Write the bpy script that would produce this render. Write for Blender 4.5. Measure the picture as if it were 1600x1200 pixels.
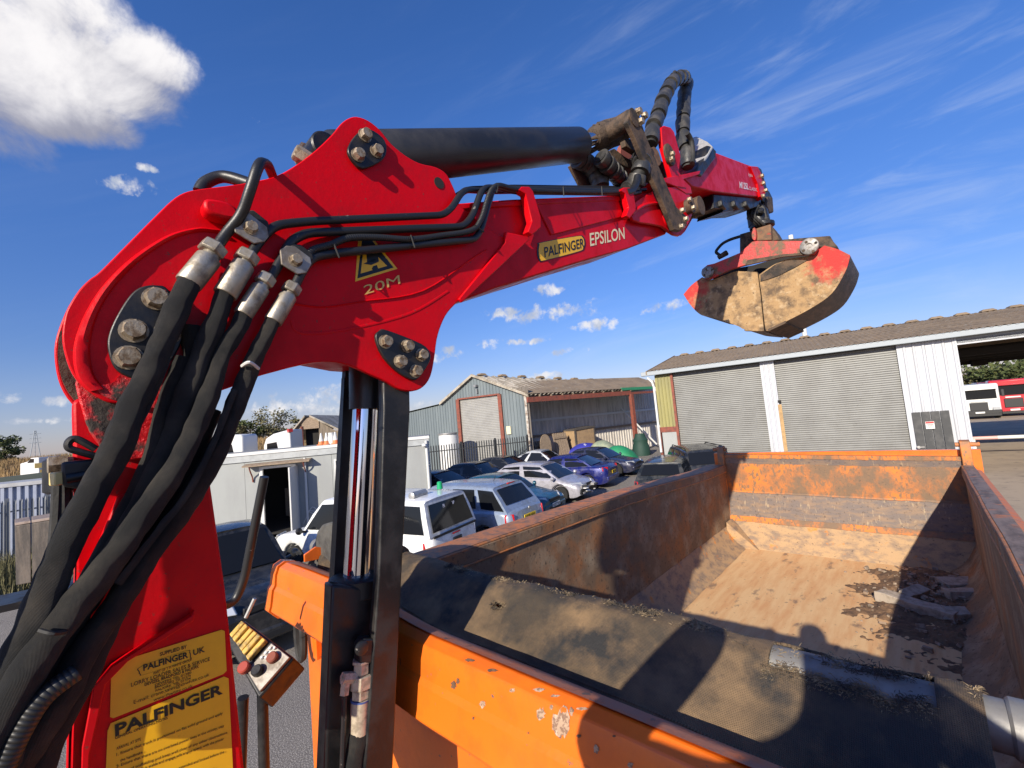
import bpy, bmesh, math, random
from mathutils import Vector, Matrix, noise
R = math.radians
rnd = random.Random(7)
sc = bpy.context.scene
for o in list(bpy.data.objects): bpy.data.objects.remove(o)
col = sc.collection
V = Vector

# ------------------------------------------------------------------ camera, sky, sun, exposure
H = 3.3                                     # lens height over the yard
FPX = 695.0                                 # focal length in photo pixels (1600 wide)
YAW, ROLL, PITCH = R(42), math.atan(.0893), math.atan(55*math.cos(math.atan(.0893))/FPX)
_f = V((-math.sin(YAW)*math.cos(PITCH), math.cos(YAW)*math.cos(PITCH), math.sin(PITCH)))
_r0 = V((math.cos(YAW), math.sin(YAW), 0)); _u0 = _r0.cross(_f)
_r = math.cos(ROLL)*_r0 - math.sin(ROLL)*_u0
_u = math.sin(ROLL)*_r0 + math.cos(ROLL)*_u0
cam_d = bpy.data.cameras.new('camera'); cam = bpy.data.objects.new('camera', cam_d); col.objects.link(cam)
m = Matrix((_r, _u, -_f)).transposed().to_4x4(); m.translation = V((0, 0, H)); cam.matrix_world = m
cam_d.sensor_width = 36; cam_d.lens = FPX/1600*36; cam_d.clip_start = .02; cam_d.clip_end = 5000
sc.camera = cam
CAM = V((0, 0, H))
def ray(px, py): return _r*((px-800)/FPX) - _u*((py-600)/FPX) + _f
def on_plane(px, py, p0, n):
    d = ray(px, py); return CAM + d*((V(p0)-CAM).dot(n)/d.dot(n))
def at_depth(px, py, z): return CAM + ray(px, py)*z
def on_z(px, py, z): return on_plane(px, py, (0, 0, z), V((0, 0, 1)))
def on_y(px, py, y): return on_plane(px, py, (0, y, 0), V((0, 1, 0)))

SUN_AZ, SUN_EL = R(12.6), R(24.0)           # light travels 13 deg left of the lorry axis
sd = V((-math.sin(SUN_AZ)*math.cos(SUN_EL), math.cos(SUN_AZ)*math.cos(SUN_EL), -math.sin(SUN_EL)))
sun_d = bpy.data.lights.new('sun', 'SUN'); sun_d.energy = 5.0; sun_d.angle = R(.5); sun_d.color = (1, .91, .76)
sun = bpy.data.objects.new('sun', sun_d); col.objects.link(sun); sun.rotation_euler = sd.to_track_quat('-Z', 'Y').to_euler()
sun.location = (8, -30, 30)
vs = sc.view_settings; vs.view_transform = 'Standard'; vs.look = 'None'; vs.exposure = 0.45; vs.gamma = 1; vs.use_curve_mapping = False

world = bpy.data.worlds.new('World'); sc.world = world; world.use_nodes = True
def build_sky():
    nt = world.node_tree; nt.nodes.clear(); N = nt.nodes.new; L = nt.links.new
    out = N('ShaderNodeOutputWorld'); bg = N('ShaderNodeBackground'); L(bg.outputs[0], out.inputs[0])
    bg.inputs['Strength'].default_value = SKY = .125
    sky = N('ShaderNodeTexSky'); sky.sky_type = 'NISHITA'; sky.sun_disc = False
    sky.sun_elevation = SUN_EL; sky.sun_rotation = R(180)-SUN_AZ
    sky.air_density = 1.0; sky.dust_density = .35; sky.ozone_density = 3.5; sky.altitude = 60
    tc = N('ShaderNodeTexCoord'); d = tc.outputs['Generated']
    hs = N('ShaderNodeHueSaturation'); hs.inputs['Saturation'].default_value = 1.22; L(sky.outputs[0], hs.inputs['Color'])
    tint = N('ShaderNodeMix'); tint.data_type = 'RGBA'; tint.blend_type = 'MULTIPLY'; tint.inputs[0].default_value = 1; L(hs.outputs[0], tint.inputs[6]); tint.inputs[7].default_value = (1.04, .87, 1.10, 1); zz0 = N('ShaderNodeSeparateXYZ'); L(d, zz0.inputs[0]); low = N('ShaderNodeVectorMath'); low.operation = 'SCALE'; L(tint.outputs[2], low.inputs[0]); lm = N('ShaderNodeMapRange'); lm.inputs[1].default_value = 0; lm.inputs[2].default_value = .5; lm.inputs[3].default_value = .58; lm.inputs[4].default_value = 1; L(zz0.outputs[2], lm.inputs[0]); L(lm.outputs[0], low.inputs['Scale']); skyc = low.outputs[0]
    def M(op, a, b=None, c=None, clamp=False):
        n = N('ShaderNodeMath'); n.operation = op; n.use_clamp = clamp
        for i, x in enumerate((a, b, c)):
            if x is None: continue
            if isinstance(x, (int, float)): n.inputs[i].default_value = x
            else: L(x, n.inputs[i])
        return n.outputs[0]
    def VM(op, a, b=None, out=0):
        n = N('ShaderNodeVectorMath'); n.operation = op
        for i, x in enumerate((a, b)):
            if x is None: continue
            if isinstance(x, (tuple, list, Vector)): n.inputs[i].default_value = tuple(x)
            else: L(x, n.inputs[i])
        return n.outputs[out]
    def NZ(vec, scale, detail=6, rough=.55, dist=0):
        n = N('ShaderNodeTexNoise'); n.inputs['Scale'].default_value = scale; n.inputs['Detail'].default_value = detail
        n.inputs['Roughness'].default_value = rough; n.inputs['Distortion'].default_value = dist; L(vec, n.inputs['Vector']); return n.outputs[0]
    def MR(x, a, b, c=0., e=1.):
        n = N('ShaderNodeMapRange'); n.interpolation_type = 'SMOOTHSTEP'; n.inputs[1].default_value = a; n.inputs[2].default_value = b
        n.inputs[3].default_value = c; n.inputs[4].default_value = e; L(x, n.inputs[0]); return n.outputs[0]
    def MIX(f, a, b):
        n = N('ShaderNodeMix'); n.data_type = 'RGBA'
        if isinstance(f, (int, float)): n.inputs[0].default_value = f
        else: L(f, n.inputs[0])
        for i, x in ((6, a), (7, b)):
            if isinstance(x, tuple): n.inputs[i].default_value = (*x, 1)
            else: L(x, n.inputs[i])
        return n.outputs[2]
    # cumulus: soft blobs round chosen directions, broken up by noise
    def blob(px, py, wx, wy):
        c = ray(px, py).normalized(); e1 = c.cross(V((0, 0, 1))).normalized(); e2 = e1.cross(c)
        e = VM('SUBTRACT', d, c); s = 1/FPX/ray(px, py).length
        a = M('DIVIDE', VM('DOT_PRODUCT', e, e1, 1), wx*s); b = M('DIVIDE', VM('DOT_PRODUCT', e, e2, 1), wy*s)
        q = M('ADD', M('MULTIPLY', a, a), M('MULTIPLY', b, b))
        front = M('GREATER_THAN', VM('DOT_PRODUCT', d, c, 1), .2)
        return M('MULTIPLY', M('SUBTRACT', 1.0, q), front), front, b
    def field(spec):
        acc = None
        for s in spec:
            q, fr, b = blob(*s)
            q = M('ADD', M('MULTIPLY', M('MAXIMUM', q, -3.0), fr), M('MULTIPLY', M('SUBTRACT', fr, 1.0), 3.0))
            acc = q if acc is None else M('MAXIMUM', acc, q)
        return acc
    n_big = NZ(d, 7.0, 12, .60, .35); n_sm = NZ(d, 34.0, 7, .6, .2)
    big = field([(-40, 50, 210, 140), (140, 100, 140, 92), (90, 165, 115, 62), (-150, 20, 240, 200), (215, 90, 90, 56), (90, 20, 130, 85)])
    dens = M('ADD', M('MULTIPLY', big, .9), M('MULTIPLY', M('SUBTRACT', n_big, .5), 2.3))
    a_big = MR(dens, -.02, .62)
    core = MR(dens, .25, 1.5)
    light = field([(-20, 25, 220, 120), (215, 70, 110, 50), (90, -10, 200, 70)])
    lit = MR(M('ADD', light, M('MULTIPLY', M('SUBTRACT', n_big, .5), 3.2)), -.5, .95)
    k = 1/SKY
    cb = MIX(lit, (.25*k, .255*k, .32*k), (.74*k, .72*k, .72*k))
    small = field([(215, 292, 42, 15), (236, 264, 20, 7), (0, 621, 48, 10), (85, 626, 34, 9), (70, 657, 60, 6), (860, 486, 80, 16), (795, 487, 34, 9),
                   (940, 507, 40, 10), (1040, 482, 42, 12), (700, 553, 38, 12), (862, 452, 24, 12), (886, 549, 30, 6), (480, 634, 70, 26),
                   (530, 620, 40, 20), (400, 640, 60, 12), (770, 538, 24, 8), (850, 588, 30, 7), (655, 634, 36, 9), (820, 534, 40, 6), (410, 192, 14, 9)])
    ds = M('ADD', M('MULTIPLY', M('MAXIMUM', small, -1.6), .55), M('MULTIPLY', M('SUBTRACT', n_sm, .52), 3.4))
    a_sm = MR(ds, .0, .8)
    sc_l = MR(NZ(d, 22, 5), .35, .62)
    cs = MIX(sc_l, (.36*k, .40*k, .49*k), (.66*k, .65*k, .66*k))
    # thin cirrus: stretched noise, over the whole sky but strongest towards the right of the picture
    axis = (ray(1150, 420).normalized()-ray(1600, 300).normalized()).normalized()
    up = ray(1400, 200).normalized(); e2 = V(axis).cross(up).normalized()
    comb = N('ShaderNodeCombineXYZ'); L(M('MULTIPLY', VM('DOT_PRODUCT', d, axis, 1), 2.2), comb.inputs[0])
    L(M('MULTIPLY', VM('DOT_PRODUCT', d, e2, 1), 11.0), comb.inputs[1]); L(VM('DOT_PRODUCT', d, up, 1), comb.inputs[2])
    ci = NZ(comb.outputs[0], 1.6, 8, .62, .6)
    place = MR(VM('DOT_PRODUCT', d, ray(1500, 380).normalized(), 1), .60, .97)
    a_ci = M('MULTIPLY', MR(ci, .45, .85), M('ADD', M('MULTIPLY', place, .30), .03))
    c1 = MIX(a_ci, skyc, (.52*k, .58*k, .68*k))
    # whitish air low on the horizon
    z = N('ShaderNodeSeparateXYZ'); L(d, z.inputs[0])
    a_hz = M('MULTIPLY', MR(z.outputs[2], .20, -.02), .20)
    c1 = MIX(a_hz, c1, (.40*k, .46*k, .62*k))
    c2 = MIX(M('MULTIPLY', a_sm, .93), c1, cs)
    c3 = MIX(M('MULTIPLY', a_big, .97), c2, cb)
    L(c3, bg.inputs['Color'])
build_sky()

# ------------------------------------------------------------------ materials
MATS = {}
def srgb(r, g, b): return tuple(((x/255+.055)/1.055)**2.4 if x > 10 else x/3294.6 for x in (r, g, b))
def mat(name, c, rough=.5, metal=0., c2=None, scale=6., mix=(.45, .62), bump=0., bscale=60., spec=None, coat=0., stretch=None,
        c3=None, scale3=20., mix3=(.55, .66), stretch3=None, uv=None, uvs=(1, 1), rough2=None, detail=8, dirt=None):
    if name in MATS: return MATS[name]
    mt = bpy.data.materials.new(name); mt.use_nodes = True; nt = mt.node_tree; N = nt.nodes.new; L = nt.links.new
    b = nt.nodes['Principled BSDF']; b.inputs['Base Color'].default_value = (*c, 1); b.inputs['Roughness'].default_value = rough
    b.inputs['Metallic'].default_value = metal
    if spec is not None: b.inputs['Specular IOR Level'].default_value = spec
    if coat: b.inputs['Coat Weight'].default_value = coat; b.inputs['Coat Roughness'].default_value = .06
    geo = N('ShaderNodeNewGeometry'); pos = geo.outputs['Position']
    def coords(st):
        if not st: return pos
        mp = N('ShaderNodeMapping'); mp.inputs['Scale'].default_value = st; L(pos, mp.inputs['Vector']); return mp.outputs[0]
    def nz(v, s, det=detail):
        n = N('ShaderNodeTexNoise'); n.inputs['Scale'].default_value = s; n.inputs['Detail'].default_value = det
        n.inputs['Roughness'].default_value = .62; L(v, n.inputs['Vector']); return n.outputs[0]
    def mr(x, a, bb, lo=0., hi=1.):
        n = N('ShaderNodeMapRange'); n.inputs[1].default_value = a; n.inputs[2].default_value = bb
        n.inputs[3].default_value = lo; n.inputs[4].default_value = hi; L(x, n.inputs[0]); return n.outputs[0]
    cc = None
    def mixc(f, a, bb):
        n = N('ShaderNodeMix'); n.data_type = 'RGBA'; L(f, n.inputs[0])
        for i, x in ((6, a), (7, bb)):
            if isinstance(x, tuple): n.inputs[i].default_value = (*x, 1)
            else: L(x, n.inputs[i])
        return n.outputs[2]
    cc = c
    if c2:
        f = mr(nz(coords(stretch), scale), *mix); cc = mixc(f, cc, c2)
        if rough2 is not None: L(mr(f, 0, 1, rough, rough2), b.inputs['Roughness'])
    if c3: cc = mixc(mr(nz(coords(stretch3), scale3), *mix3), cc, c3)
    if dirt:                                                        # fine dust specks
        n = nz(pos, dirt[1]); cc = mixc(mr(n, dirt[2], dirt[2]+.08, 0, dirt[3]), cc, dirt[0])
    if not isinstance(cc, tuple): L(cc, b.inputs['Base Color'])
    h = None
    if bump: h = mr(nz(pos, bscale), 0, 1, 0, bump)
    if uv:
        tc = N('ShaderNodeUVMap'); mp = N('ShaderNodeMapping'); mp.inputs['Scale'].default_value = (uvs[0], uvs[1], 1); L(tc.outputs[0], mp.inputs['Vector'])
        sp = N('ShaderNodeSeparateXYZ'); L(mp.outputs[0], sp.inputs[0])
        def mth(op, a, bb=None):
            n = N('ShaderNodeMath'); n.operation = op
            for i, x in enumerate((a, bb)):
                if x is None: continue
                if isinstance(x, (int, float)): n.inputs[i].default_value = x
                else: L(x, n.inputs[i])
            return n.outputs[0]
        if uv == 'weave':
            w = mth('ABSOLUTE', mth('MULTIPLY', mth('SINE', mth('ADD', sp.outputs[0], sp.outputs[1])), mth('SINE', mth('SUBTRACT', sp.outputs[0], sp.outputs[1]))))
        elif uv == 'net':
            w = mth('MAXIMUM', mth('ABSOLUTE', mth('SINE', sp.outputs[0])), mth('ABSOLUTE', mth('SINE', sp.outputs[1])))
        else: w = mth('ABSOLUTE', mth('SINE', sp.outputs[1]))
        dark = N('ShaderNodeMix'); dark.data_type = 'RGBA'; dark.blend_type = 'MULTIPLY'; dark.inputs[0].default_value = .75
        if isinstance(cc, tuple): dark.inputs[6].default_value = (*cc, 1)
        else: L(cc, dark.inputs[6])
        g = N('ShaderNodeCombineColor'); ww = mr(w, 0, 1, .25, 1.2)
        for i in range(3): L(ww, g.inputs[i])
        L(g.outputs[0], dark.inputs[7]); L(dark.outputs[2], b.inputs['Base Color'])
        w2 = mth('MULTIPLY', w, .0012)
        h = mth('ADD', h, w2) if h else w2
    if h:
        bp = N('ShaderNodeBump'); bp.inputs['Strength'].default_value = .9; bp.inputs['Distance'].default_value = 1.0
        L(h, bp.inputs['Height']); L(bp.outputs[0], b.inputs['Normal'])
    MATS[name] = mt; return mt
RED = (.60, .0018, .0065)
red = mat('red_paint', RED, .30, c2=(.50, .0025, .008), scale=9, spec=.16, bump=.0008, bscale=55, dirt=((.13, .045, .035), 120, .625, .8), rough2=.5, c3=(.36, .014, .014), scale3=2.6, mix3=(.60, .85))
red_mud = mat('red_paint_muddy', RED, .35, c2=(.052, .040, .032), scale=13, mix=(.47, .55), rough2=.95, bump=.006, bscale=60)
red_worn = mat('red_paint_worn', (.46, .03, .026), .5, c2=(.17, .115, .075), scale=11, mix=(.46, .58), rough2=.9, bump=.002, bscale=90, dirt=((.1, .06, .04), 60, .56, .8))
blackp = mat('black_paint', (.009, .009, .010), .36, c2=(.022, .02, .019), scale=14, rough2=.6, bump=.0005, bscale=120, dirt=((.09, .08, .07), 90, .7, .7))
black_sat = mat('black_cylinder_paint', (.014, .015, .018), .34, c2=(.026, .026, .028), scale=5, rough2=.5, dirt=((.12, .11, .10), 40, .72, .6), stretch=(1, 1, 1))
rubber = mat('rubber', (.013, .013, .013), .7, bump=.0008, bscale=150, c2=(.03, .028, .026), scale=20)
pipe_blk = mat('pipe_black', (.014, .014, .015), .42, c2=(.20, .19, .17), scale=55, mix=(.66, .70), rough2=.7, bump=.0004, bscale=200)
sleeve = mat('sleeve_fabric', (.013, .013, .013), .88, c2=(.070, .060, .048), scale=11, mix=(.46, .72), uv='weave', uvs=(44, 1500), bump=.006, bscale=24)
conduit = mat('conduit', (.015, .015, .015), .5, uv='ring', uvs=(1, 520))
zinc = mat('zinc', (.40, .36, .29), .42, .75, c2=(.22, .19, .15), scale=30, rough2=.65, bump=.0006, bscale=140)
bolt_m = mat('bolt_steel', (.36, .30, .22), .5, .55, c2=(.16, .11, .07), scale=60, rough2=.8, bump=.001, bscale=200)
clampm = mat('clamp_plate', (.34, .31, .27), .48, .55, c2=(.20, .17, .14), scale=24, rough2=.65, bump=.0004, bscale=150)
chrome = mat('chrome', (.78, .78, .80), .07, 1.)
mud = mat('mud', (.085, .058, .038), .95, c2=(.035, .025, .019), scale=16, bump=.012, bscale=45)
brownst = mat('muddy_steel', (.105, .068, .043), .8, .1, c2=(.030, .024, .020), scale=14, bump=.004, bscale=70)
grey_mtl = mat('galvanised', (.40, .40, .39), .45, .6, c2=(.30, .29, .28), scale=14, rough2=.6)
silver = mat('aluminium_tape', (.52, .51, .49), .5, .4, c2=(.40, .39, .37), scale=30, bump=.002, bscale=60)
ORA = (.78, .155, .010)
orange = mat('orange_paint', ORA, .38, c2=(.66, .125, .012), scale=7, coat=.25, c3=(.17, .105, .075), scale3=34, mix3=(.665, .70), bump=.0008, bscale=70, dirt=((.30, .15, .08), 120, .66, .7))
ora_dust = mat('orange_dusty', (.42, .17, .10), .75, c2=(.55, .15, .05), scale=15, c3=(.16, .10, .075), scale3=30, mix3=(.6, .66), bump=.001, bscale=90)
wall_in = mat('tipper_wall_inside', (.175, .11, .066), .78, c2=(.30, .125, .045), scale=3.2, mix=(.47, .64), c3=(.33, .25, .165), scale3=5.5, mix3=(.48, .72), stretch3=(1, .8, .8), bump=.002, bscale=50, dirt=((.05, .032, .024), 38, .57, .75))
wall_top = mat('tipper_rail', (.42, .16, .055), .6, c2=(.22, .115, .062), scale=18, mix=(.46, .6), c3=(.60, .17, .03), scale3=8, mix3=(.56, .66), bump=.002, bscale=80)
wall_grey = mat('tipper_rail_worn_grey', (.20, .15, .125), .7, c2=(.10, .075, .06), scale=22, c3=(.45, .16, .06), scale3=11, mix3=(.58, .68), bump=.002, bscale=80, stretch=(1, .3, 1))
gate_o = mat('tailgate_orange_worn', (.60, .175, .02), .6, c2=(.17, .105, .06), scale=3.2, mix=(.42, .60), stretch=(1, 1, .8), c3=(.20, .115, .06), scale3=24, mix3=(.50, .60), stretch3=(1.5, 1, .7), bump=.0015, bscale=70, dirt=((.06, .04, .03), 55, .60, .85))
gate_g = mat('tailgate_scraped_grey', (.17, .135, .12), .62, .2, c2=(.25, .17, .115), scale=10, stretch=(.8, 1, 2.4), c3=(.40, .30, .19), scale3=14, mix3=(.58, .7), stretch3=(3, 1, .7), bump=.0015, bscale=70, dirt=((.07, .05, .045), 40, .57, .7))
gate_s = mat('tailgate_sandy', (.42, .27, .145), .85, c2=(.24, .17, .12), scale=8, c3=(.60, .22, .04), scale3=7, mix3=(.60, .7), stretch=(1, 1, 2), bump=.002, bscale=70, dirt=((.10, .07, .055), 46, .6, .8))
floor_m = mat('tipper_floor_sand', (.70, .45, .225), .88, c2=(.62, .33, .145), scale=5, mix=(.42, .66), stretch=(3.2, .45, 1), c3=(.30, .19, .115), scale3=5.2, mix3=(.60, .67), stretch3=(1.4, .6, 1), bump=.0015, bscale=90, dirt=((.17, .105, .065), 26, .62, .8))
dirt_m = mat('damp_dirt', (.20, .115, .062), .95, c2=(.11, .065, .04), scale=14, bump=.012, bscale=60)
stone_m = mat('kerb_stone', (.42, .35, .28), .9, c2=(.27, .22, .17), scale=20, bump=.003, bscale=90)
net = mat('tarp_mesh', (.060, .045, .030), .85, c2=(.21, .135, .07), scale=5.0, mix=(.40, .66), uv='net', uvs=(520, 520), bump=.006, bscale=22, c3=(.026, .025, .024), scale3=7, mix3=(.48, .64))
fray = mat('frayed_fibre', (.30, .22, .13), .9, c2=(.045, .037, .03), scale=16, mix=(.44, .58))
steel_tube = mat('steel_tube', (.215, .21, .20), .45, .25, c2=(.165, .155, .145), scale=12, rough2=.6, bump=.0006, bscale=60)
yellow = mat('sticker_yellow', (.83, .46, .010), .32, c2=(.74, .40, .012), scale=10, dirt=((.25, .15, .03), 130, .68, .6))
ink = mat('print_black', (.006, .006, .006), .4)
cream = mat('print_cream', (.76, .66, .42), .4)
white_print = mat('print_white', (.75, .72, .72), .4)
glass = mat('car_glass', (.010, .011, .013), .06, spec=.32)
tyre_m = mat('tyre', (.014, .014, .014), .85)
rim_m = mat('wheel_rim', (.32, .32, .33), .35, .8)
lamp_r = mat('tail_lamp_red', (.45, .008, .01), .15, coat=.6)
lamp_c = mat('head_lamp_clear', (.52, .54, .55), .1, .3, coat=.8)
plate_y = mat('plate_yellow', (.80, .55, .02), .4)
plate_w = mat('plate_white', (.75, .75, .72), .4)
trim = mat('black_trim', (.015, .015, .016), .55)
tarmac = mat('tarmac', (.15, .132, .112), .92, c2=(.115, .10, .088), scale=.5, c3=(.40, .36, .31), scale3=75, mix3=(.50, .57), bump=.006, bscale=70, dirt=((.03, .028, .026), 60, .56, .8))
concrete = mat('yard_concrete', (.37, .29, .205), .9, c2=(.30, .235, .17), scale=.8, c3=(.17, .14, .11), scale3=3, mix3=(.56, .72), bump=.003, bscale=40)
clad_bg = mat('cladding_blue_grey', (.130, .158, .170), .55, c2=(.16, .19, .20), scale=1.5, stretch=(1, 1, .15), dirt=((.30, .31, .30), 9, .68, .6))
clad_w = mat('cladding_white', (.46, .475, .51), .5, c2=(.41, .42, .44), scale=2, stretch=(2, 2, .2), dirt=((.40, .36, .30), 14, .66, .5))
clad_y = mat('cladding_yellow_green', (.27, .245, .085), .6, c2=(.215, .20, .085), scale=2.5, stretch=(1, 1, .2))
clad_g = mat('cladding_weathered', (.62, .58, .52), .75, c2=(.44, .40, .35), scale=2.2, stretch=(2, 2, .25))
clad_b = mat('container_blue_grey', (.30, .335, .42), .55, c2=(.25, .28, .37), scale=2)
shut = mat('roller_shutter_grey', (.185, .187, .178), .5, .1, c2=(.150, .150, .142), scale=1.3, mix=(.40, .66), dirt=((.11, .105, .095), 7, .60, .5))
fibre = mat('fibre_cement', (.255, .185, .115), .95, c2=(.17, .125, .082), scale=1.1, mix=(.4, .65), c3=(.29, .255, .2), scale3=5, mix3=(.55, .7), bump=.01, bscale=14)
rustp = mat('red_oxide_steel', (.235, .062, .038), .75, c2=(.14, .05, .035), scale=6)
gutter_m = mat('gutter_grey', (.30, .335, .36), .5)
green_m = mat('green_sheet', (.03, .22, .105), .5)
cabin_m = mat('cabin_grey', (.315, .33, .32), .6, c2=(.28, .29, .285), scale=1.2, stretch=(1, 1, .3), dirt=((.36, .34, .3), 8, .66, .4))
cabin_f = mat('cabin_fascia', (.40, .42, .42), .6, c2=(.33, .345, .345), scale=3)
white_p = mat('white_paint', (.62, .62, .60), .45)
wood = mat('weathered_wood', (.30, .225, .155), .85, c2=(.17, .125, .09), scale=8, stretch=(1, 1, 6))
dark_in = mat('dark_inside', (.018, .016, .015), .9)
fence_m = mat('palisade_galv', (.30, .31, .31), .5, .6)
fence_d = mat('palisade_dark', (.055, .058, .06), .55, .4)
straw = mat('dry_grass', (.33, .22, .10), .95, c2=(.21, .14, .065), scale=.6, c3=(.10, .09, .035), scale3=.35, mix3=(.56, .66), bump=.05, bscale=4)
leaf_m = mat('leaves', (.075, .095, .025), .8, c2=(.045, .065, .018), scale=1.2, c3=(.13, .12, .035), scale3=2.5, mix3=(.54, .66))
leaf_o = mat('leaves_olive', (.13, .115, .05), .8, c2=(.075, .08, .03), scale=1.5)
bark = mat('bark', (.09, .07, .05), .9)
pylon_m = mat('pylon_steel', (.22, .25, .28), .6)
timber_dk = mat('dark_timber', (.055, .047, .042), .8, c2=(.11, .09, .075), scale=9, stretch=(3, 3, .6), bump=.003, bscale=50)
timber_lit = mat('sunlit_timber_top', (.24, .19, .165), .8, c2=(.17, .13, .11), scale=20, bump=.002, bscale=70)  # paler than the dark timber: sunlight on the pad tops put into the colour

# ------------------------------------------------------------------ mesh helpers
WO = {}                                                             # world position of each object's origin
def link(o, parent=None, loc=None):
    col.objects.link(o)
    if parent is not None: o.parent = parent
    return o
def thing(name, label, cat, loc=(0, 0, 0), group=None):
    o = bpy.data.objects.new(name, None); col.objects.link(o); o.location = loc; o.empty_display_size = .1
    o['label'] = label; o['category'] = cat; WO[o.name] = V(loc)
    if group: o['group'] = group
    return o
class MB:
    def __init__(s): s.v = []; s.f = []; s.uv = None
    def add(s, vs, fs):
        k = len(s.v); s.v += [V(x) for x in vs]; s.f += [tuple(i+k for i in f) for f in fs]; return s
    def box(s, c, size, mtx=None):
        x, y, z = (a/2 for a in size); M_ = mtx or Matrix.Identity(3)
        vs = [V(c)+M_ @ V((a*x, b*y, d*z)) for a in (-1, 1) for b in (-1, 1) for d in (-1, 1)]
        return s.add(vs, [(0, 1, 3, 2), (4, 6, 7, 5), (0, 4, 5, 1), (2, 3, 7, 6), (0, 2, 6, 4), (1, 5, 7, 3)])
    def prism(s, pts, vec):
        n = len(pts); vec = V(vec) if not callable(vec) else vec
        back = [V(p)+vec for p in pts]
        nrm = V((0, 0, 0))
        for i in range(n): nrm += V(pts[i]).cross(V(pts[(i+1) % n]))
        flip = nrm.dot(vec) > 0
        fs = [tuple(range(n)), tuple(range(2*n-1, n-1, -1))]+[(i, (i+n), (i+1) % n+n, (i+1) % n) for i in range(n)]
        if flip: fs = [tuple(reversed(f)) for f in fs]
        return s.add(list(pts)+back, fs)
    def tube(s, path, r, n=12, caps=True, flat=None, jit=0.):
        P = [V(p) for p in path]; m_ = len(P); rr = r if isinstance(r, (list, tuple)) else [r]*m_
        t0 = (P[1]-P[0]).normalized(); ref = V((0, 0, 1)) if abs(t0.z) < .9 else V((1, 0, 0))
        nx = t0.cross(ref).normalized(); k = len(s.v); ln = 0; uvv = []
        for i in range(m_):
            t = (P[min(i+1, m_-1)]-P[max(i-1, 0)]).normalized()
            nx = (nx-t*nx.dot(t)).normalized(); ny = t.cross(nx)
            if i: ln += (P[i]-P[i-1]).length
            uvv.append(ln)
            for j in range(n):
                a = 2*math.pi*j/n; q = rr[i]*(1+(jit*(noise.noise(P[i]*14+V((math.cos(a), math.sin(a), 0))*.6)+.55*noise.noise(P[i]*42+V((math.cos(a), math.sin(a), 2))*1.3)) if jit else 0))
                s.v.append(P[i]+nx*math.cos(a)*q+ny*math.sin(a)*q*(flat or 1))
        base = len(s.f)
        if s.uv is None: s.uv = {}
        for i in range(m_-1):
            for j in range(n):
                s.uv[len(s.f)] = [(j/n*2*math.pi*1, uvv[i]), (j/n*2*math.pi, uvv[i+1]), ((j+1)/n*2*math.pi, uvv[i+1]), ((j+1)/n*2*math.pi, uvv[i])]
                s.f.append((k+i*n+j, k+(i+1)*n+j, k+(i+1)*n+(j+1) % n, k+i*n+(j+1) % n))
        if caps:
            s.f.append(tuple(k+j for j in range(n))); s.f.append(tuple(k+(m_-1)*n+j for j in reversed(range(n))))
        return s
    def cyl(s, a, b, r, n=20, r2=None): return s.tube([a, b], [r, r if r2 is None else r2], n)
    def lathe(s, c, axis, prof, n=24):                              # prof: (distance along axis, radius)
        ax = V(axis).normalized(); ref = V((0, 0, 1)) if abs(ax.z) < .9 else V((1, 0, 0)); e1 = ax.cross(ref).normalized(); e2 = ax.cross(e1)
        k = len(s.v)
        for h, r in prof:
            for j in range(n):
                a = 2*math.pi*j/n; s.v.append(V(c)+ax*h+(e1*math.cos(a)+e2*math.sin(a))*r)
        for i in range(len(prof)-1):
            for j in range(n): s.f.append((k+i*n+j, k+i*n+(j+1) % n, k+(i+1)*n+(j+1) % n, k+(i+1)*n+j))
        s.f.append(tuple(k+j for j in reversed(range(n)))); s.f.append(tuple(k+(len(prof)-1)*n+j for j in range(n)))
        return s
    def quad(s, a, b, c, d): return s.add([a, b, c, d], [(0, 1, 2, 3)])
    def grid(s, rows):
        n = len(rows[0]); k = len(s.v)
        for r in rows: s.v += [V(p) for p in r]
        for i in range(len(rows)-1):
            for j in range(n-1): s.f.append((k+i*n+j, k+i*n+j+1, k+(i+1)*n+j+1, k+(i+1)*n+j))
        return s
    def mesh(s, name, off=V((0, 0, 0)), mt=None, smooth=38, fix=True):
        me = bpy.data.meshes.new(name); me.from_pydata([tuple(p-off) for p in s.v], [], s.f)
        if s.uv:
            ul = me.uv_layers.new(name='UVMap')
            for pi, u in s.uv.items():
                p = me.polygons[pi]
                for li, q in zip(p.loop_indices, u): ul.data[li].uv = q
        if fix:
            bm = bmesh.new(); bm.from_mesh(me); bmesh.ops.recalc_face_normals(bm, faces=bm.faces); bm.to_mesh(me); bm.free()
        if mt: me.materials.append(mt)
        if smooth:
            for p in me.polygons: p.use_smooth = True
            me.set_sharp_from_angle(angle=R(smooth))
        return me
    def build(s, name, mt, parent=None, bevel=0., smooth=38, label=None, kind=None, seg=2, fix=True):
        off = WO[parent.name] if parent is not None else V((0, 0, 0))
        o = bpy.data.objects.new(name, s.mesh(name, off, mt, smooth, fix)); link(o, parent); WO[o.name] = off
        if bevel:
            bv = o.modifiers.new('b', 'BEVEL'); bv.width = bevel; bv.segments = seg; bv.limit_method = 'ANGLE'; bv.angle_limit = R(35); bv.harden_normals = False
        if label: o['label'] = label
        if kind: o['kind'] = kind
        return o
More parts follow.
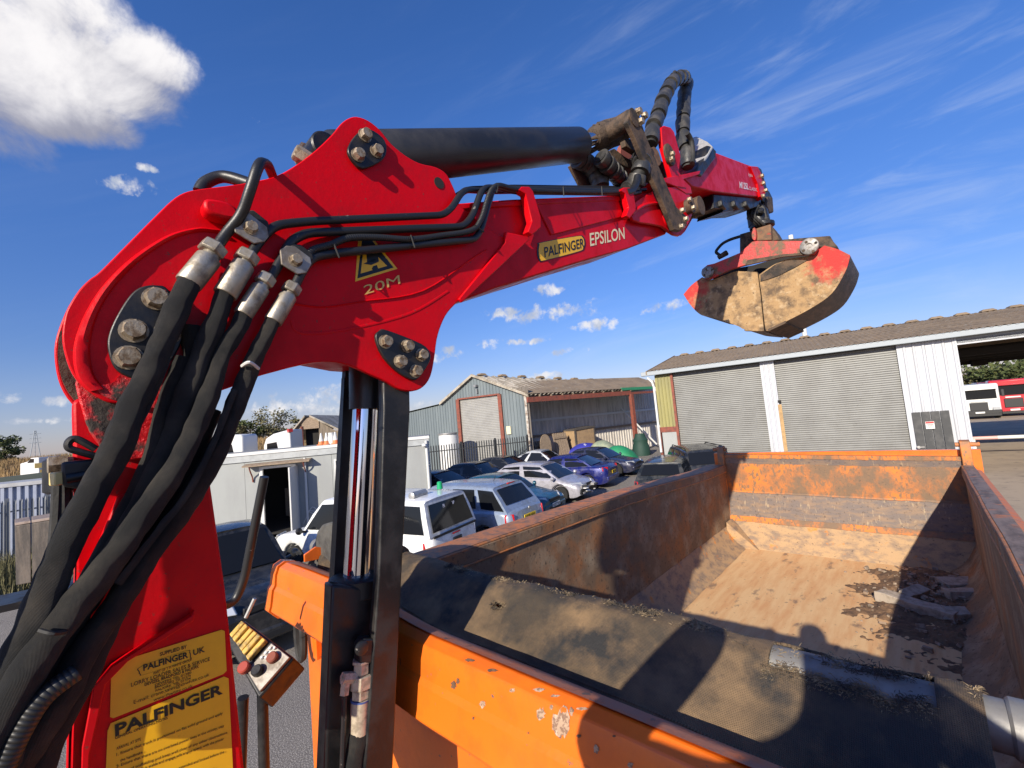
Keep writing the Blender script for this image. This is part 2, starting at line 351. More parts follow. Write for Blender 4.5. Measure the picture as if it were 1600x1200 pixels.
    def solo(s, name, mt, label=None, cat=None, group=None, kind=None, bevel=0., smooth=38, fix=True):
        lo = V([min(p[i] for p in s.v) for i in range(3)]); hi = V([max(p[i] for p in s.v) for i in range(3)])
        off = V(((lo.x+hi.x)/2, (lo.y+hi.y)/2, lo.z))
        o = bpy.data.objects.new(name, s.mesh(name, off, mt, smooth, fix)); link(o); o.location = off; WO[o.name] = off
        if bevel:
            bv = o.modifiers.new('b', 'BEVEL'); bv.width = bevel; bv.segments = 2; bv.limit_method = 'ANGLE'; bv.angle_limit = R(35)
        for k_, v_ in (('label', label), ('category', cat), ('group', group), ('kind', kind)):
            if v_: o[k_] = v_
        return o
def inst(name, me, parent, world_mtx):                              # an object that shares mesh data with its like
    o = bpy.data.objects.new(name, me); link(o, parent); mm = world_mtx.copy()
    if parent is not None: mm.translation = mm.translation-WO[parent.name]
    o.matrix_local = mm; return o
def smooth_path(pts, n=6, closed=False):
    P = [V(p) for p in pts]; out = []; m_ = len(P)
    for i in range(m_ if closed else m_-1):
        p0, p1, p2, p3 = (P[(i-1) % m_], P[i], P[(i+1) % m_], P[(i+2) % m_]) if closed else (P[max(i-1, 0)], P[i], P[i+1], P[min(i+2, m_-1)])
        if (p2-p1).length < 1e-6: continue
        for q in range(n):
            t = q/n; out.append(.5*((2*p1)+(p2-p0)*t+(2*p0-5*p1+4*p2-p3)*t*t+(3*p1-p0-3*p2+p3)*t**3))
    if not closed: out.append(P[-1])
    return out
def round_path(pts, r, n=5):                                        # straight runs joined by bends
    P = [V(p) for p in pts]; out = [P[0]]
    for i in range(1, len(P)-1):
        a, b, c = P[i-1], P[i], P[i+1]; d1 = (a-b); d2 = (c-b); q = min(r, d1.length*.45, d2.length*.45)
        s_ = b+d1.normalized()*q; e = b+d2.normalized()*q
        for k in range(n+1):
            t = k/n; out.append((1-t)**2*s_+2*t*(1-t)*b+t*t*e)
    out.append(P[-1]); return out
def frame3(x, y, z): return Matrix((V(x), V(y), V(z))).transposed()
def text(name, body, mt, parent, p0, p1, up, height=None, bold=.0, shear=0., depth=.0006, lift=.0015, nrm=None, xs=None):
    """Lettering from p0 to p1 (base line); up: point above p0 at capital height."""
    cu = bpy.data.curves.new(name, 'FONT'); cu.body = body; cu.extrude = 0.0; cu.offset = bold; cu.shear = shear; cu.resolution_u = 3
    ob = bpy.data.objects.new(name, cu); me = bpy.data.meshes.new_from_object(ob); bpy.data.objects.remove(ob)
    xs_ = [v.co.x for v in me.vertices]; ys_ = [v.co.y for v in me.vertices]
    x0, x1, y1 = min(xs_), max(xs_), max(ys_)
    cap = .73 if y1 > .6 else y1
    ex = (V(p1)-V(p0)); ey = V(up)-V(p0); n_ = nrm.normalized() if nrm is not None else ex.cross(ey).normalized()
    off = WO[parent.name] if parent is not None else V((0, 0, 0))
    for v in me.vertices: v.co = V(p0)+ex*((v.co.x-x0)/(x1-x0))+ey*(v.co.y/cap)+n_*lift-off
    me.materials.append(mt)
    o = bpy.data.objects.new(name, me); link(o, parent); WO[o.name] = off; return o
def hexbolt(r, h, washer=True):
    b = MB(); k = 6
    prof = [(0, r), (h*.78, r), (h, r*.84)]
    b.lathe((0, 0, 0), (0, 0, 1), prof, 6)
    b.lathe((0, 0, 0), (0, 0, 1), [(h*.7, r*.80), (h*1.03, r*.80)], 20)
    if washer: b.lathe((0, 0, 0), (0, 0, 1), [(-.001, r*1.16), (h*.14, r*1.16)], 20)
    return b.mesh('bolt', mt=bolt_m, smooth=30)
PERSON = True
# ------------------------------------------------------------------ tipper body of the lorry
ZT, ZF = H-.69, H-1.80                      # top of the side walls at the headboard, floor of the body
ZG = H-.70                                  # top of the tailgate
XL, XR = -1.94, .235                        # inner faces of the side walls
YH, YT = .95, 6.15                          # headboard inner face, tailgate inner face
def lerp_tab(t, y):
    if y <= t[0][0]: return t[0][1]
    for (a, p), (c, q) in zip(t, t[1:]):
        if y <= c: return p+(q-p)*(y-a)/(c-a)
    return t[-1][1]
def ztop(y): return H-lerp_tab([(1.0, .682), (1.8, .688), (2.6, .703), (3.5, .726), (4.5, .774), (5.4, .818), (6.2, .836)], y)   # the worn sides sag to the rear
def x_in(y, sg): return XL if sg < 0 else lerp_tab([(1.0, .185), (2.3, .195), (3.5, .208), (5.6, .240), (6.2, .243)], y)
tip = thing('tipper_body', 'orange steel tipper lorry body with scuffed rusty inside walls', 'tipper body', (-.9, 3.4, .9))
YS = [YH-.08+(YT-YH+.08)*i/40 for i in range(41)]
def side_wall(sg):
    w = .19 if sg < 0 else .07
    b = MB(); rows = []
    for y in YS:
        zt = ztop(y); wob = .010*noise.noise(V((y*.9, sg, 0)))+.004*noise.noise(V((y*3.1, sg, 4)))
        prof = [(0, ZF+.22), (.004, ZF+.6), (0, zt-.095), (-.014, zt-.080), (-.014, zt-.016), (.004, zt), (w, zt), (w+.012, zt-.012), (w+.012, zt-.15), (.06, zt-.19), (.06, ZF-.12), (.03, ZF-.12), (.03, ZF+.2)]
        rows.append([V((x_in(y, sg)+sg*(p+(wob if z > ZF+.3 else 0)), y, z)) for p, z in prof])
    for r in rows: r.append(r[0].copy())
    b.grid(rows); n = len(prof)
    b.add(rows[0][:-1], [tuple(range(n))]); b.add(rows[-1][:-1], [tuple(range(n))])
    return b, w
for sg, lab, mm in ((-1, 'left side wall, brown and rubbed bare inside', wall_top), (1, 'right side wall, dark inside with a scraped top rail', wall_grey)):
    sw, w = side_wall(sg); w_ = sw.build('side_wall', wall_in, tip, label=lab)
    def along(f, n=60): return [f(YH-.07+(YT-YH+.05)*i/n) for i in range(n+1)]
    def jz(y, k=1.): return k*(.003*noise.noise(V((y*5, sg, 3)))+.002*noise.noise(V((y*17, sg, 6))))
    b = MB(); b.grid(along(lambda y: [V((x_in(y, sg)+sg*(.002+.010*noise.noise(V((y*.9, sg, 0)))), y, ztop(y)+.0035+jz(y))), V((x_in(y, sg)+sg*w*.5, y, ztop(y)+.007+jz(y+3))), V((x_in(y, sg)+sg*(w+.005), y, ztop(y)+.004))])); b.build('rail_cap', mm, w_)
    b = MB(); b.tube(along(lambda y: V((x_in(y, sg)-sg*.004+sg*.010*noise.noise(V((y*.9, sg, 0))), y, ztop(y)-.006+jz(y)))), .0085, 8); b.build('rail_edge', wall_top, w_)
    b = MB(); b.tube(along(lambda y: V((x_in(y, sg)-sg*.010+sg*.010*noise.noise(V((y*.9, sg, 0))), y, ztop(y)-.088+jz(y+9)))), .007, 8); b.build('rail_crease', wall_top, w_)
    if sg > 0:
        b = MB(); b.grid(along(lambda y: [V((x_in(y, sg)+w+.013, y, ztop(y)-.03)), V((x_in(y, sg)+w+.055, y, ztop(y)-.045)), V((x_in(y, sg)+w+.06, y, ztop(y)-.13)), V((x_in(y, sg)+w+.013, y, ztop(y)-.14))])); b.build('outer_lip', ora_dust, w_)
    # sloping fillet between wall and floor
    b = MB(); rows = []
    for k in range(30):
        y = YH+(YT-YH)*k/29; j = .012*noise.noise(V((y*4, sg, 8))); x0 = x_in(y, sg)
        rows.append([V((x0-sg*.001, y, ZF+.24+j)), V((x0-sg*(.06+j), y, ZF+.13)), V((x0-sg*.12, y, ZF+.065+j*.6)), V((x0-sg*(.21+j), y, ZF+.003))])
    b.grid(rows); b.build('floor_fillet', gate_s if sg < 0 else wall_in, w_)
b = MB(); n_ = 30; rows = []
for i in range(n_+1):
    y = YH+(YT+.1-YH)*i/n_
    rows.append([V((XL-.05+(XR-XL+.1)*j/16, y, ZF+.004*noise.noise(V((j*.5, y*1.4, 3))))) for j in range(17)])
b.grid(rows).build('body_floor', floor_m, tip)
# tailgate: top edge, upper panel, scraped middle, ridges, sandy foot
tg = thing('tailgate', '', '', (XL, YT, ZF)); del tg['label'], tg['category']; tg.parent = tip; tg.location = V((XL, YT, ZF))-WO[tip.name]
def strip(name, z0, y0, z1, y1, mt_, th=.035, wav=.004, **k):
    b = MB(); rows = []
    for i in range(61):
        x = XL-.02+(XR-XL+.04)*i/60
        w = wav*noise.noise(V((x*2.2, z0*5, 1)))
        zj = lambda z: z+(.005*noise.noise(V((x*3.3, z*7, 2)))+.007*noise.noise(V((x*17, z*7, 5))))*(1 if ZF+.05 < z < ZG-.02 else 0)-.05*(x-XL)/(XR-XL)*(z-ZF)/(ZG-ZF)
        Z0, Z1 = zj(z0), zj(z1)
        rows.append([V((x, YT-y0+w, Z0)), V((x, YT-(y0*2+y1)/3+w*1.3, Z0+(Z1-Z0)/3)), V((x, YT-(y0+2*y1)/3+w*1.3, Z0+2*(Z1-Z0)/3)), V((x, YT-y1+w, Z1)), V((x, YT-y1+th+.05, Z1)), V((x, YT-y0+th+.05, Z0)), V((x, YT-y0+w, Z0))])
    b.grid(rows); return b.build(name, mt_, tg, **k)
strip('gate_edge', ZG-.045, .012, ZG+.0, .012, gate_o)
strip('gate_band', ZG-.115, -.004, ZG-.045, .006, gate_g)
strip('upper_panel', ZG-.455, .006, ZG-.115, -.006, gate_o, label='scratched orange upper panel of the tailgate')
strip('gate_ridge', ZG-.475, .022, ZG-.455, .016, gate_o)
strip('middle_panel', ZG-.765, .045, ZG-.475, .012, gate_g, label='bare grey scraped middle panel of the tailgate')
strip('gate_ridge', ZG-.825, .085, ZG-.765, .052, gate_o)
strip('foot_panel', ZF-.01, .27, ZG-.825, .075, gate_s, label='sandy sloping foot panel of the tailgate')
b = MB(); b.box(((XL+XR)/2, YT+.09, (ZT+ZF)/2-.1), (XR-XL+.3, .06, ZT-ZF+.2)); b.build('gate_frame', orange, tg)
for xp, sg in ((XL, -1), (XR+.01, 1)):       # corner posts with hinge lugs
    b = MB(); b.prism([V((xp, y, z)) for y, z in ((YT-.05, ZF), (YT-.05, H-.80), (YT-.05, H-.70), (YT-.02, H-.60), (YT+.05, H-.59), (YT+.09, H-.63), (YT+.1, ZF))], (sg*.075, 0, 0))
    p = b.build('corner_post', gate_o, tip, bevel=.006)
    b = MB(); b.cyl((xp-sg*.03, YT+.02, H-.635), (xp+sg*.14, YT+.02, H-.635), .022, 14); b.build('hinge_pin', wall_top, p)
# weld splatter bar at the foot of the far left corner
b = MB(); b.prism([V((XL, YT-.30, ZF+.002)), V((XL+.34, YT-.30, ZF+.002)), V((XL+.02, YT-.30, ZF+.30))], (0, .30, 0)); b.build('corner_gusset', gate_s, tip)

# headboard and its folded front rail
hb = thing('headboard', '', '', (XL, .7, ZF)); del hb['label'], hb['category']; hb.parent = tip; hb.location = V((XL, .7, ZF))-WO[tip.name]
b = MB(); b.box(((XL+XR)/2, .845, (ZT+.06+.9)/2), (XR-XL+.20, .05, ZT+.06-.9)); b.build('front_panel', orange, hb)
prof = [(.82, 2.74), (.795, 2.768), (.775, 2.785), (.735, 2.795), (.708, 2.782), (.697, 2.752), (.693, 2.712), (.683, 2.698), (.674, 2.640), (.668, 2.622), (.700, 2.585), (.82, 2.572)]
def sag(x): t = min(1, max(0, (x+1.6)/.6)); return -.052*t*t*(3-2*t)
def rail(x0, x1, dy=0., dz=0., name='front_rail', mt_=None, k=1.0):
    b = MB(); rows = []
    n = max(2, int((x1-x0)/.12))
    for i in range(n+1):
        x = x0+(x1-x0)*i/n; rows.append([V((x, .79+(y-.79)*k+dy, 2.68+(z-2.68)*k+dz+sag(x)+.0025*noise.noise(V((x*3.1, y*9, 4))))) for y, z in prof]); rows[-1].append(rows[-1][0].copy())
    b.grid(rows); m_ = len(prof); b.add(rows[0][:-1], [tuple(range(m_))]); b.add(rows[-1][:-1], [tuple(range(m_))])
    return b.build(name, mt_ or orange, hb, bevel=.003, smooth=25)
rail(-2.0, XR+.12)
rail(-2.06, -2.012, k=1.04, name='rail_end_cap')
b = MB(); b.grid([[V((-1.98+2.3*i/40, y, z+sag(-1.98+2.3*i/40)+.0035)) for y, z in ((.790, 2.774), (.775, 2.788), (.756, 2.792), (.736, 2.797))] for i in range(41)]); b.build('rail_top_dust', ora_dust, hb)
for x in (-1.99, -1.90):
    b = MB(); b.prism([V((x, .80, 2.78)), V((x, .80, 2.81)), V((x, .85, 2.83)), V((x, .90, 2.81)), V((x, .90, 2.77))], (.012, 0, 0)) if x < -1.95 else b.box((-1.99, .9, 2.8), (.03, .05, .03)); b.build('sheet_bracket', orange, hb, bevel=.002)
b = MB(); b.box((-1.90, .80, 2.46), (.035, .02, .09)); b.build('lamp_bracket', orange, hb)
b = MB(); b.tube([(-1.985+.03*math.cos(a), .77, 2.50+.10*math.sin(a)) for a in [i/16*2*math.pi for i in range(17)]], .016, 8, caps=False); b.build('rubber_loop', rubber, hb)
# bare patches: chipped paint with its own outline, 1 mm proud filler
from mathutils.bvhtree import BVHTree
_rl = next(o for o in hb.children if o.name == 'front_rail'); _bv = BVHTree.FromPolygons([v.co+WO[_rl.name] for v in _rl.data.vertices], [tuple(p.vertices) for p in _rl.data.polygons])
def chip(pts, y, mt_):
    c = sum((V(p) for p in pts), V((0, 0, 0)))/len(pts); b = MB(); n = len(pts); P = [c]+[c.lerp(V(p), .5) for p in pts]+[V(p) for p in pts]
    out = []
    for p in P:
        h, nr, _, _ = _bv.ray_cast(CAM, (p-CAM).normalized())
        out.append((h+(nr if nr.dot(CAM-h) > 0 else -nr)*.0012) if h is not None else p)
    return b.add(out, [(0, 1+i, 1+(i+1) % n) for i in range(n)]+[(1+i, 1+n+i, 1+n+(i+1) % n, 1+(i+1) % n) for i in range(n)])
rng = random.Random(3)
PR = V((0, .678, 0)); 
def rail_pt(px, py):                        # on the sloping front face of the rail
    n = V((0, -1, .06)).normalized(); return on_plane(px, py, (0, .686, 2.665), n)
patch = mat('scuffed_primer', (.40, .27, .18), .8, c2=(.22, .13, .085), scale=130, mix=(.47, .53), c3=(.55, .40, .30), scale3=90)
rust_chip = mat('rust_chip', (.10, .055, .035), .9, c2=(.2, .1, .05), scale=90)
for cx, cy, rx, ry, mm in ((878, 1130, 17, 26, patch), (846, 1115, 7, 11, patch), (754, 1100, 6, 6, patch), (709, 1070, 5, 8, rust_chip), (716, 1064, 3, 6, rust_chip), (932, 1170, 5, 7, patch), (801, 1078, 5, 4, patch), (862, 1105, 3, 5, patch), (893, 1112, 4, 7, patch), (905, 1150, 4, 3, rust_chip), (985, 1195, 6, 4, patch), (740, 1122, 2, 3, rust_chip), (826, 1145, 2, 2, rust_chip), (960, 1150, 3, 2, rust_chip), (770, 1048, 9, 3, rust_chip), (735, 1032, 8, 3, rust_chip), (842, 1078, 10, 4, patch), (868, 1088, 8, 3, patch), (910, 1108, 9, 3, patch)):
    pts = [rail_pt(cx+rx*math.cos(a)*(.55+.6*rng.random()), cy+ry*math.sin(a)*(.55+.6*rng.random())) for a in [i/18*2*math.pi for i in range(18)]]
    chip(pts, 0, mm).build('paint_chip', mm, hb, smooth=0)

# rolled mesh sheet over the headboard, with its tube
tb = thing('mesh_tarpaulin', 'frayed black mesh sheet draped over the headboard and its steel tube', 'tarpaulin', (-.8, 1.0, 2.62))
def tarp_top(x): return 2.786+.012*noise.noise(V((x*2.3, 0, 0)))+.006*noise.noise(V((x*7, 2, 0)))
X0, X1 = -1.80, .02
rows = []; nu = 420
b = MB(); b.uv = {}; prev = None
def tarp_row(x):
    w = noise.noise(V((x*3, 5, 0)))*.012; zt = tarp_top(x)
    s_ = sag(x)*.75
    P = [(1.15, zt-.16), (1.12, zt-.05), (1.085, zt-.010), (1.05, zt), (1.015, zt-.006), (.985+w*.5, zt-.022+s_*.2), (.94+w, zt-.044+s_*.4), (.90+w, zt-.060+s_*.6+w*.4), (.872, zt-.070+s_*.8), (.862, zt-.072+s_*.85), (.850, zt-.071+s_*.9), (.832, zt-.084+s_), (.808, zt-.093+s_)]
    Q = smooth_path([V((x, y, z)) for y, z in P], 6)
    return [q+V((0, 0, .006*noise.noise(V((x*8, q.y*8, 1)))+.003*noise.noise(V((x*22, q.y*22, 1))))) for q in Q]
rows = [tarp_row(X0+(X1-X0)*i/nu) for i in range(nu+1)]
holes = [(-1.01, .97, .022), (-.55, 1.045, .028), (-.44, 1.05, .022), (-1.07, 1.06, .03), (-.66, 1.05, .018), (-.80, 1.055, .02)]
b = MB(); b.uv = {}; m_ = len(rows[0]); 
for r in rows: b.v += r
for i in range(nu):
    for j in range(m_-1):
        c = (rows[i][j]+rows[i+1][j+1])/2
        if -.285 < c.x < -.035 and 1.000+.013*noise.noise(V((c.x*26, 0, 0)))+.009*noise.noise(V((c.x*80, 3, 0))) < c.y < 1.078+.02*noise.noise(V((c.x*30, 7, 0))): continue
        if any(math.hypot(c.x-hx, (c.y-hy)*(1.35 if hx > -.3 else 2.2)) < hr*(.85+.35*noise.noise(c*17)+.2*noise.noise(c*60)) for hx, hy, hr in holes): continue
        L_ = [sum((rows[i][q+1]-rows[i][q]).length for q in range(j)), sum((rows[i][q+1]-rows[i][q]).length for q in range(j+1))]
        b.uv[len(b.f)] = [(rows[i][j].x*2, L_[0]*2), (rows[i+1][j].x*2, L_[0]*2), (rows[i+1][j].x*2, L_[1]*2), (rows[i][j].x*2, L_[1]*2)]
        b.f.append((i*m_+j, (i+1)*m_+j, (i+1)*m_+j+1, i*m_+j+1))
o = b.build('sheet', net, tb, fix=False); so = o.modifiers.new('s', 'SOLIDIFY'); so.thickness = .006; so.offset = 0
b = MB()                                    # stitched hem along the lower edge
b.tube([V((X0+(X1-X0)*i/60, (.858), tarp_top(X0+(X1-X0)*i/60)-.069+sag(X0+(X1-X0)*i/60)*.66)) for i in range(61)], .0045, 6); b.build('hem', net, tb)
b = MB(); b.tube([(X0-.08, 1.05, 2.742), (XR+.16, 1.05, 2.746)], .0385, 26); b.build('roll_tube', steel_tube, tb)
b = MB(); b.lathe((.045, 1.05, 2.746), (1, 0, 0), [(0, .040), (.004, .044), (.13, .044), (.134, .040)], 26); b.build('tube_coupling', steel_tube, tb)
b = MB(); b.tube(smooth_path([(X0+.22, .86, 2.705), (X0+.21, .93, 2.735), (X0+.215, 1.0, 2.782), (X0+.23, 1.06, 2.79)], 5), .005, 6); b.build('rope', fray, tb)
rng = random.Random(11)                     # frayed threads along the worn edge and round the holes
b = MB()
for i in range(15000):
    if rng.random() < .62:
        x = X0+.35+(X1-X0-.35)*rng.random(); y = 1.05+rng.gauss(0, .011)
        if noise.noise(V((x*5, 1, 0))) < .02 and rng.random() < .80: continue
        zt = tarp_top(x)+.001
    elif rng.random() < .45:
        x = -.295+.255*rng.random(); y = .997+.013*noise.noise(V((x*26, 0, 0)))+rng.gauss(0, .006); r_ = tarp_row(x); q = min(r_, key=lambda p: abs(p.y-y)); zt = q.z
    else:
        hx, hy, hr = rng.choice(holes); a = rng.random()*6.28; x = hx+hr*math.cos(a)*1.05; y = hy+hr*math.sin(a)*.45; r_ = tarp_row(x); q = min(r_, key=lambda p: abs(p.y-y)); zt = q.z
    p = V((x, y, zt)); a = rng.random()*6.28; l = .003+.0075*rng.random()**2
    d = V((math.cos(a), math.sin(a)-.25, .15+.75*rng.random())).normalized(); s_ = d.cross(V((rng.random()-.5, rng.random()-.5, rng.random()-.5))).normalized()*.0007
    q = p+d*l+V((0, -.15, -.2))*l*.4; q2 = q+(d+V((rng.random()-.5, rng.random()-.5, -.6))).normalized()*l*.6
    b.add([p-s_, p+s_, q+s_, q-s_, q2], [(0, 1, 2, 3), (3, 2, 4)])
b.build('frayed_threads', fray, tb, kind='stuff', smooth=0, fix=False)
# rolled end of the sheet on the left side of the headboard
b = MB(); pts = [(-2.0, .93, 2.66), (-1.93, .93, 2.70), (-1.76, .95, 2.73)]
c0, c1 = V((-1.99, .90, 2.75)), V((-1.62, 1.03, 2.75))
b.tube([c0, c0.lerp(c1, .1), c0.lerp(c1, .45), c1], [.05, .06, .07, .08], 18, jit=.18); o = b.build('rolled_end', net, tb)
b = MB(); b.prism([on_y(x, y, .87) for x, y in ((466, 882), (480, 868), (488, 858), (494, 830), (502, 819), (516, 815), (536, 816), (534, 912), (505, 900))], V((.05, .14, -.01))); b.build('rolled_end', mat('tarp_grey', (.085, .082, .075), .85, c2=(.045, .043, .04), scale=12, bump=.004, bscale=40), tb, bevel=.014)
b = MB(); b.tube([on_y(x, y, .862) for x, y in ((474, 886), (492, 872), (510, 890), (528, 899))], .004, 6); b.build('hem', fray, tb)
b = MB(); b.tube([c0+V((-.10, .0, .055)), c0+V((.2, .05, .075))], .035, 14); b.build('tube_end', steel_tube, tb)

# rubble and damp dirt left in the far right corner of the body
b = MB(); rng = random.Random(5)
N_ = 130; rows = []
for i in range(N_+1):
    for_r = []
    for j in range(N_+1):
        x = -.85+(XR-.0+.85)*j/N_; y = 3.75+(YT-.25-3.75)*i/N_
        e = 1-math.hypot((x-.02)/.66, (y-5.1)/1.25); h = .06*max(e, -.4)+.03*noise.noise(V((x*4, y*4, 0)))+.016*noise.noise(V((x*14, y*14, 0)))+.012*noise.noise(V((x*37, y*37, 0)))-.008
        for_r.append(V((x, y, ZF+max(-.02, h))))
    rows.append(for_r)
b.grid(rows).solo('dirt_heap', dirt_m, kind='stuff')
def stone(px, py, l, w, h, rz, rx, label, seed=0, lift=0.):
    c = on_z(px, py, ZF+h/2+lift); b = MB(); mt_ = Matrix.Rotation(rz, 3, 'Z') @ Matrix.Rotation(rx, 3, 'X')
    nx_, ny_, nz_ = 5, 3, 3; pts = {}
    bb = bmesh.new(); bmesh.ops.create_cube(bb, size=1); bmesh.ops.subdivide_edges(bb, edges=bb.edges, cuts=3, use_grid_fill=True)
    for v in bb.verts:
        q = V((v.co.x*l, v.co.y*w, v.co.z*h)); q += V((noise.noise(q*9+V((seed, 0, 0))), noise.noise(q*9+V((0, seed, 5))), noise.noise(q*9+V((4, 0, seed)))))*.012
        b.v.append(c+mt_ @ q)
    bb.verts.index_update(); b.f = [tuple(v.index for v in f.verts) for f in bb.faces]; bb.free()
    return b.solo('kerb_stone', stone_m, label, 'broken stone', 'broken kerb stones in the tipper', bevel=.004)
stone(1405, 939, .30, .10, .085, R(-28), 0, 'broken kerb stone half in sunlight at the edge of the dirt', 1)
stone(1427, 926, .26, .09, .05, R(62), R(18), 'thin stone slab propped upright behind the sunlit kerb stone', 2, .05)
stone(1458, 955, .30, .11, .09, R(-24), 0, 'long grey kerb stone in shade beside the sunlit one', 3)
stone(1495, 962, .14, .10, .09, R(20), R(10), 'stubby stone block closest to the right wall of the tipper', 4)
stone(1502, 912, .30, .15, .06, R(35), R(6), 'flat broad stone lying far back on the dirt', 5, .02)
stone(1510, 928, .28, .12, .07, R(30), R(-8), 'broad stone slab lying between flat stone and stubby block', 6, .03)
b = MB(); rng = random.Random(9)
for i in range(330):
    x = rng.gauss(-.08, .24); y = rng.gauss(5.1, .45)
    if not (XL+.3 < x < XR-.03 and y < YT-.3): continue
    s_ = .006+.022*rng.random()**3; mt_ = Matrix.Rotation(rng.random()*6, 3, 'Z') @ Matrix.Rotation(rng.random()*2, 3, 'X')
    e = 1-math.hypot((x-.02)/.66, (y-5.1)/1.25); z = ZF+.06*max(e, 0)+s_*.3+.012*noise.noise(V((x*4, y*4, 0)))
    b.box((x, y, max(z, ZF+s_*.3)), (s_*2, s_*1.3, s_*.8), mt_)
b.solo('rubble', mat('rubble_bits', (.24, .17, .12), .9, c2=(.34, .28, .22), scale=30), kind='stuff', smooth=0)

# ------------------------------------------------------------------ loader crane
TH = R(3.0); CB = V((math.sin(TH), math.cos(TH), 0)); CN = V((math.cos(TH), -math.sin(TH), 0))   # along boom, towards the near side
CA = at_depth(210, 520, .80)
UP = V((0, 0, 1))
def C(px, py, off=0.): return on_plane(px, py, CA+CN*off, CN)
def Cs(pts, off=0.): return [C(x, y, off) for x, y in pts]
W = .27                                     # width between the outer faces of the two side plates
crane = thing('loader_crane', 'red hydraulic loader crane reaching over the tipper body', 'crane', (CA.x-.13, CA.y+.05, 1.35))
def plate(name, px, o0, o1, mt_, parent, bevel=.003, dens=0, **k):
    p = Cs(px, o0)
    if dens: p = smooth_path(p, dens, True)
    b = MB(); b.prism(p, CN*(o1-o0)); return b.build(name, mt_, parent, bevel=bevel, **k)
# --- mast
mast = plate('mast', [(112, 630), (120, 622), (330, 640), (323, 715), (352, 920), (381, 1195), (402, 1420), (100, 1420), (108, 1195), (117, 900), (115, 750)], -.025, -.235, red, crane, bevel=.012)
plate('mast_gusset', [(184, 775), (206, 768), (160, 880), (128, 1000), (112, 1150), (110, 1300), (100, 1300), (106, 1100), (120, 930)], -.006, -.024, red, mast)
plate('mast_rib', [(174, 1042), (300, 962), (304, 954), (303, 970), (200, 1034), (165, 1070), (140, 1180), (136, 1300), (124, 1300), (128, 1170), (146, 1075)], -.004, -.024, red, mast)
plate('muddy_neck', [(122, 585), (190, 590), (300, 620), (300, 690), (200, 720), (150, 690), (128, 640)], -.012, -.024, red_mud, mast, dens=3)
# bracket for the hose swivel on the back of the mast, with a small lamp
b = MB(); b.lathe(C(117, 740, -.08), (0, 0, 1), [(-.030, .034), (-.026, .040), (.026, .040), (.030, .034)], 20); b.build('hose_swivel', blackp, mast)
b = MB(); b.prism(Cs([(96, 722), (150, 716), (152, 752), (134, 765), (98, 758)], -.03), CN*.05); b.build('swivel_block', blackp, mast, bevel=.004)
b = MB(); b.tube(smooth_path(Cs([(150, 702), (120, 686), (108, 690), (108, 700), (125, 706), (150, 713)], .02), 6), .0055, 8); b.build('swivel_hook', blackp, mast)
b = MB(); b.lathe(C(90, 726, -.02), -CB, [(-.012, .016), (.010, .016), (.012, .012)], 6); b.build('swivel_nut', bolt_m, mast)
b = MB(); b.box(C(88, 748, .01), (.018, .012, .021), Matrix.Rotation(R(20), 3, 'Z')); b.build('marker_lamp', mat('lamp_amber', (.72, .55, .22), .35), mast, bevel=.002)
for q in (((92, 752), (90, 800), (85, 870)), ((100, 755), (100, 820), (92, 900), (86, 1010))):
    b = MB(); b.tube(smooth_path(Cs(q, -.03), 5), .009, 8); b.build('cable', rubber, mast)
b = MB(); b.tube(Cs([(150, 740), (104, 748)], .02), .008, 10); b.build('lamp_arm', blackp, mast)
# --- boom: two side plates and the box between them
ctr = [(431, 275), (462, 258), (494, 234), (519, 210), (532, 194), (544, 185), (557, 182), (575, 188), (594, 203), (612, 225), (634, 243), (656, 255), (681, 261), (697, 271), (706, 287), (713, 304)]
tail = [(716, 318), (748, 345), (784, 369), (821, 374), (790, 402), (745, 444), (717, 470), (700, 488), (690, 507), (683, 530), (679, 560), (673, 588), (662, 604), (646, 611), (625, 608), (606, 597), (575, 583), (550, 572), (525, 566), (494, 566), (462, 572), (431, 580), (400, 589), (340, 612), (250, 632)]
rear = [(181, 630), (156, 622), (131, 605), (112, 582), (101, 552), (97, 525), (101, 494), (109, 475), (124, 452), (140, 436), (156, 424), (200, 380), (244, 336), (268, 313), (287, 301), (312, 295), (375, 287)]
outline = ctr+tail+rear
pl = plate('boom', outline, 0, -.016, red, crane, bevel=.0025, dens=3, label='glossy red knuckle boom with two shaped side plates')
rear_far = [(190, 652), (140, 650), (112, 630), (94, 602), (86, 568), (86, 535), (97, 500), (112, 470), (130, 452), (150, 436), (165, 424), (205, 384), (248, 342), (272, 322), (290, 312), (315, 306), (375, 296)]
plate('side_plate', ctr+tail+rear_far, -W+.016, -W, red, pl, dens=3)
plate('caked_mud', [(190, 640), (140, 640), (114, 622), (98, 596), (91, 566), (91, 540), (103, 510), (180, 500), (240, 560)], -W+.03, -W+.017, mud, pl, dens=3, bevel=0)
inner = [(431, 292), (500, 275), (560, 262), (640, 285), (700, 310), (760, 372), (700, 460), (664, 520), (640, 560), (575, 560), (520, 548), (460, 556), (400, 572), (320, 595), (240, 600), (180, 590), (150, 565), (140, 520), (150, 480), (200, 420), (270, 345), (310, 312)]
plate('boom_web', inner, -.0165, -W+.0165, red, pl, dens=2)
beam = [(706, 318), (800, 311), (985, 304), (1040, 298), (1068, 318), (1040, 366), (980, 389), (912, 408), (775, 450), (700, 478), (690, 420)]
plate('boom_beam', beam, -.014, -W+.03, red, pl, bevel=.006)
plate('beam_flange', [(715, 318), (800, 313), (985, 305), (985, 312), (800, 321), (716, 327)], -.004, -.0135, red, pl)
# long pressed panel line and overlay on the beam side
plate('overlay_panel', [(838, 318), (966, 312), (975, 338), (862, 367)], -.008, -.0135, red, pl, bevel=.003)
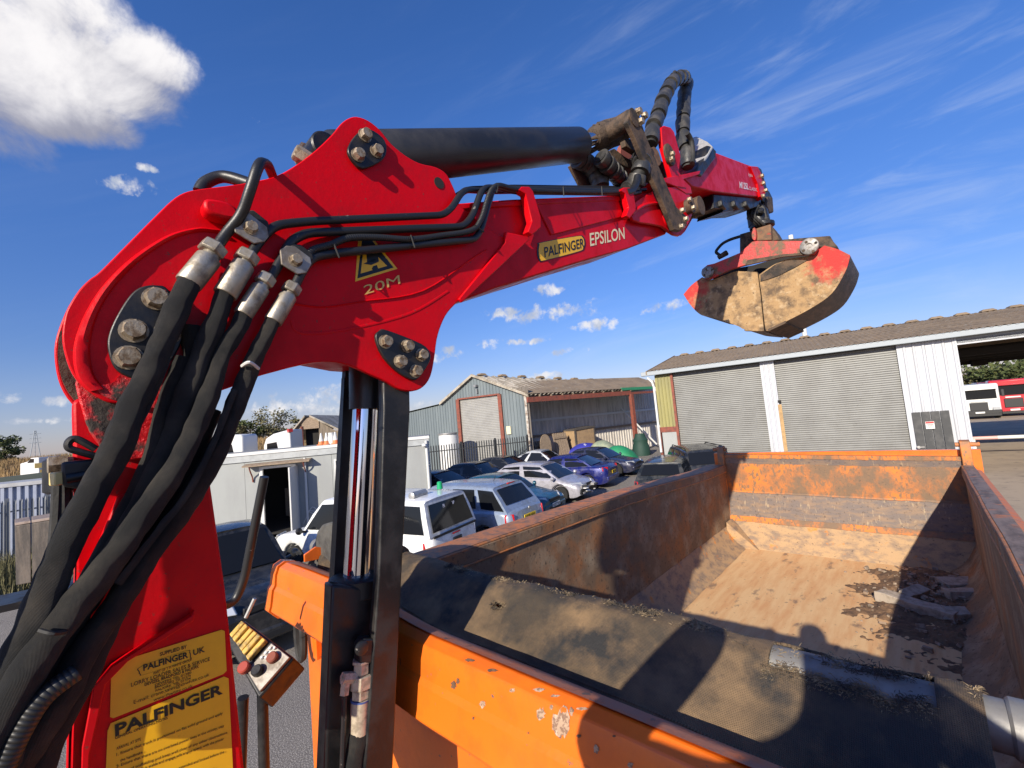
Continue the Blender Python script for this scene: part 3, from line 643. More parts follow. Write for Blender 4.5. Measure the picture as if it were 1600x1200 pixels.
# raised weld band round the pivot
arc = [(344, 365), (312, 363), (275, 372), (240, 392), (205, 420), (172, 458), (150, 500), (141, 545), (147, 585), (165, 608)]
out = [(344, 360), (310, 356), (270, 364), (232, 384), (194, 412), (156, 452), (128, 500), (114, 548), (120, 590), (140, 612)]
for nm, A_, th, mm in (('weld_band', arc, .006, red),):
    P1 = smooth_path(Cs(out, 0), 4); P2 = smooth_path(Cs(arc, 0), 4); b = MB(); rows = []
    for i, (p, q) in enumerate(zip(P1, P2)):
        j = .0016*noise.noise(V((i*.7, 1, 0)))
        rows.append([p+CN*.0005, p.lerp(q, .15)+CN*(.006+j), p.lerp(q, .5)+CN*(.0085+j*1.5), p.lerp(q, .85)+CN*(.006-j), q+CN*.0005])
    b.grid(rows).build(nm, mm, pl)
plate('mud_smear', [(205, 560), (232, 590), (262, 604), (270, 640), (215, 632), (168, 622), (150, 604), (180, 596)], .0006, .004, red_mud, pl, dens=4, bevel=0)
# raised pressed swage lines on the plate
for q in ([(437, 470), (500, 480), (560, 472), (660, 455), (740, 402), (760, 390)], [(455, 500), (470, 520), (540, 515), (640, 490), (700, 455)]):
    pts = smooth_path(Cs(q, -.001), 5); b = MB(); b.tube(pts, .0045, 8, flat=.6); b.build('weld_seam', red, pl)
plate('lifting_ear', [(312, 330), (318, 322), (345, 326), (364, 338), (362, 352), (345, 352), (318, 343)], .001, .040, red, pl, bevel=.006, dens=3)
# hole in the rear lug: a ring with a dark bore
b = MB(); c = C(686, 286, .0005); b.lathe(c, CN, [(-.02, .0175), (.0012, .0175), (.0012, .0150)], 24); b.build('lug_hole', dark_in, pl)
# guide brackets for the steel pipes on the beam
for q in ([(801, 302), (806, 297), (818, 297), (824, 304), (836, 344), (836, 360), (822, 372), (816, 366), (822, 350), (812, 308)],
          [(961, 302), (966, 297), (976, 297), (981, 303), (985, 325), (985, 333), (975, 345), (970, 340), (974, 328), (968, 306)]):
    b = MB(); b.prism(Cs(q, .0), CN*.030); b.build('pipe_guide', red, pl, bevel=.003)
# wedge plate where the beam leaves the bracket
plate('edge_plate', [(786, 364), (822, 371), (824, 376), (719, 474), (714, 468), (786, 380)], .0005, .012, red, pl, bevel=.003)
# --- pin covers with bolts
BM = {r: hexbolt(r, r*1.15) for r in (.0185, .0155, .0125)}
CF = frame3(CB, UP.cross(CN) * 0 + CN.cross(CB), CN)
def cover(px, bolts, r, parent, th=.012, o=0.0):
    pc = plate('pin_cover', px, o+.0006, o+th, blackp, parent, bevel=.0025, dens=4)
    for i, (x, y, a) in enumerate(bolts):
        rot = (CF @ Matrix.Rotation(a, 3, 'Z')).to_4x4(); rot.translation = C(x, y, o+th); inst('bolt', BM[r], pc, rot)
    return pc
cover([(168, 545), (171, 520), (185, 490), (204, 462), (222, 450), (245, 448), (262, 455), (290, 500), (270, 560), (225, 592), (200, 590), (178, 575)], [(244, 467, .3), (209, 517, .9), (201, 559, .5), (262, 520, .2)], .0185, pl)
cover([(541, 240), (545, 225), (556, 211), (568, 205), (582, 208), (598, 222), (601, 240), (593, 254), (566, 266), (552, 258)], [(570, 212, .2), (588, 237, .5), (559, 243, .8)], .0155, pl)
cover([(584, 528), (590, 518), (602, 517), (655, 538), (668, 552), (668, 566), (652, 590), (640, 594), (616, 580), (594, 555)], [(602, 534, .2), (636, 541, .6), (658, 555, .1), (625, 565, .8), (649, 580, .4)], .0155, pl)
# far side pin ends that show over the top of the plate
b = MB(); b.lathe(C(480, 238, -W-.01), CN, [(-.05, .028), (-.035, .032), (.0, .032)], 6); b.build('far_pin_nut', bolt_m, pl)
# --- warning triangle, lettering and name plate
tri = plate('warning_sticker', [(560, 369), (555, 440), (621, 420), (582, 372)], .0004, .0008, yellow, pl, bevel=0)
tri2 = [(566, 372), (558.5, 435), (615, 418), (580, 374)]; tri3 = [(568, 388), (563.5, 427.5), (605, 415.5), (578, 388)]
b = MB(); A_ = Cs(tri2, .0012); B_ = Cs(tri3, .0012)
for i in range(4): b.quad(A_[i], A_[(i+1) % 4], B_[(i+1) % 4], B_[i])
b.build('warning_border', ink, tri, smooth=0)
for q in ([(572, 393), (590, 393), (592, 408), (574, 410)], [(568, 412), (585, 404), (592, 409), (580, 414)], [(583, 416), (589, 414), (591, 420), (584, 424), (581, 420)]):
    b = MB(); b.add(Cs(q, .0016), [(0, 1, 2, 3) if len(q) == 4 else (0, 1, 2, 3, 4)]); b.build('warning_picture', ink, tri, smooth=0)
gold = mat('print_gold', (.62, .40, .10), .4)
text('lettering', '20M', gold, pl, C(569, 461), C(625, 443), C(567, 446), bold=.0, nrm=CN)
pill = smooth_path(Cs([(846, 381), (851, 377), (905, 367.5), (914, 369), (917, 378), (915, 386), (909, 391), (856, 405), (848, 404), (845, 394)], 0), 4, True)
def flat_ring(scale, off): 
    c = sum(pill, V((0, 0, 0)))/len(pill); return [c+(p-c)*scale+CN*off for p in pill]
POFF = -.0128
b = MB(); b.prism(flat_ring(1.05, POFF), CN*.0006); nameplate = b.build('name_plate', ink, pl, bevel=0)
b = MB(); b.prism(flat_ring(.985, POFF+.0008), CN*.0006); b.build('name_plate_face', yellow, nameplate, bevel=0)
text('lettering', 'PALFINGER', ink, nameplate, C(851, 402, POFF+.002), C(913, 386, POFF+.002), C(850, 385.5, POFF+.002), bold=.012, shear=.0, nrm=CN, lift=.0005)
text('lettering', 'EPSILON', cream, pl, C(922, 384.5, -.0135), C(976, 373, -.0135), C(921, 363.5, -.0135), bold=.012, nrm=CN, lift=.001)
# --- stickers on the mast
def sticker(px, off=-.0246):
    P = Cs(px, off+.0008); b = MB(); b.prism(P, CN*.0006); return b.build('sticker', yellow, mast, bevel=0)
OF = -.0226
s1 = sticker([(174, 1042), (179, 1036), (346, 984), (351, 986), (354, 1048), (349, 1053), (177, 1122), (172, 1120)])
s2 = sticker([(168, 1142), (173, 1130), (350, 1057), (357, 1060), (364, 1205), (366, 1330), (160, 1330)])
def tl(st, body, x0, y0, x1, y1, h, mt_=ink, bold=.012, shear=0.): text('lettering', body, mt_, st, C(x0, y0, OF), C(x1, y1, OF), C(x0-h*.04, y0-h, OF), bold=bold, shear=shear, nrm=CN, lift=.0006)
tl(s1, 'SUPPLIED BY', 250, 1025, 292, 1012.5, 5.5, bold=.02)
tl(s1, 'PALFINGER', 224, 1048, 294, 1027, 10, bold=.03); tl(s1, 'UK', 302, 1024, 320, 1018, 9, bold=.02)
ring = smooth_path(Cs([(217, 1050), (221, 1041), (290, 1017), (297, 1019), (298, 1026), (293, 1032), (226, 1054), (219, 1054)], OF+.0006), 4, True)
b = MB(); c = sum(ring, V((0, 0, 0)))/len(ring)
for i in range(len(ring)):
    p, q = ring[i], ring[(i+1) % len(ring)]; b.quad(p, q, c+(q-c)*.965, c+(p-c)*.965)
b.build('logo_ring', ink, s1, smooth=0)
tl(s1, 'PART OF T H WHITE GROUP', 240, 1054, 300, 1032, 4)
tl(s1, 'LORRY LOADER SALES & SERVICE', 205, 1073, 328, 1032, 6.5, bold=.006)
tl(s1, 'DEVIZES, BRADFORD & FALKIRK', 226, 1072, 311, 1043, 5, bold=.02)
tl(s1, 'DEVIZES TEL 01380', 242, 1072, 299, 1052, 3.6); tl(s1, 'BRADFORD TEL 01274', 242, 1076, 298, 1057, 3.6); tl(s1, 'FALKIRK TEL 01324', 243, 1081, 298, 1061, 3.6)
tl(s1, 'E-mail: crane.sales@thwhite.co.uk', 209, 1100, 327, 1056, 6, bold=.0); tl(s1, 'www.thwhite.co.uk', 240, 1096, 301, 1073, 5, bold=.0)
tl(s2, 'PALFINGER', 180, 1150, 348, 1083, 18, bold=.035)
tl(s2, 'GENERAL OPERATING NOTES', 180, 1155, 262, 1123, 4, bold=.02)
LN = ['ARRIVAL AT SITE', '1. Ensure that truck is positioned on flat solid ground and apply', '    the handbrake.', '2. Ensure that there are no overhead power lines in the vicinity, stay', '    clear of scaffolding and keep well clear of any other obstructions.',
      '3. Ensure vehicle is stable and engage safe engine speed, with the power', '    take off ready.', '4. Check that the stabiliser beams are extended and locked before the', '    boom is moved. Do not reach over people.', '5. When only one side is in use, fit the required stabiliser', '    pads beneath the legs.', 'Read the operators manual before use.']
for i, t in enumerate(LN):
    n = len(t); w = 2.55*n; y0 = 1172+i*9.2; x0 = 182+(6 if t.startswith(' ') else 0); t = t.strip(); w = min(2.55*len(t), 168)
    tl(s2, t, x0, y0, x0+w, y0-w*(.40-.006*i), 4.6, bold=.012)
# --- upper cylinder (stick cylinder) lying along the boom, between the side plates
MO = -W/2
ca, cb = C(470, 246, MO), C(908, 226, MO)
def cyl_part(name, a, b, prof, mt_, parent, n=36):
    a, b = V(a), V(b); ax = (b-a); l = ax.length; bb = MB(); bb.lathe(a, ax, [(h*l, r) for h, r in prof], n); return bb.build(name, mt_, parent)
r0 = .0785
def cy(px, py): return C(px, py, MO)
ucyl = cyl_part('stick_cylinder', C(520, 252, MO), C(905, 226.5, MO), [(-.05, .045), (-.012, .070), (0, r0-.004), (.004, r0), (.985, r0), (.998, r0-.006), (1.0, r0-.012)], black_sat, crane)
b = MB(); b.lathe(C(497, 244, MO)-CN*.06, CN, [(0, .036), (.004, .040), (.116, .040), (.12, .036)], 32); b.build('cylinder_eye', blackp, ucyl)
b = MB(); b.lathe(C(470, 243, -.03), CB*-.9+UP*.3, [(-.05, .020), (.012, .020), (.016, .017)], 6); b.build('port_plug', bolt_m, ucyl)
cyl_part('cylinder_rod', C(896, 227, MO), C(945, 212, MO), [(0, .036), (1, .036)], chrome, ucyl, 28)
eye = C(962, 206, MO)
cyl_part('rod_eye', C(926, 217, MO), C(966, 205, MO), [(0, .045), (.1, .058), (.5, .072), (1, .072)], mud, ucyl, 24)
ax_e = CN
b = MB(); b.lathe(eye-CN*.10, CN, [(0, .060), (.01, .066), (.20, .066), (.21, .055)], 28); b.build('rod_eye_bush', mud, ucyl)
# mud cakes
b = MB(); rng = random.Random(2)
for i in range(46):
    p = eye.lerp(C(934, 215, MO), rng.random())+V((rng.gauss(0, 1), rng.gauss(0, 1), rng.gauss(.3, 1))).normalized()*.062; s_ = .008+.011*rng.random()
    b.lathe(p, V((rng.gauss(0, 1), rng.gauss(0, 1), rng.gauss(0, 1))), [(-s_, s_*.4), (-s_*.3, s_), (s_*.4, s_*.8), (s_, s_*.3)], 7)
b.build('caked_mud', mud, ucyl, kind='stuff')
# --- lift cylinder under the boom: polished rod between two guard plates
lcyl = thing('lift_cylinder', '', '', C(560, 1150, MO)); del lcyl['label'], lcyl['category']
lcyl.parent = crane; lcyl.location = lcyl.location-WO[crane.name]
def LC(px, py): return C(px, py, MO)
b = MB(); b.lathe(LC(556, 925), LC(573, 600)-LC(556, 925), [(-.1, .034), (.62, .034)], 32); b.build('polished_rod', chrome, lcyl)
b = MB(); b.lathe(LC(545, 1200), LC(556, 918)-LC(545, 1200), [(-.25, .062), (.40, .062), (.405, .068), (.445, .068), (.45, .060)], 28); b.build('barrel', blackp, lcyl)
b = MB(); b.lathe(LC(574, 640), LC(576, 560)-LC(574, 640), [(0, .048), (.12, .052), (.2, .052)], 28); b.build('rod_head', blackp, lcyl)
def slab(name, px, o0, th, bev=.004): b = MB(); b.prism(Cs(px, o0), CN*-th); return b.build(name, blackp, lcyl, bevel=bev)
slab('guard_plate', [(598, 560), (640, 575), (641, 640), (626, 940), (612, 1250), (566, 1250), (592, 900), (600, 640)], -.015, .03)
slab('guard_plate', [(541, 575), (560, 575), (552, 660), (538, 900), (520, 1250), (498, 1250), (522, 880), (535, 660)], -W+.05, .03)
b = MB(); b.prism(Cs([(536, 915), (588, 922), (588, 1000), (578, 1250), (505, 1250), (519, 914)], -.07), CN*-.05); b.build('lower_block', blackp, lcyl, bevel=.006)
b = MB(); b.prism(Cs([(538, 590), (632, 600), (640, 640), (622, 940), (604, 1250), (500, 1250), (522, 900), (534, 680)], -.215), CN*-.02); b.build('guard_back', blackp, lcyl)
# fittings on the lower block
b = MB(); b.prism(Cs([(552, 1003), (560, 992), (580, 991), (581, 1018), (576, 1030), (552, 1030)], -.055), CN*.035); b.build('hose_elbow', pipe_blk, lcyl, bevel=.004)
b = MB(); b.lathe(C(564, 1012, -.02), CN, [(0, .016), (.006, .016), (.008, .013)], 20); b.build('elbow_cap', pipe_blk, lcyl)
OFt = -.04
lightz = mat('dusty_zinc', (.50, .42, .31), .6, .35, c2=(.32, .26, .19), scale=60, rough2=.8, bump=.0006, bscale=160)
for nm, y0, y1, r, n in (('hex_nut', 1030, 1035, .0225, 6), ('adapter', 1035, 1052, .019, 6), ('hex_nut', 1053, 1074, .0265, 6), ('hex_nut', 1075, 1090, .0215, 6), ('ferrule', 1091, 1145, .0215, 16)):
    x0 = 565-(y0-1030)*.03; x1 = 565-(y1-1030)*.03
    b = MB(); b.cyl(C(x0, y0, OFt), C(x1, y1, OFt), r, n); b.build(nm, lightz, lcyl, bevel=.0015)
b = MB(); b.cyl(C(563, 1091.5, OFt), C(562.8, 1094, OFt), .0225, 16); b.build('blue_band', mat('blue_print', (.06, .10, .28), .5), lcyl)
b = MB(); b.cyl(C(556, 1058, OFt), C(535, 1060, OFt), .013, 6); b.cyl(C(541, 1056, OFt), C(538, 1085, OFt), .011, 6); b.build('tee_branch', lightz, lcyl)
b = MB(); b.tube(smooth_path(Cs([(538, 1085), (537, 1130), (533, 1230)], OFt), 4), .006, 8); b.build('thin_hose', pipe_blk, lcyl)
b = MB(); b.tube(smooth_path(Cs([(562, 1143), (556, 1180), (545, 1260)], OFt), 5), [.021+.004*(i/10) for i in range(11)], 14, jit=.25); b.build('fabric_sleeve', sleeve, lcyl)

# --- steel pipes with clamps along the near side plate
def pipe(px, r, bend=.03, name='steel_pipe', mt_=None, parent=None, sm=False):
    P = [C(x, y, o) for x, y, o in px]; P = smooth_path(P, 6) if sm else round_path(P, bend, 6)
    b = MB(); b.tube(P, r, 14); return b.build(name, mt_ or pipe_blk, parent or crane)
pipe([(330, 400, .028), (352, 366, .030), (378, 336, .050), (391, 297, .075), (405, 253, .088), (418, 256, .03), (428, 280, -.10)], .0105, .028)
pipe([(384, 410, .028), (404, 378, .030), (428, 352, .026), (480, 346, .022), (692, 336, .022), (706, 325, .022), (724, 296, .020), (760, 299, -.02), (985, 296, -.05), (1010, 288, -.06)], .0100, .04)
pipe([(414, 446, .028), (438, 410, .030), (452, 378, .026), (478, 364, .024), (724, 354, .022), (738, 338, .022), (754, 293, .022), (790, 294, -.01), (984, 299, -.02), (1008, 296, -.03)], .0105, .04)
pipe([(454, 460, .028), (474, 420, .030), (488, 402, .026), (520, 396, .024), (742, 374, .022), (752, 358, .024), (771, 290, .024), (800, 299, .005), (984, 303, .0), (1000, 300, 0)], .0105, .04)
pipe([(478, 402, .030), (490, 390, .030), (515, 383, .030), (545, 372, .030), (590, 371, .030), (642, 374, .030), (690, 368, .026), (736, 360, .032), (752, 342, .034), (772, 292, .034), (812, 296, .02), (900, 300, .012), (978, 300, .012)], .0085, name='corrugated_conduit', mt_=conduit, sm=True)
for (x0, y0), (x1, y1) in (((522, 382), (530, 402)), ((642, 368), (648, 386)), ((742, 352), (756, 362)), ((778, 288), (776, 300)), ((880, 292), (881, 306)), ((940, 292), (941, 306))):
    b = MB(); b.tube([C(x0, y0, .012), C(x0, y0, .040), C(x1, y1, .040), C(x1, y1, .012)], .0022, 6); b.build('cable_tie', rubber, crane)
# pipes that come up behind the shaped plate
b = MB(); b.tube(smooth_path([C(312, 300, -.10), C(322, 285, -.10), C(350, 276, -.09), C(390, 287, -.05)], 6), .0135, 12); b.build('steel_pipe', pipe_blk, crane)
b = MB(); b.tube(round_path([C(705, 312, -.14), C(730, 296, -.14), C(800, 293, -.12), C(985, 294, -.12)], .03), .011, 10); b.build('steel_pipe', pipe_blk, crane)
def zz(pts, ox, oy, k): return [(ox+x/k, oy+y/k) for x, y in pts]
for pts, ctrp in (([(345, 465), (430, 455), (545, 545), (555, 605), (530, 635), (465, 648), (345, 575), (330, 510)], (447, 545)), ([(625, 685), (665, 660), (720, 665), (815, 735), (822, 775), (790, 830), (735, 838), (635, 775)], (727, 747))):
    cp = plate('pipe_clamp', zz(pts, 280, 220, 4), .040, .046, clampm, crane, bevel=.0015)
    plate('clamp_block', zz([((x-ctrp[0])*.8+ctrp[0], (y-ctrp[1])*.8+ctrp[1]) for x, y in pts], 280, 220, 4), .002, .0398, rubber, cp)
    rot = CF.to_4x4(); c = zz([ctrp], 280, 220, 4)[0]; rot.translation = C(*c, .046); inst('bolt', BM[.0125], cp, rot)
# hose ends: nut, ferrule
for (nx, ny), (fx, fy), (ex, ey), r in (((333, 389), (327, 403), (294, 444), .0225), ((386, 402), (381, 413), (351, 461), .0215), ((415, 437), (408, 449), (379, 493), .0180), ((456, 451), (451, 462), (426, 503), .0180)):
    o_ = .030; fit = MB(); a, f_, e = C(nx, ny, o_), C(fx, fy, o_), C(ex, ey, o_+.006); d = (e-f_).normalized()
    n_ = MB(); n_.lathe(a-d*.011, d, [(0, r*.92), (.003, r*1.08), (.021, r*1.08), (.024, r*.92)], 6); hn = n_.build('hose_nut', zinc, crane, bevel=.001)
    fit.lathe(f_-d*.012, d, [(0, r*.72), (.012, r*.72), (.014, r*.98), (.02, r), ((e-f_).length+.01, r), ((e-f_).length+.012, r*.93)], 20); fit.build('hose_ferrule', zinc, crane)
# --- fabric sleeved hoses from the boom down to the foot of the mast, and two unseen ones for shade
def hose(px, rr, name='sleeved_hose', mt_=None, flat=None, jit=.16, n=20, lab=None):
    P = smooth_path([C(x, y, o) for x, y, o in px], 9); m_ = len(P)
    rs = [rr[0]+(rr[1]-rr[0])*i/(m_-1) for i in range(m_)] if isinstance(rr, tuple) else rr
    b = MB(); b.tube(P, rs, n, jit=jit, flat=flat); return b.build(name, mt_ or sleeve, crane, label=lab)
hose([(296, 441, .036), (283, 468, .040), (262, 515, .046), (240, 570, .052), (212, 622, .058), (186, 690, .062), (150, 760, .066), (116, 830, .070), (84, 905, .075), (55, 970, .08), (34, 1020, .082), (20, 1090, .085), (0, 1200, .09)], (.0185, .022), jit=.22)
hose([(353, 458, .036), (338, 500, .036), (316, 550, .036), (296, 610, .036), (272, 680, .034), (236, 760, .036), (190, 850, .040), (140, 930, .046), (90, 1010, .05), (50, 1100, .055), (20, 1200, .06)], (.0175, .021), jit=.22)
hose([(381, 490, .036), (370, 515, .038), (346, 560, .042), (330, 610, .050), (305, 670, .062), (268, 745, .074), (215, 820, .082), (150, 905, .088), (95, 975, .094), (50, 1042, .10), (10, 1110, .10), (-40, 1190, .10)], (.0150, .0225), jit=.26)
hose([(428, 500, .036), (415, 526, .036), (394, 570, .036), (366, 640, .036), (330, 720, .042), (282, 800, .048), (235, 862, .055), (185, 940, .06), (130, 1020, .064), (78, 1110, .07), (20, 1210, .07)], (.0145, .022), jit=.26)
hose([(330, 640, .010), (300, 720, .015), (262, 800, .02), (215, 890, .03), (170, 970, .04), (120, 1070, .048), (80, 1150, .05), (50, 1230, .05)], (.017, .022))
for shade_hose in ([(-150, 640, .07), (-230, 770, .09), (-330, 930, .10), (-450, 1180, .10)], [(-130, 760, .07), (-180, 880, .09), (-260, 1020, .10), (-350, 1270, .10)]): hose(shade_hose, .030)  # made-up hoses out of view, added to cast shade on the mast
hose([(290, 560, .012), (262, 640, .016), (240, 720, .018), (200, 800, .02), (150, 900, .025), (105, 1000, .03), (70, 1100, .035)], (.018, .018))
hose([(300, 510, .012), (300, 590, .010), (285, 660, .010), (262, 740, .012)], (.018, .018), jit=.3)
hose([(120, 1050, .10), (85, 1075, .105), (60, 1100, .108), (35, 1140, .11), (10, 1190, .11), (0, 1220, .11)], .0125, 'corrugated_hose', conduit, jit=0)
# stitched seams standing along the sleeves
def seam(px, name='sleeve_seam'):
    P = smooth_path([C(x, y, o) for x, y, o in px], 9); b = MB()
    rows = [[p, p+(P[min(i+1, len(P)-1)]-P[max(i-1, 0)]).normalized().cross(CN)*(.011+.003*noise.noise(p*30))+CN*.004*noise.noise(p*18)] for i, p in enumerate(P)]
    b.uv = {}; b.grid(rows)
    for i in range(len(rows)-1): b.uv[i] = [(0, i*.01), (.3, i*.01), (.3, i*.01+.01), (0, i*.01+.01)]
    o = b.build(name, sleeve, crane, fix=False); s_ = o.modifiers.new('s', 'SOLIDIFY'); s_.thickness = .004
seam([(268, 560, .058), (242, 625, .06), (214, 680, .07), (178, 755, .072), (142, 830, .078), (108, 905, .08)])
seam([(372, 610, .052), (340, 690, .066), (300, 770, .08), (250, 835, .088), (190, 915, .092)])
for pts in (((378, 572, .05), (390, 566, .07), (404, 576, .05)), ((62, 985, .115), (84, 990, .128), (112, 985, .10))):
    b = MB(); b.tube(smooth_path([C(*p) for p in pts], 5), .0032, 6); b.build('cable_tie', white_p if pts[0][0] > 200 else rubber, crane)
# scuffed marks on the dark hose sleeve
# --- elbow joint
ELc = thing('elbow_joint', '', '', C(1050, 320, MO)); del ELc['label'], ELc['category']; ELc.parent = crane; ELc.location = ELc.location-WO[crane.name]
def zb(pts): return zz(pts, 870, 100, 1600/360)
cheek = [(510, 1000), (560, 950), (640, 900), (760, 858), (850, 850), (910, 900), (945, 980), (945, 1040), (900, 1130), (850, 1195), (800, 1180), (740, 1140), (700, 1120), (690, 1085), (560, 1090), (500, 1110)]
cheek = [(518, 990), (600, 920), (700, 872), (800, 852), (880, 860), (925, 910), (945, 985), (940, 1050), (900, 1130), (850, 1195), (780, 1165), (735, 1130), (640, 1110), (530, 1085)]
for o0, o1 in ((.012, -.004), (-W+.01, -W+.026)):
    b = MB(); b.prism(smooth_path(Cs(zb(cheek), o0), 2, True), CN*(o1-o0)); b.build('elbow_cheek', red, ELc, bevel=.004)
b = MB(); b.lathe(C(1060, 335, MO)-CN*.16, CN, [(0, .06), (.31, .06)], 24); b.build('elbow_pin', brownst, ELc)
b = MB(); P1 = smooth_path(Cs(zb([(520, 1040), (600, 985), (700, 970), (745, 1000), (760, 1050)]), .014), 4); b.tube(P1, .010, 8); b.build('cheek_weld', red, ELc)
b = MB(); b.lathe(C(*zb([(765, 1075)])[0], .010), CN, [(0, .055), (.012, .055), (.016, .048)], 24); b.build('cheek_boss', red, ELc)
# link arms
def link_arm(name, px, o0, th, mt_=None):
    b = MB(); b.prism(Cs(zb(px), o0), CN*-th); return b.build(name, mt_ or brownst, ELc, bevel=.004)
la = link_arm('link_arm', [(505, 330), (530, 312), (560, 322), (580, 380), (620, 500), (700, 690), (830, 990), (905, 1060), (905, 1120), (860, 1160), (815, 1150), (780, 1060), (700, 870), (600, 650), (530, 480), (490, 400)], .055, .026)
for x, y in ((560, 335), (600, 365), (575, 405)):
    rot = CF.to_4x4(); rot.translation = C(*zb([(x, y)])[0], .056); inst('bolt', BM[.0185], la, rot)
for x, y in ((865, 1020), (890, 1080), (860, 1130)):
    rot = CF.to_4x4(); rot.translation = C(*zb([(x, y)])[0], .056); inst('bolt', BM[.0155], la, rot)
link_arm('link_arm', [(130, 690), (200, 640), (260, 830), (250, 870), (190, 870), (100, 700)], -W+.02, .026)
link_arm('link_arm', [(365, 600), (400, 585), (470, 640), (560, 690), (540, 730), (490, 720), (400, 670)], -.08, .05)
link_arm('link_arm', [(470, 515), (520, 520), (600, 600), (720, 640), (730, 690), (660, 690), (560, 620), (480, 570)], -.02, .03)
b = MB(); b.lathe(C(*zb([(690, 640)])[0], .03), -CN, [(0, .05), (.22, .05)], 22); b.build('link_pin', mat('rusty_pin', (.24, .125, .06), .7, .3, c2=(.12, .07, .04), scale=20), ELc)
b = MB(); b.lathe(C(*zb([(540, 370)])[0], .06), -CN, [(-.002, .036), (0, .046), (.12, .046), (.30, .046)], 24); b.build('link_pin', brownst, ELc)
b = MB(); b.lathe(C(*zb([(930, 985)])[0], .035), -CN, [(-.014, .02), (-.010, .045), (.05, .045)], 18); b.build('pin_end', brownst, ELc)
for x, y in ((915, 945), (940, 1000)):
    rot = CF.to_4x4(); rot.translation = C(*zb([(x, y)])[0], .045); inst('bolt', BM[.0155], ELc, rot)
# curved far guard seen through the links
b = MB(); b.lathe(C(*zb([(500, 720)])[0], -W+.02), CN, [(0, .14), (.03, .14), (.03, .12)], 26); b.build('far_boss', rustp, ELc)
link_arm('far_cheek', [(445, 590), (500, 600), (540, 660), (540, 800), (490, 850), (450, 800), (435, 700)], -W+.03, .02, red_worn)
b = MB(); b.box(C(*zb([(640, 800)])[0], MO), (.16, .30, .20)); b.build('valve_block', mud, ELc, bevel=.02)
# --- second arm
arm = plate('outer_arm', zb([(880, 790), (1000, 740), (1080, 640), (1110, 618), (1420, 735), (1445, 900), (1430, 925), (1090, 885), (940, 850)]), -.005, -W+.03, red, crane, bevel=.006)
plate('arm_hinge_plate', zb([(725, 440), (745, 428), (790, 440), (815, 470), (860, 640), (850, 745), (870, 790), (930, 850), (940, 900), (900, 900), (820, 850), (790, 760), (735, 560)]), .016, -.01, red, arm, bevel=.004)
plate('arm_hinge_plate', zb([(725, 440), (745, 428), (790, 440), (815, 470), (860, 640), (850, 745), (870, 790), (820, 850), (790, 760), (735, 560)]), -W+.06, -W+.03, red, arm, bevel=.004)
b = MB(); b.lathe(C(*zb([(775, 635)])[0], .0165), CN, [(0, .062), (.012, .062), (.014, .05)], 24); pe = b.build('hinge_pin', brownst, arm)
for x, y in ((795, 628), (790, 665)):
    rot = CF.to_4x4(); rot.translation = C(*zb([(x, y)])[0], .03); inst('bolt', BM[.0155], pe, rot)
plate('arm_foot', zb([(700, 800), (860, 770), (1000, 740), (990, 765), (880, 800), (900, 860), (830, 850)]), .02, -.20, red, arm, bevel=.003)
plate('taped_cover', zb([(1050, 560), (1082, 572), (1112, 605), (1106, 650), (1012, 777), (960, 750), (985, 702), (1038, 642)]), .012, -.20, blackp, arm, bevel=.012)
tp_ = [C(*zb([(x, y)])[0], o) for x, y, o in ((930, 515, -.20), (970, 503, -.16), (1045, 540, -.03), (1080, 572, .018), (1040, 645, .018), (990, 710, .0), (958, 695, -.05), (944, 600, -.16))]
b = MB(); b.prism(tp_, CB*.02); b.build('tape', silver, arm, bevel=.003)
b = MB(); b.prism(Cs(zb([(1430, 860), (1475, 880), (1500, 930), (1500, 1000), (1470, 1010), (1440, 960), (1420, 930)]), -.05), CN*-.12); b.build('tip_bracket', blackp, arm, bevel=.01)
plate('arm_collar', zb([(1345, 708), (1395, 712), (1420, 760), (1450, 900), (1430, 940), (1415, 920), (1395, 830)]), .012, -W+.02, red, arm, bevel=.004)
plate('arm_head', zb([(1395, 712), (1420, 730), (1465, 880), (1440, 900), (1420, 800)]), .004, -W+.03, blackp, arm, bevel=.004)
for x, y in ((1418, 780), (1428, 830), (1445, 880), (1425, 920)):
    rot = CF.to_4x4(); rot.translation = C(*zb([(x, y)])[0], .012); inst('bolt', BM[.0185], arm, rot)
plate('under_valve', zb([(1090, 905), (1420, 935), (1415, 985), (1330, 1010), (1240, 1010), (1150, 1030), (1155, 1010), (1090, 1000)]), -.03, -W+.05, blackp, arm, bevel=.012)
for x in (1140, 1230, 1310):
    b = MB(); b.box(C(*zb([(x, 985)])[0], -.03), (.05, .10, .05)); b.build('valve_section', blackp, arm, bevel=.01)
text('lettering', 'M125L', white_print, arm, C(*zb([(1268, 860)])[0], -.0045), C(*zb([(1330, 872)])[0], -.0045), C(*zb([(1266, 815)])[0], -.0045), bold=.025, nrm=CN, lift=.002)
text('lettering', 'CLASSIC', white_print, arm, C(*zb([(1334, 874)])[0], -.0045), C(*zb([(1392, 886)])[0], -.0045), C(*zb([(1332, 850)])[0], -.0045), bold=.0, nrm=CN, lift=.002)
text('lettering', 'Hydraulics', white_print, arm, C(*zb([(1330, 780)])[0], -.0045), C(*zb([(1375, 788)])[0], -.0045), C(*zb([(1326, 756)])[0], -.0045), bold=.0, shear=.3, nrm=CN, lift=.002)
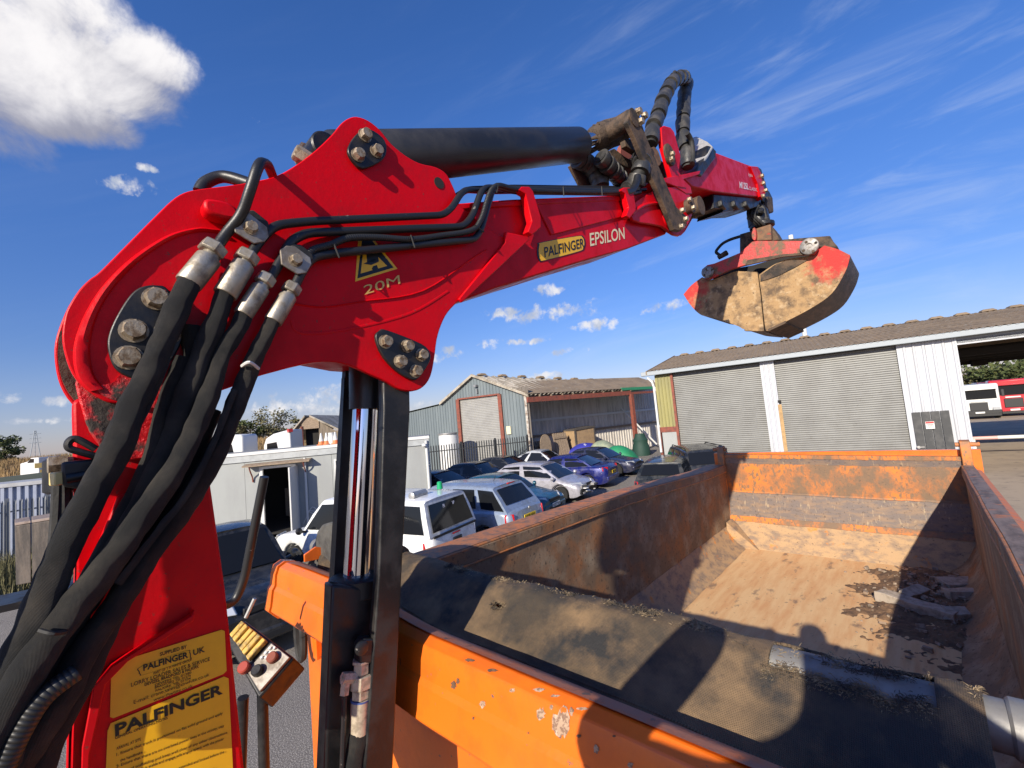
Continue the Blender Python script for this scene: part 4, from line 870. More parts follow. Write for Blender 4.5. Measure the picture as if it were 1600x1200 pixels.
# --- hoses in black plastic guard rings looping over the elbow
def guard_hose(px, r, nring, label=None):
    P = smooth_path([C(*zb([(x, y)])[0], o) for x, y, o in px], 12)
    b = MB(); b.tube(P, r*.72, 12); h = b.build('hose_loop', rubber, crane)
    L_ = [0.]
    for i in range(1, len(P)): L_.append(L_[-1]+(P[i]-P[i-1]).length)
    step = L_[-1]/nring
    ring = MB(); q = step*.41; ring.lathe((0, 0, 0), (0, 0, 1), [(-q, r*.8), (-q, r*1.02), (-q*.6, r*1.06), (q*.5, r*.98), (q, r*.92), (q, r*.8)], 16); me = ring.mesh('guard_ring', mt=guard_m, smooth=40)
    for k in range(nring):
        t = (k+.5)*step; i = max(j for j in range(len(P)) if L_[j] <= t); i = min(i, len(P)-2)
        p = P[i].lerp(P[i+1], (t-L_[i])/max(1e-6, L_[i+1]-L_[i])); d = (P[i+1]-P[i]).normalized()
        mm = d.to_track_quat('Z', 'Y').to_matrix().to_4x4() @ Matrix.Rotation(rnd.random()*.5, 4, 'Z') @ Matrix.Rotation(rnd.gauss(0, .06), 4, 'X'); mm.translation = p; inst('guard_ring', me, h, mm)
guard_m = mat('guard_ring_plastic', (.030, .030, .030), .42, c2=(.075, .068, .058), scale=16, bump=.002, bscale=60)
guard_hose([(650, 560, -.03), (665, 460, -.03), (705, 350, -.03), (745, 235, -.03), (800, 130, -.04), (862, 95, -.06), (900, 130, -.10), (885, 240, -.09), (880, 330, -.06), (875, 420, -.05), (880, 520, -.04), (905, 620, -.02), (910, 720, -.02)], .045, 16)
guard_hose([(130, 650, -.20), (220, 700, -.20), (280, 780, -.18), (310, 860, -.16)], .046, 6)
guard_hose([(300, 640, -.10), (370, 720, -.10), (440, 800, -.12), (470, 850, -.14)], .044, 6)
guard_hose([(480, 880, -.05), (530, 860, -.03), (560, 790, .0), (590, 700, .02), (575, 640, -.02)], .046, 5)
b = MB(); b.tube(smooth_path(Cs(zb([(480, 890), (520, 880), (550, 830), (560, 780)]), .02), 5), .018, 10); b.build('steel_pipe', pipe_blk, crane)
b = MB(); b.tube(smooth_path(Cs(zb([(905, 480), (935, 540), (945, 640), (940, 690)]), .02), 5), .016, 10); b.build('thin_hose', rubber, crane)
b = MB(); b.tube(Cs(zb([(810, 90), (818, 55)]), -.03), .012, 6); b.build('cable_tie', rubber, crane)

# ------------------------------------------------------------------ clamshell grab
GY = 4.2
grab = thing('clamshell_grab', 'red and mud-caked clamshell bucket hanging from the crane arm', 'grab bucket', tuple(on_y(1195, 460, 4.5)))
def zg(pts): return zz(pts, 1050, 320, 5)
def G(px, y=GY): return on_y(*zg([px])[0], y)
def gp(name, px, y0, th, mt_, parent=None, bevel=.004, sm=0, **k):
    P = [G(p, y0) for p in px]; P = smooth_path(P, sm, True) if sm else P
    b = MB(); b.prism(P, V((0, th, 0))); return b.build(name, mt_, parent or grab, bevel=bevel, **k)
shellm = mat('bucket_clay', (.36, .225, .105), .85, c2=(.12, .08, .048), scale=9, mix=(.46, .64), c3=(.46, .33, .19), scale3=22, mix3=(.54, .72), bump=.004, bscale=60, dirt=((.03, .022, .018), 45, .60, .85))
shell_back = mat('bucket_skin', (.085, .066, .055), .6, .25, c2=(.15, .105, .08), scale=11, stretch=(2, .5, 2), bump=.002, bscale=60, dirt=((.03, .025, .022), 30, .6, .7))
left_o = [(545, 520), (665, 525), (672, 560), (682, 640), (690, 700), (715, 960), (712, 986), (565, 972), (520, 950), (400, 905), (330, 880), (230, 862), (150, 790), (90, 700), (150, 630), (235, 565), (310, 590), (480, 525)]
right_o = [(680, 545), (800, 465), (900, 425), (1060, 400), (1110, 375), (1190, 318), (1290, 345), (1390, 392), (1386, 425), (1350, 530), (1250, 690), (1100, 800), (890, 912), (748, 985), (728, 960), (700, 700), (690, 640)]
GD = .78
def curve_px(px):
    P = [V((x, y, 0)) for x, y in px]; n = len(P); Q = []
    sharp = [(P[(i+1) % n]-P[i]).normalized().angle((P[i]-P[i-1]).normalized()) > .62 for i in range(n)]
    for i in range(n):
        j = (i+1) % n; p1, p2 = P[i], P[j]; p0 = p1*2-p2 if sharp[i] else P[i-1]; p3 = p2*2-p1 if sharp[j] else P[(j+1) % n]
        for q in range(4):
            t = q/4; Q.append(.5*((2*p1)+(p2-p0)*t+(2*p0-5*p1+4*p2-p3)*t*t+(3*p1-p0-3*p2+p3)*t**3))
    return [(q.x, q.y) for q in Q]
side_m = shellm.copy(); side_m.name = 'bucket_side_worn_red'
def red_ends():
    nt = side_m.node_tree; N = nt.nodes.new; L = nt.links.new; b_ = nt.nodes['Principled BSDF']; old = b_.inputs['Base Color'].links[0].from_socket
    geo = N('ShaderNodeNewGeometry'); ns = N('ShaderNodeTexNoise'); ns.inputs['Scale'].default_value = 14; ns.inputs['Detail'].default_value = 9; ns.inputs['Roughness'].default_value = .7; L(geo.outputs['Position'], ns.inputs['Vector']); f = None
    for c, r0_ in (((1270, 425), .15), ((1190, 350), .10), ((140, 680), .13)):
        d = N('ShaderNodeVectorMath'); d.operation = 'DISTANCE'; L(geo.outputs['Position'], d.inputs[0]); d.inputs[1].default_value = G(c)
        a = N('ShaderNodeMath'); a.operation = 'MULTIPLY_ADD'; L(ns.outputs[0], a.inputs[0]); a.inputs[1].default_value = .55; L(d.outputs['Value'], a.inputs[2])
        m_ = N('ShaderNodeMapRange'); m_.inputs[1].default_value = r0_+.33; m_.inputs[2].default_value = r0_+.19; L(a.outputs[0], m_.inputs[0])
        if f is None: f = m_.outputs[0]
        else:
            x = N('ShaderNodeMath'); x.operation = 'MAXIMUM'; L(f, x.inputs[0]); L(m_.outputs[0], x.inputs[1]); f = x.outputs[0]
    mx = N('ShaderNodeMix'); mx.data_type = 'RGBA'; L(f, mx.inputs[0]); L(old, mx.inputs[6]); mx.inputs[7].default_value = (.46, .035, .03, 1); L(mx.outputs[2], b_.inputs['Base Color'])
red_ends()
for nm, o_ in (('bucket_shell', left_o), ('bucket_shell', right_o)):
    o_ = curve_px(o_)
    b = MB(); b.prism([G(p, GY+.016) for p in o_], V((0, GD-.032, 0))); sh = b.build(nm, shell_back, grab, bevel=.003)
    for y in (GY, GY+GD-.016): gp('shell_side', o_, y, .0155, side_m, sh, bevel=0, smooth=20)
# painted ear areas: proud reinforcing plates
gp('brow_plate', [(800, 470), (905, 430), (1060, 432), (960, 490), (820, 560), (690, 600), (690, 550)], GY-.008, .0078, brownst, grab, bevel=.003)
gp('wear_lip', [(565, 965), (715, 975), (714, 988), (565, 985)], GY-.012, .05, shellm, grab, bevel=.003)
gp('wear_lip', [(748, 972), (885, 905), (890, 925), (752, 990)], GY-.012, GD+.02, brownst, grab, bevel=.003)
gp('bucket_shade_panel', [(300, 590), (480, 500), (640, 470), (870, 400), (1100, 390), (1000, 460), (690, 580), (560, 560)], GY+.30, .30, dark_in, grab)  # near-black panel stands in for the shade inside the bucket
# yoke
yoke = [(240, 560), (232, 505), (275, 470), (330, 458), (530, 375), (625, 288), (665, 280), (1040, 282), (1120, 290), (1145, 340), (1110, 385), (870, 402), (560, 475), (480, 498), (340, 560), (285, 588)]
yk = gp('yoke', yoke, GY-.05, .035, red_worn, bevel=.004)
gp('yoke_plate', yoke, GY+GD+.005, .035, red_worn, yk)
gp('yoke_lip', [(590, 430), (870, 385), (1060, 372), (1060, 388), (870, 405), (570, 474)], GY-.056, .005, brownst, yk, bevel=.001)
for c, r in (((1075, 327), .064), ((283, 528), .052)):
    b = MB(); b.lathe(G(c, GY-.052), (0, -1, 0), [(0, r), (.022, r), (.026, r*.9), (.026, r*.34), (.018, r*.32)], 28); p = b.build('pivot_cap', mat('cap_steel', (.26, .25, .24), .5, .4, c2=(.15, .13, .11), scale=40), yk)
    for k in range(4):
        a = k*math.pi/2+.4; b = MB(); q = G(c, GY-.0785)+V((math.cos(a)*r*.72, 0, math.sin(a)*r*.72)); b.lathe(q, (0, -1, 0), [(0, r*.17), (.003, r*.15)], 10); b.build('cap_recess', brownst, p)
    b = MB(); b.lathe(G(c, GY-.05), (0, 1, 0), [(0, r*.55), (GD+.1, r*.55)], 18); b.build('pivot_pin', brownst, yk)
rb = gp('hanger_box', [(655, 185), (770, 150), (778, 275), (655, 280)], GY+.10, .26, mat('rusty_hanger', (.20, .105, .055), .8, c2=(.11, .07, .045), scale=12, c3=(.33, .05, .03), scale3=9, mix3=(.6, .66)), bevel=.006)
gp('hanger_side', [(530, 230), (650, 195), (655, 285), (530, 380)], GY+.16, .30, brownst)
gp('hanger_side', [(778, 165), (845, 275), (780, 282)], GY+.16, .30, brownst)
gp('cross_beam', [(860, 270), (1235, 240), (1250, 275), (1290, 320), (1290, 345), (1120, 330), (860, 300)], GY+.25, .30, brownst, bevel=.01)
gp('hanger_hook', [(630, 185), (650, 180), (658, 240), (650, 280), (625, 262), (622, 210)], GY+.06, .05, red_worn, sm=2)
b = MB(); b.tube(smooth_path([G(p, GY+.2) for p in ((375, 395), (345, 370), (360, 340), (400, 300), (460, 270), (530, 248))], 5), .014, 8); b.build('grab_hose', rubber, grab)
b = MB(); b.lathe(G((385, 400), GY+.2), (1, 0, .3), [(-.03, .02), (.05, .026), (.06, .02)], 10); b.build('hose_fitting', brownst, grab)
# rotator and hanging link
rot_ = thing('grab_rotator', 'black dirty rotator link between the crane arm and the grab', 'rotator', tuple(on_y(1193, 330, 4.45)))
def zr(p, y=4.45): return on_y(*zb([p])[0], y)
for nm, c, r0_, h in (('rotator_body', (1400, 1090), .085, .09), ('rotator_neck', (1395, 1030), .06, .10), ('rotator_flange', (1425, 1125), .10, .035)):
    b = MB(); q = zr(c); b.lathe(q, (0, 0, 1), [(-h/2, r0_*.8), (-h*.4, r0_), (h*.4, r0_), (h/2, r0_*.75)], 18); b.build(nm, blackp, rot_)
for px in ([(1320, 960), (1400, 955), (1450, 985), (1470, 1080), (1440, 1110), (1340, 1080), (1350, 1060), (1320, 1030)],):
    P = [zr(p, 4.40) for p in px]; b = MB(); b.prism(P, V((0, .10, 0))); b.build('link_fork', blackp, rot_, bevel=.015)
b = MB(); b.prism([C(*zb([p])[0], -.03) for p in ((1468, 915), (1500, 925), (1508, 1030), (1478, 1035), (1455, 980))], CN*-.10); b.build('link_shackle', brownst, rot_, bevel=.012)
rng = random.Random(4)
for k in range(7):
    q = zr((1350+rng.random()*110, 1010+rng.random()*90), 4.36+rng.random()*.1); b = MB()
    b.lathe(q, (rng.gauss(0, 1), -1, rng.gauss(0, .6)), [(-.04, .02), (0, .032), (.04, .028), (.05, .015)], 10); b.build('hose_union', blackp, rot_)
for k in range(3):
    b = MB(); b.tube(smooth_path([zr((1340+30*k, 985), 4.36), zr((1330+20*k, 1050), 4.30), zr((1380+25*k, 1110), 4.34), zr((1420+12*k, 1135), 4.42)], 5), .014, 8); b.build('rotator_hose', rubber, rot_)

# ------------------------------------------------------------------ control console and the things round the foot of the mast
con = thing('control_console', 'slanted control box with yellow levers and red button beside the mast', 'control panel', tuple(at_depth(400, 1110, 1.35)))
CD = 1.36
def K(px, py, dz=0.): return at_depth(px, py, CD+dz)
top = [K(*p) for p in ((362, 990, .02), (378, 972, .05), (452, 1018, .0), (448, 1040, -.04), (400, 1090, -.12), (372, 1050, -.08))]
a_, b_, c_, d_ = K(358, 985, .06), K(384, 970, .08), K(458, 1022, .0), K(398, 1085, -.08)
nn = (b_-a_).cross(d_-a_).normalized(); nn = -nn if nn.z < 0 else nn
panel = [K(352, 1000, .05), K(380, 968, .10), K(460, 1028, .02), K(404, 1092, -.05)]
b = MB(); b.prism(panel, nn*-.10); cb_ = b.build('console_box', blackp, con, bevel=.006)
def PP(u, v, h=0.): return panel[0].lerp(panel[1], v).lerp(panel[3].lerp(panel[2], v), u)+nn*h
b = MB(); b.prism([PP(.62, .10), PP(.62, .95), PP(.97, .95), PP(.97, .10)], nn*.012); fp = b.build('face_plate', clampm, con, bevel=.002)
for k in range(6):
    u0 = .06+.085*k; b = MB(); b.prism([PP(u0, .28, .002), PP(u0, .92, .002), PP(u0+.065, .92, .002), PP(u0+.065, .28, .002)], nn*(.022+.003*math.sin(k*2))); b.build('yellow_lever', mat('lever_yellow', (.66, .42, .09), .5, c2=(.22, .16, .07), scale=45), con, bevel=.003)
for u, v, r, mm, nm in ((.80, .72, .016, rustp, 'push_button'), (.58, .10, .017, mat('button_red', (.34, .05, .03), .5), 'stop_button'), (.76, .30, .016, blackp, 'rotary_switch')):
    b = MB(); b.lathe(PP(u, v, .012), nn, [(0, r), (.014, r), (.018, r*.8)], 18); b.build(nm, mm, con)
for k in range(6):
    b = MB(); b.lathe(PP(.67+.05*(k % 2), .55+.07*k, .012), nn, [(0, .005), (.008, .004)], 8); b.build('indicator', white_p, con)
for px, py, x1 in ((380, 1090, 372), (410, 1085, 416)):
    b = MB(); b.cyl(K(px, py, .0), at_depth(x1, 1330, CD), .016, 10); b.build('console_leg', blackp, con)
b = MB(); b.cyl(K(384, 965, .09), K(398, 935, .10), .006, 8); b.build('console_stay', grey_mtl, con)
hr = thing('grab_rail', 'black bent steel tube handrail beside the mast', 'handrail', tuple(at_depth(358, 948, 1.75)))
b = MB(); b.tube(round_path([at_depth(413, 745, 1.75), at_depth(382, 905, 1.75), at_depth(366, 944, 1.73), at_depth(330, 948, 1.65), at_depth(318, 1200, 1.6)], .06), .0165, 14); b.build('bent_tube', pipe_blk, hr)
pads = thing('timber_pad_stack', 'dark square timber pads held upright in a rack on the left edge', 'timber pads', tuple(at_depth(60, 915, 2.0)))
pn = V((0, 0, 0))
def PQ(px, py, z=2.0): return at_depth(px, py, z)
for x0, x1, x2, x3 in ((23, 48, 25, 49), (49.5, 98, 50.5, 96)):
    P = [PQ(x0, 822-(x0-23)*.16), PQ(x1, 822-(x1-23)*.16), PQ(x3, 914-(x3-23)*.12), PQ(x2, 915)]
    bk = (P[0]-CAM); bk.z = 0; bk = bk.normalized()*.22; b = MB(); b.prism(P, bk+V((0, 0, .0))); pb = b.build('timber_pad', timber_dk, pads, bevel=.004)
    t = [P[0]+V((0, 0, .0015)), P[1]+V((0, 0, .0015)), P[1]+bk+V((0, 0, .0015)), P[0]+bk+V((0, 0, .0015))]; b = MB(); b.prism(t, V((0, 0, .012))); b.build('pad_top', timber_lit, pb, bevel=.002)
b = MB(); b.box(PQ(62, 925, 2.1)+V((0, 0, -.015)), (.34, .24, .03), Matrix.Rotation(R(80), 3, 'Z')); b.cyl(PQ(62, 930, 2.15), V((PQ(62, 930, 2.15).x, PQ(62, 930, 2.15).y, .6)), .03, 8); b.box((PQ(62, 930, 2.15).x+.5, PQ(62, 930, 2.15).y, 1.0), (1.3, .08, .10)); b.build('pad_rack', blackp, pads)
# ------------------------------------------------------------------ ground
AZ = R(10.4); P_ = V((-math.sin(AZ), math.cos(AZ), 0)); D_ = V((math.cos(AZ), math.sin(AZ), 0))   # yard grid: away, and to the right
def gsheet(name, pts, z, mt_):
    b = MB(); b.add([V((x, y, z)) for x, y in pts], [tuple(range(len(pts)))]); return b.solo(name, mt_, kind='structure', smooth=0)
gsheet('ground', [(-1500, -1500), (1500, -1500), (1500, 1500), (-1500, 1500)], 0, tarmac)
gsheet('concrete_yard', [(.9, -8), (40, -8), (40, 95), (-20, 95), (-8, 21), (.9, 15)], .004, concrete)

# ------------------------------------------------------------------ right hand building with roller shutters
CBL = 21.5
def F(px, py, off=0.): return on_plane(px, py, P_*(CBL+off), P_)
def U(px, py, off=0.): return F(px, py, off).dot(D_)
def Wp(u, z, off=0.): return D_*u+P_*(CBL+off)+V((0, 0, z))
bld = thing('shutter_building', 'long grey workshop with roller shutters and a corrugated fibre roof', 'building', tuple(Wp(0, 0, 5)))
EV = F(1300, 552).z                          # eaves
ZE = EV; UL = U(1022, 584); UR = 17.0
def wall(name, u0, u1, z0, z1, mt_, parent, off=0., rib=.2, amp=.03, **k):
    """one profiled sheet: trapezoid ribs across the width"""
    n = max(1, round((u1-u0)/rib)); prof = []
    for i in range(n):
        a = u0+(u1-u0)*i/n; w = (u1-u0)/n
        prof += [(a, 0), (a+w*.62, 0), (a+w*.72, amp), (a+w*.90, amp)]
    prof.append((u1, 0)); b = MB(); b.grid([[Wp(u, z0, off-o) for u, o in prof], [Wp(u, z1, off-o) for u, o in prof]])
    return b.build(name, mt_, parent, smooth=0, **k)
def shutter(u0, u1, z0, z1, parent, off=.10, Wf=None, pitch=.085):
    Wf = Wf or Wp; b = MB(); n = int((z1-z0)/pitch); rows = []
    for i in range(n+1):
        z = z0+(z1-z0)*i/n; rows += [[Wf(u0, z, off), Wf(u1, z, off)], [Wf(u0, z+pitch*.35, off-.016), Wf(u1, z+pitch*.35, off-.016)], [Wf(u0, z+pitch*.8, off-.012), Wf(u1, z+pitch*.8, off-.012)]]
    b.grid(rows[:-2]); return b.build('roller_shutter', shut, parent, smooth=0)
u_a, u_b = U(1057, 640), U(1196, 640); u_c, u_d = U(1219, 640), U(1415, 640); u_e = U(1510, 640)
shutter(u_a, u_b, 0, ZE, bld); shutter(u_c, u_d, 0, ZE, bld)
zy = F(1043, 667).z
wall('cladding_sheet', UL, u_a-.06, zy, ZE, clad_y, bld, rib=.15, label='yellow-green cladding sheet')
b = MB(); b.box((Wp((UL+u_a)/2, zy-.12, .0)), (u_a-UL, .06, .24), Matrix.Rotation(AZ, 3, 'Z')); b.build('oxide_band', rustp, bld)
wall('cladding_sheet', UL+.06, u_a-.12, 0, zy-.24, cabin_m, bld, rib=.5, amp=.006)
for uu in (UL-.03, u_a-.05):
    b = MB(); b.box(Wp(uu, (zy if uu < u_a-.1 else ZE)/2, -.02), (.11, .12, zy if uu < u_a-.1 else ZE), Matrix.Rotation(AZ, 3, 'Z')); b.build('steel_post', rustp, bld)
wall('cladding_sheet', u_b+.004, u_c-.004, 0, ZE, clad_w, bld, rib=.17, label='white cladding sheet between the two shutters')
um = (u_d+u_e)/2
wall('cladding_sheet', u_d+.004, um-.002, 0, ZE-.0, clad_w, bld, rib=.23); wall('cladding_sheet', um+.002, u_e, 0, ZE, clad_w, bld, rib=.23)
b = MB(); b.box(Wp(u_e, ZE/2, .06), (.05, .22, ZE), Matrix.Rotation(AZ, 3, 'Z')); b.build('corner_trim', clad_w, bld)
uw = U(1222, 660); z1, z0 = F(1217, 632).z, F(1226, 707).z-.6
b = MB(); b.box(Wp(uw, (z0+z1)/2, -.05), (.13, .02, z1-z0), Matrix.Rotation(AZ, 3, 'Z')); b.build('timber_board', mat('fresh_board', (.42, .27, .12), .8, c2=(.33, .21, .1), scale=8), bld)
b = MB(); b.box(Wp(U(1218, 627), F(1218, 627).z, -.05), (.12, .03, .10), Matrix.Rotation(AZ, 3, 'Z')); b.build('junction_box', dark_in, bld)
# dark sheet steel door leaning on the white wall
dk = mat('dark_sheet_door', (.032, .034, .036), .55, c2=(.06, .06, .06), scale=4)
ud0, ud1, zd = U(1424, 650), U(1484, 650), F(1450, 643).z
n_ = 4
for k in range(n_):
    a = ud0+(ud1-ud0)*k/n_; c = ud0+(ud1-ud0)*(k+1)/n_
    b = MB(); b.prism([Wp(a+.01, 0, -.09), Wp(c-.01, 0, -.09), Wp(c-.01, zd, -.06), Wp(a+.01, zd, -.06)], P_*.02); b.build('door_sheet', dk, bld, bevel=.004)
b = MB(); b.box(Wp(ud0+.10, 1.0, -.12), (.22, .03, .03), Matrix.Rotation(AZ, 3, 'Z')); b.cyl(Wp(ud0+.04, 1.0, -.10), Wp(ud0+.04, 1.0, -.15), .05, 10); b.build('door_bolt', grey_mtl, bld)
us, zs = U(1452, 664), F(1452, 664).z
b = MB(); b.box(Wp(us, zs, -.105), (.24, .006, .26), Matrix.Rotation(AZ, 3, 'Z')); sg = b.build('notice', white_p, bld)
b = MB(); b.box(Wp(us, zs+.09, -.110), (.22, .003, .06), Matrix.Rotation(AZ, 3, 'Z')); b.build('notice_header', mat('notice_red', (.5, .03, .03), .5), sg)
for k in range(3):
    b = MB(); b.box(Wp(us, zs+.02-.045*k, -.110), (.17-.03*k, .003, .016), Matrix.Rotation(AZ, 3, 'Z')); b.build('notice_line', ink, sg)
# drain pipe
pu = UL-.05
b = MB(); b.tube([Wp(pu-.25, ZE-.08, -.15), Wp(pu-.06, ZE-.30, -.12), Wp(pu, ZE-.55, -.12), Wp(pu, zy*.5, -.12)], .055, 10); b.build('drain_pipe', white_p, bld)
# gutter, roof
b = MB(); b.box(Wp((UL+UR)/2-.2, ZE+.10, -.24), (UR-UL+.7, .16, .20), Matrix.Rotation(AZ, 3, 'Z')); b.build('gutter', gutter_m, bld, bevel=.02)
RO = 6.5; rp = F(1060, 557, RO); ZR = F(1330, 517, RO).z; u_r0 = UL-.25
def corr(name, o, a, bb, cdir, length, pitch, amp, mt_, parent, nrow=5, label=None):
    """corrugated sheet from line a..bb running up along cdir"""
    b = MB(); L_ = (bb-a).length; n = int(L_/pitch*6); ex = (bb-a).normalized(); nr = ex.cross(cdir).normalized(); nr = -nr if nr.z < 0 else nr; rows = []
    for j in range(nrow+1):
        rows.append([a+ex*(L_*i/n)+cdir*(length*j/nrow)+nr*(amp*math.sin(i/6*2*math.pi)-.012*(j % 2)) for i in range(n+1)])
    b.grid(rows); return b.build(name, mt_, parent, smooth=60, label=label)
e0, e1 = Wp(u_r0, ZE+.20, -.34), Wp(UR+.2, ZE+.20, -.34); top0 = Wp(u_r0, ZR, RO); cd = (top0-e0)
corr('roof_slope', 0, e0, e1, cd.normalized(), cd.length, .20, .030, fibre, bld)
b = MB(); b.quad(Wp(u_r0, ZR, RO), Wp(UR+.2, ZR, RO), Wp(UR+.2, ZE+.2, 2*RO+.3), Wp(u_r0, ZE+.2, 2*RO+.3)); b.build('roof_slope', fibre, bld)
for k in range(26):
    u = u_r0+.3+k*.86
    b = MB(); b.prism([Wp(u, ZR-.02, RO-.28), Wp(u+.10, ZR+.09, RO-.14), Wp(u+.42, ZR+.09, RO-.14), Wp(u+.52, ZR-.02, RO-.28)], P_*.5); b.build('ridge_cap', fibre, bld, bevel=.02)
b = MB(); b.prism([e0+V((0, 0, .02)), e0-V((0, 0, .14)), top0-V((0, 0, .12)), top0+V((0, 0, .05))], -D_*.05); b.build('barge_board', fibre, bld)
b = MB(); b.add([Wp(UL, 0, .1), Wp(UL, ZE, .1), Wp(UL, ZR-.1, RO), Wp(UL, ZE, 2*RO), Wp(UL, 0, 2*RO)], [(0, 1, 2, 3, 4)]); b.build('gable_wall', clad_g, bld, smooth=0)
for u in (u_e+.02, UR):
    b = MB(); b.add([Wp(u, 0, .22), Wp(u, ZE, .22), Wp(u, ZR-.1, RO), Wp(u, ZE, 2*RO), Wp(u, 0, 2*RO)], [(0, 1, 2, 3, 4)]); b.build('cross_wall', clad_g, bld, smooth=0)
b = MB(); b.quad(Wp(UL, 0, 2*RO), Wp(u_e, 0, 2*RO), Wp(u_e, ZE, 2*RO), Wp(UL, ZE, 2*RO)); b.build('back_wall', clad_g, bld, smooth=0)
zl = F(1560, 533).z                          # head of the open bay
b = MB(); b.box(Wp((u_e+UR)/2, (zl+ZE)/2-.02, .05), (UR-u_e, .08, (ZE-zl)*.62), Matrix.Rotation(AZ, 3, 'Z')); b.build('bay_fascia', clad_w, bld)
b = MB(); b.box(Wp((u_e+UR)/2, ZE-.10, .04), (UR-u_e, .06, .22), Matrix.Rotation(AZ, 3, 'Z')); b.build('bay_louvre', gutter_m, bld)
zb_ = on_plane(1550, 566, P_*(CBL+2*RO), P_).z
b = MB(); b.box(Wp((u_e+UR)/2, (zb_+ZE)/2+.3, 2*RO), (UR-u_e, .1, ZE+.6-zb_), Matrix.Rotation(AZ, 3, 'Z')); b.build('back_header', dark_in, bld)
for k in range(3):
    b = MB(); b.box(Wp((u_e+UR)/2, ZE-.45, 3+3.2*k), (UR-u_e, .14, .25), Matrix.Rotation(AZ, 3, 'Z')); b.build('roof_beam', dark_in, bld)
b = MB(); b.box(Wp(U(1537, 565, 12), zb_+.02, 12.7), (.6, .4, .28), Matrix.Rotation(AZ, 3, 'Z')); b.build('bay_lamp', dark_in, bld)
# striped barrier across the far side of the bay
ba = thing('barrier_pole', 'red and white striped barrier pole across the open bay', 'barrier', tuple(Wp(u_e+2.5, 0, 6)))
bz = on_plane(1560, 683.5, P_*(CBL+5), P_).z; bu0 = on_plane(1517, 685, P_*(CBL+5), P_).dot(D_)
for k in range(8):
    b = MB(); b.cyl(Wp(bu0+k*.8, bz, 5), Wp(bu0+(k+1)*.8, bz, 5), .075, 12); b.build('pole_stripe', white_p if k % 2 else mat('stripe_faded_red', (.62, .36, .33), .5), ba)
for u in (bu0+.05, bu0+6.3):
    b = MB(); b.box(Wp(u, bz/2, 5), (.12, .12, bz), Matrix.Rotation(AZ, 3, 'Z')); b.build('barrier_post', white_p, ba)
# white flue pipes beyond the roof
fl = thing('flue_pipe', 'tall white flue pipe standing behind the corrugated roof above the grab', 'flue', tuple(at_depth(1258, 560, 34)))
b0 = at_depth(1258, 527, 33); tz = at_depth(1238, 363, 33).z
b = MB(); b.cyl((b0.x, b0.y, .0), (b0.x, b0.y, tz), .16, 12); b.build('flue_shaft', white_p, fl)
b = MB(); b.cyl((b0.x-.32, b0.y, tz-2), (b0.x-.32, b0.y, tz-.30), .12, 12); b.build('flue_branch', white_p, fl)

# ------------------------------------------------------------------ blue-grey shed with lean-to
SC_ = at_depth(824, 640, 28); CS = SC_.dot(P_); US = SC_.dot(D_)
def S(px, py, off=0.): return on_plane(px, py, P_*(CS+off), P_)
def Ws(u, z, off=0.): return D_*u+P_*(CS+off)+V((0, 0, z))
shed = thing('gable_shed', 'blue-grey clad gable shed with one roller door and a mossy roof', 'shed', tuple(Ws(US-4, 0, 2)))
zc = S(824, 618).z; pk = S(740, 588); u0d, u1d = S(717, 640).dot(D_), S(783, 640).dot(D_); zdoor = S(750, 621).z
uleft = S(640, 645).dot(D_)-6; zleft = S(640, 645).z; uk = S(690, 632).dot(D_); zk = S(690, 632).z; upk = pk.dot(D_)
def roofz(u):
    pts = [(uleft, zleft-.5), (uk, zk), (upk, pk.z), (US, zc)]
    for (a, z1), (c, z2) in zip(pts, pts[1:]):
        if a <= u <= c: return z1+(z2-z1)*(u-a)/(c-a)
    return zc
def gable_sheet(ua, ub_, zlo, nm='cladding_sheet', lab=None):
    n = max(1, round((ub_-ua)/.26)); b = MB(); lo = []; hi = []
    for i in range(n):
        w = (ub_-ua)/n; a = ua+w*i
        for f, o in ((0, 0), (.6, 0), (.7, .035), (.92, .035)): u = a+w*f; lo.append(Ws(u, zlo, -o)); hi.append(Ws(u, roofz(u)-.02, -o))
    lo.append(Ws(ub_, zlo)); hi.append(Ws(ub_, roofz(ub_)-.02)); b.grid([lo, hi]); return b.build(nm, clad_bg, shed, smooth=0, label=lab)
cuts = [uleft+k*(u0d-uleft)/9 for k in range(10)]
for a, c in zip(cuts, cuts[1:]): gable_sheet(a, c, 0)
dm = (u0d+u1d)/2
gable_sheet(u0d, dm, zdoor); gable_sheet(dm, u1d, zdoor); um = (u1d+US)/2
gable_sheet(u1d, um, 0); gable_sheet(um, US, 0)
sh_ = shutter(u0d+.1, u1d-.1, 0, zdoor, shed, .06, Ws, .11); sh_.data.materials[0] = mat('shutter_pale', (.30, .295, .275), .5, .1, c2=(.26, .255, .24), scale=2)
for u in (u0d, u1d):
    b = MB(); b.box(Ws(u, zdoor/2, -.05), (.26, .14, zdoor+.1), Matrix.Rotation(AZ, 3, 'Z')); b.build('door_post', rustp, shed)
b = MB(); b.box(Ws(dm, zdoor+.06, -.05), (u1d-u0d, .10, .10), Matrix.Rotation(AZ, 3, 'Z')); b.build('door_head', rustp, shed)
b = MB(); b.box(Ws(US-.02, zc/2, -.06), (.16, .12, zc), Matrix.Rotation(AZ, 3, 'Z')); b.build('corner_post', mat('flaking_white', (.45, .42, .37), .8, c2=(.2, .14, .1), scale=6), shed)
q = S(745, 603); b = MB(); b.box(q-P_*.15, (.22, .2, .14)); b.box(q-P_*.1+V((.05, 0, -.35)), (.08, .08, .3)); b.build('flood_lamp', grey_mtl, shed)
q = S(796, 672); b = MB(); b.box(q-P_*.08, (.32, .06, .5), Matrix.Rotation(AZ, 3, 'Z')); b.build('wall_box', cream, shed)
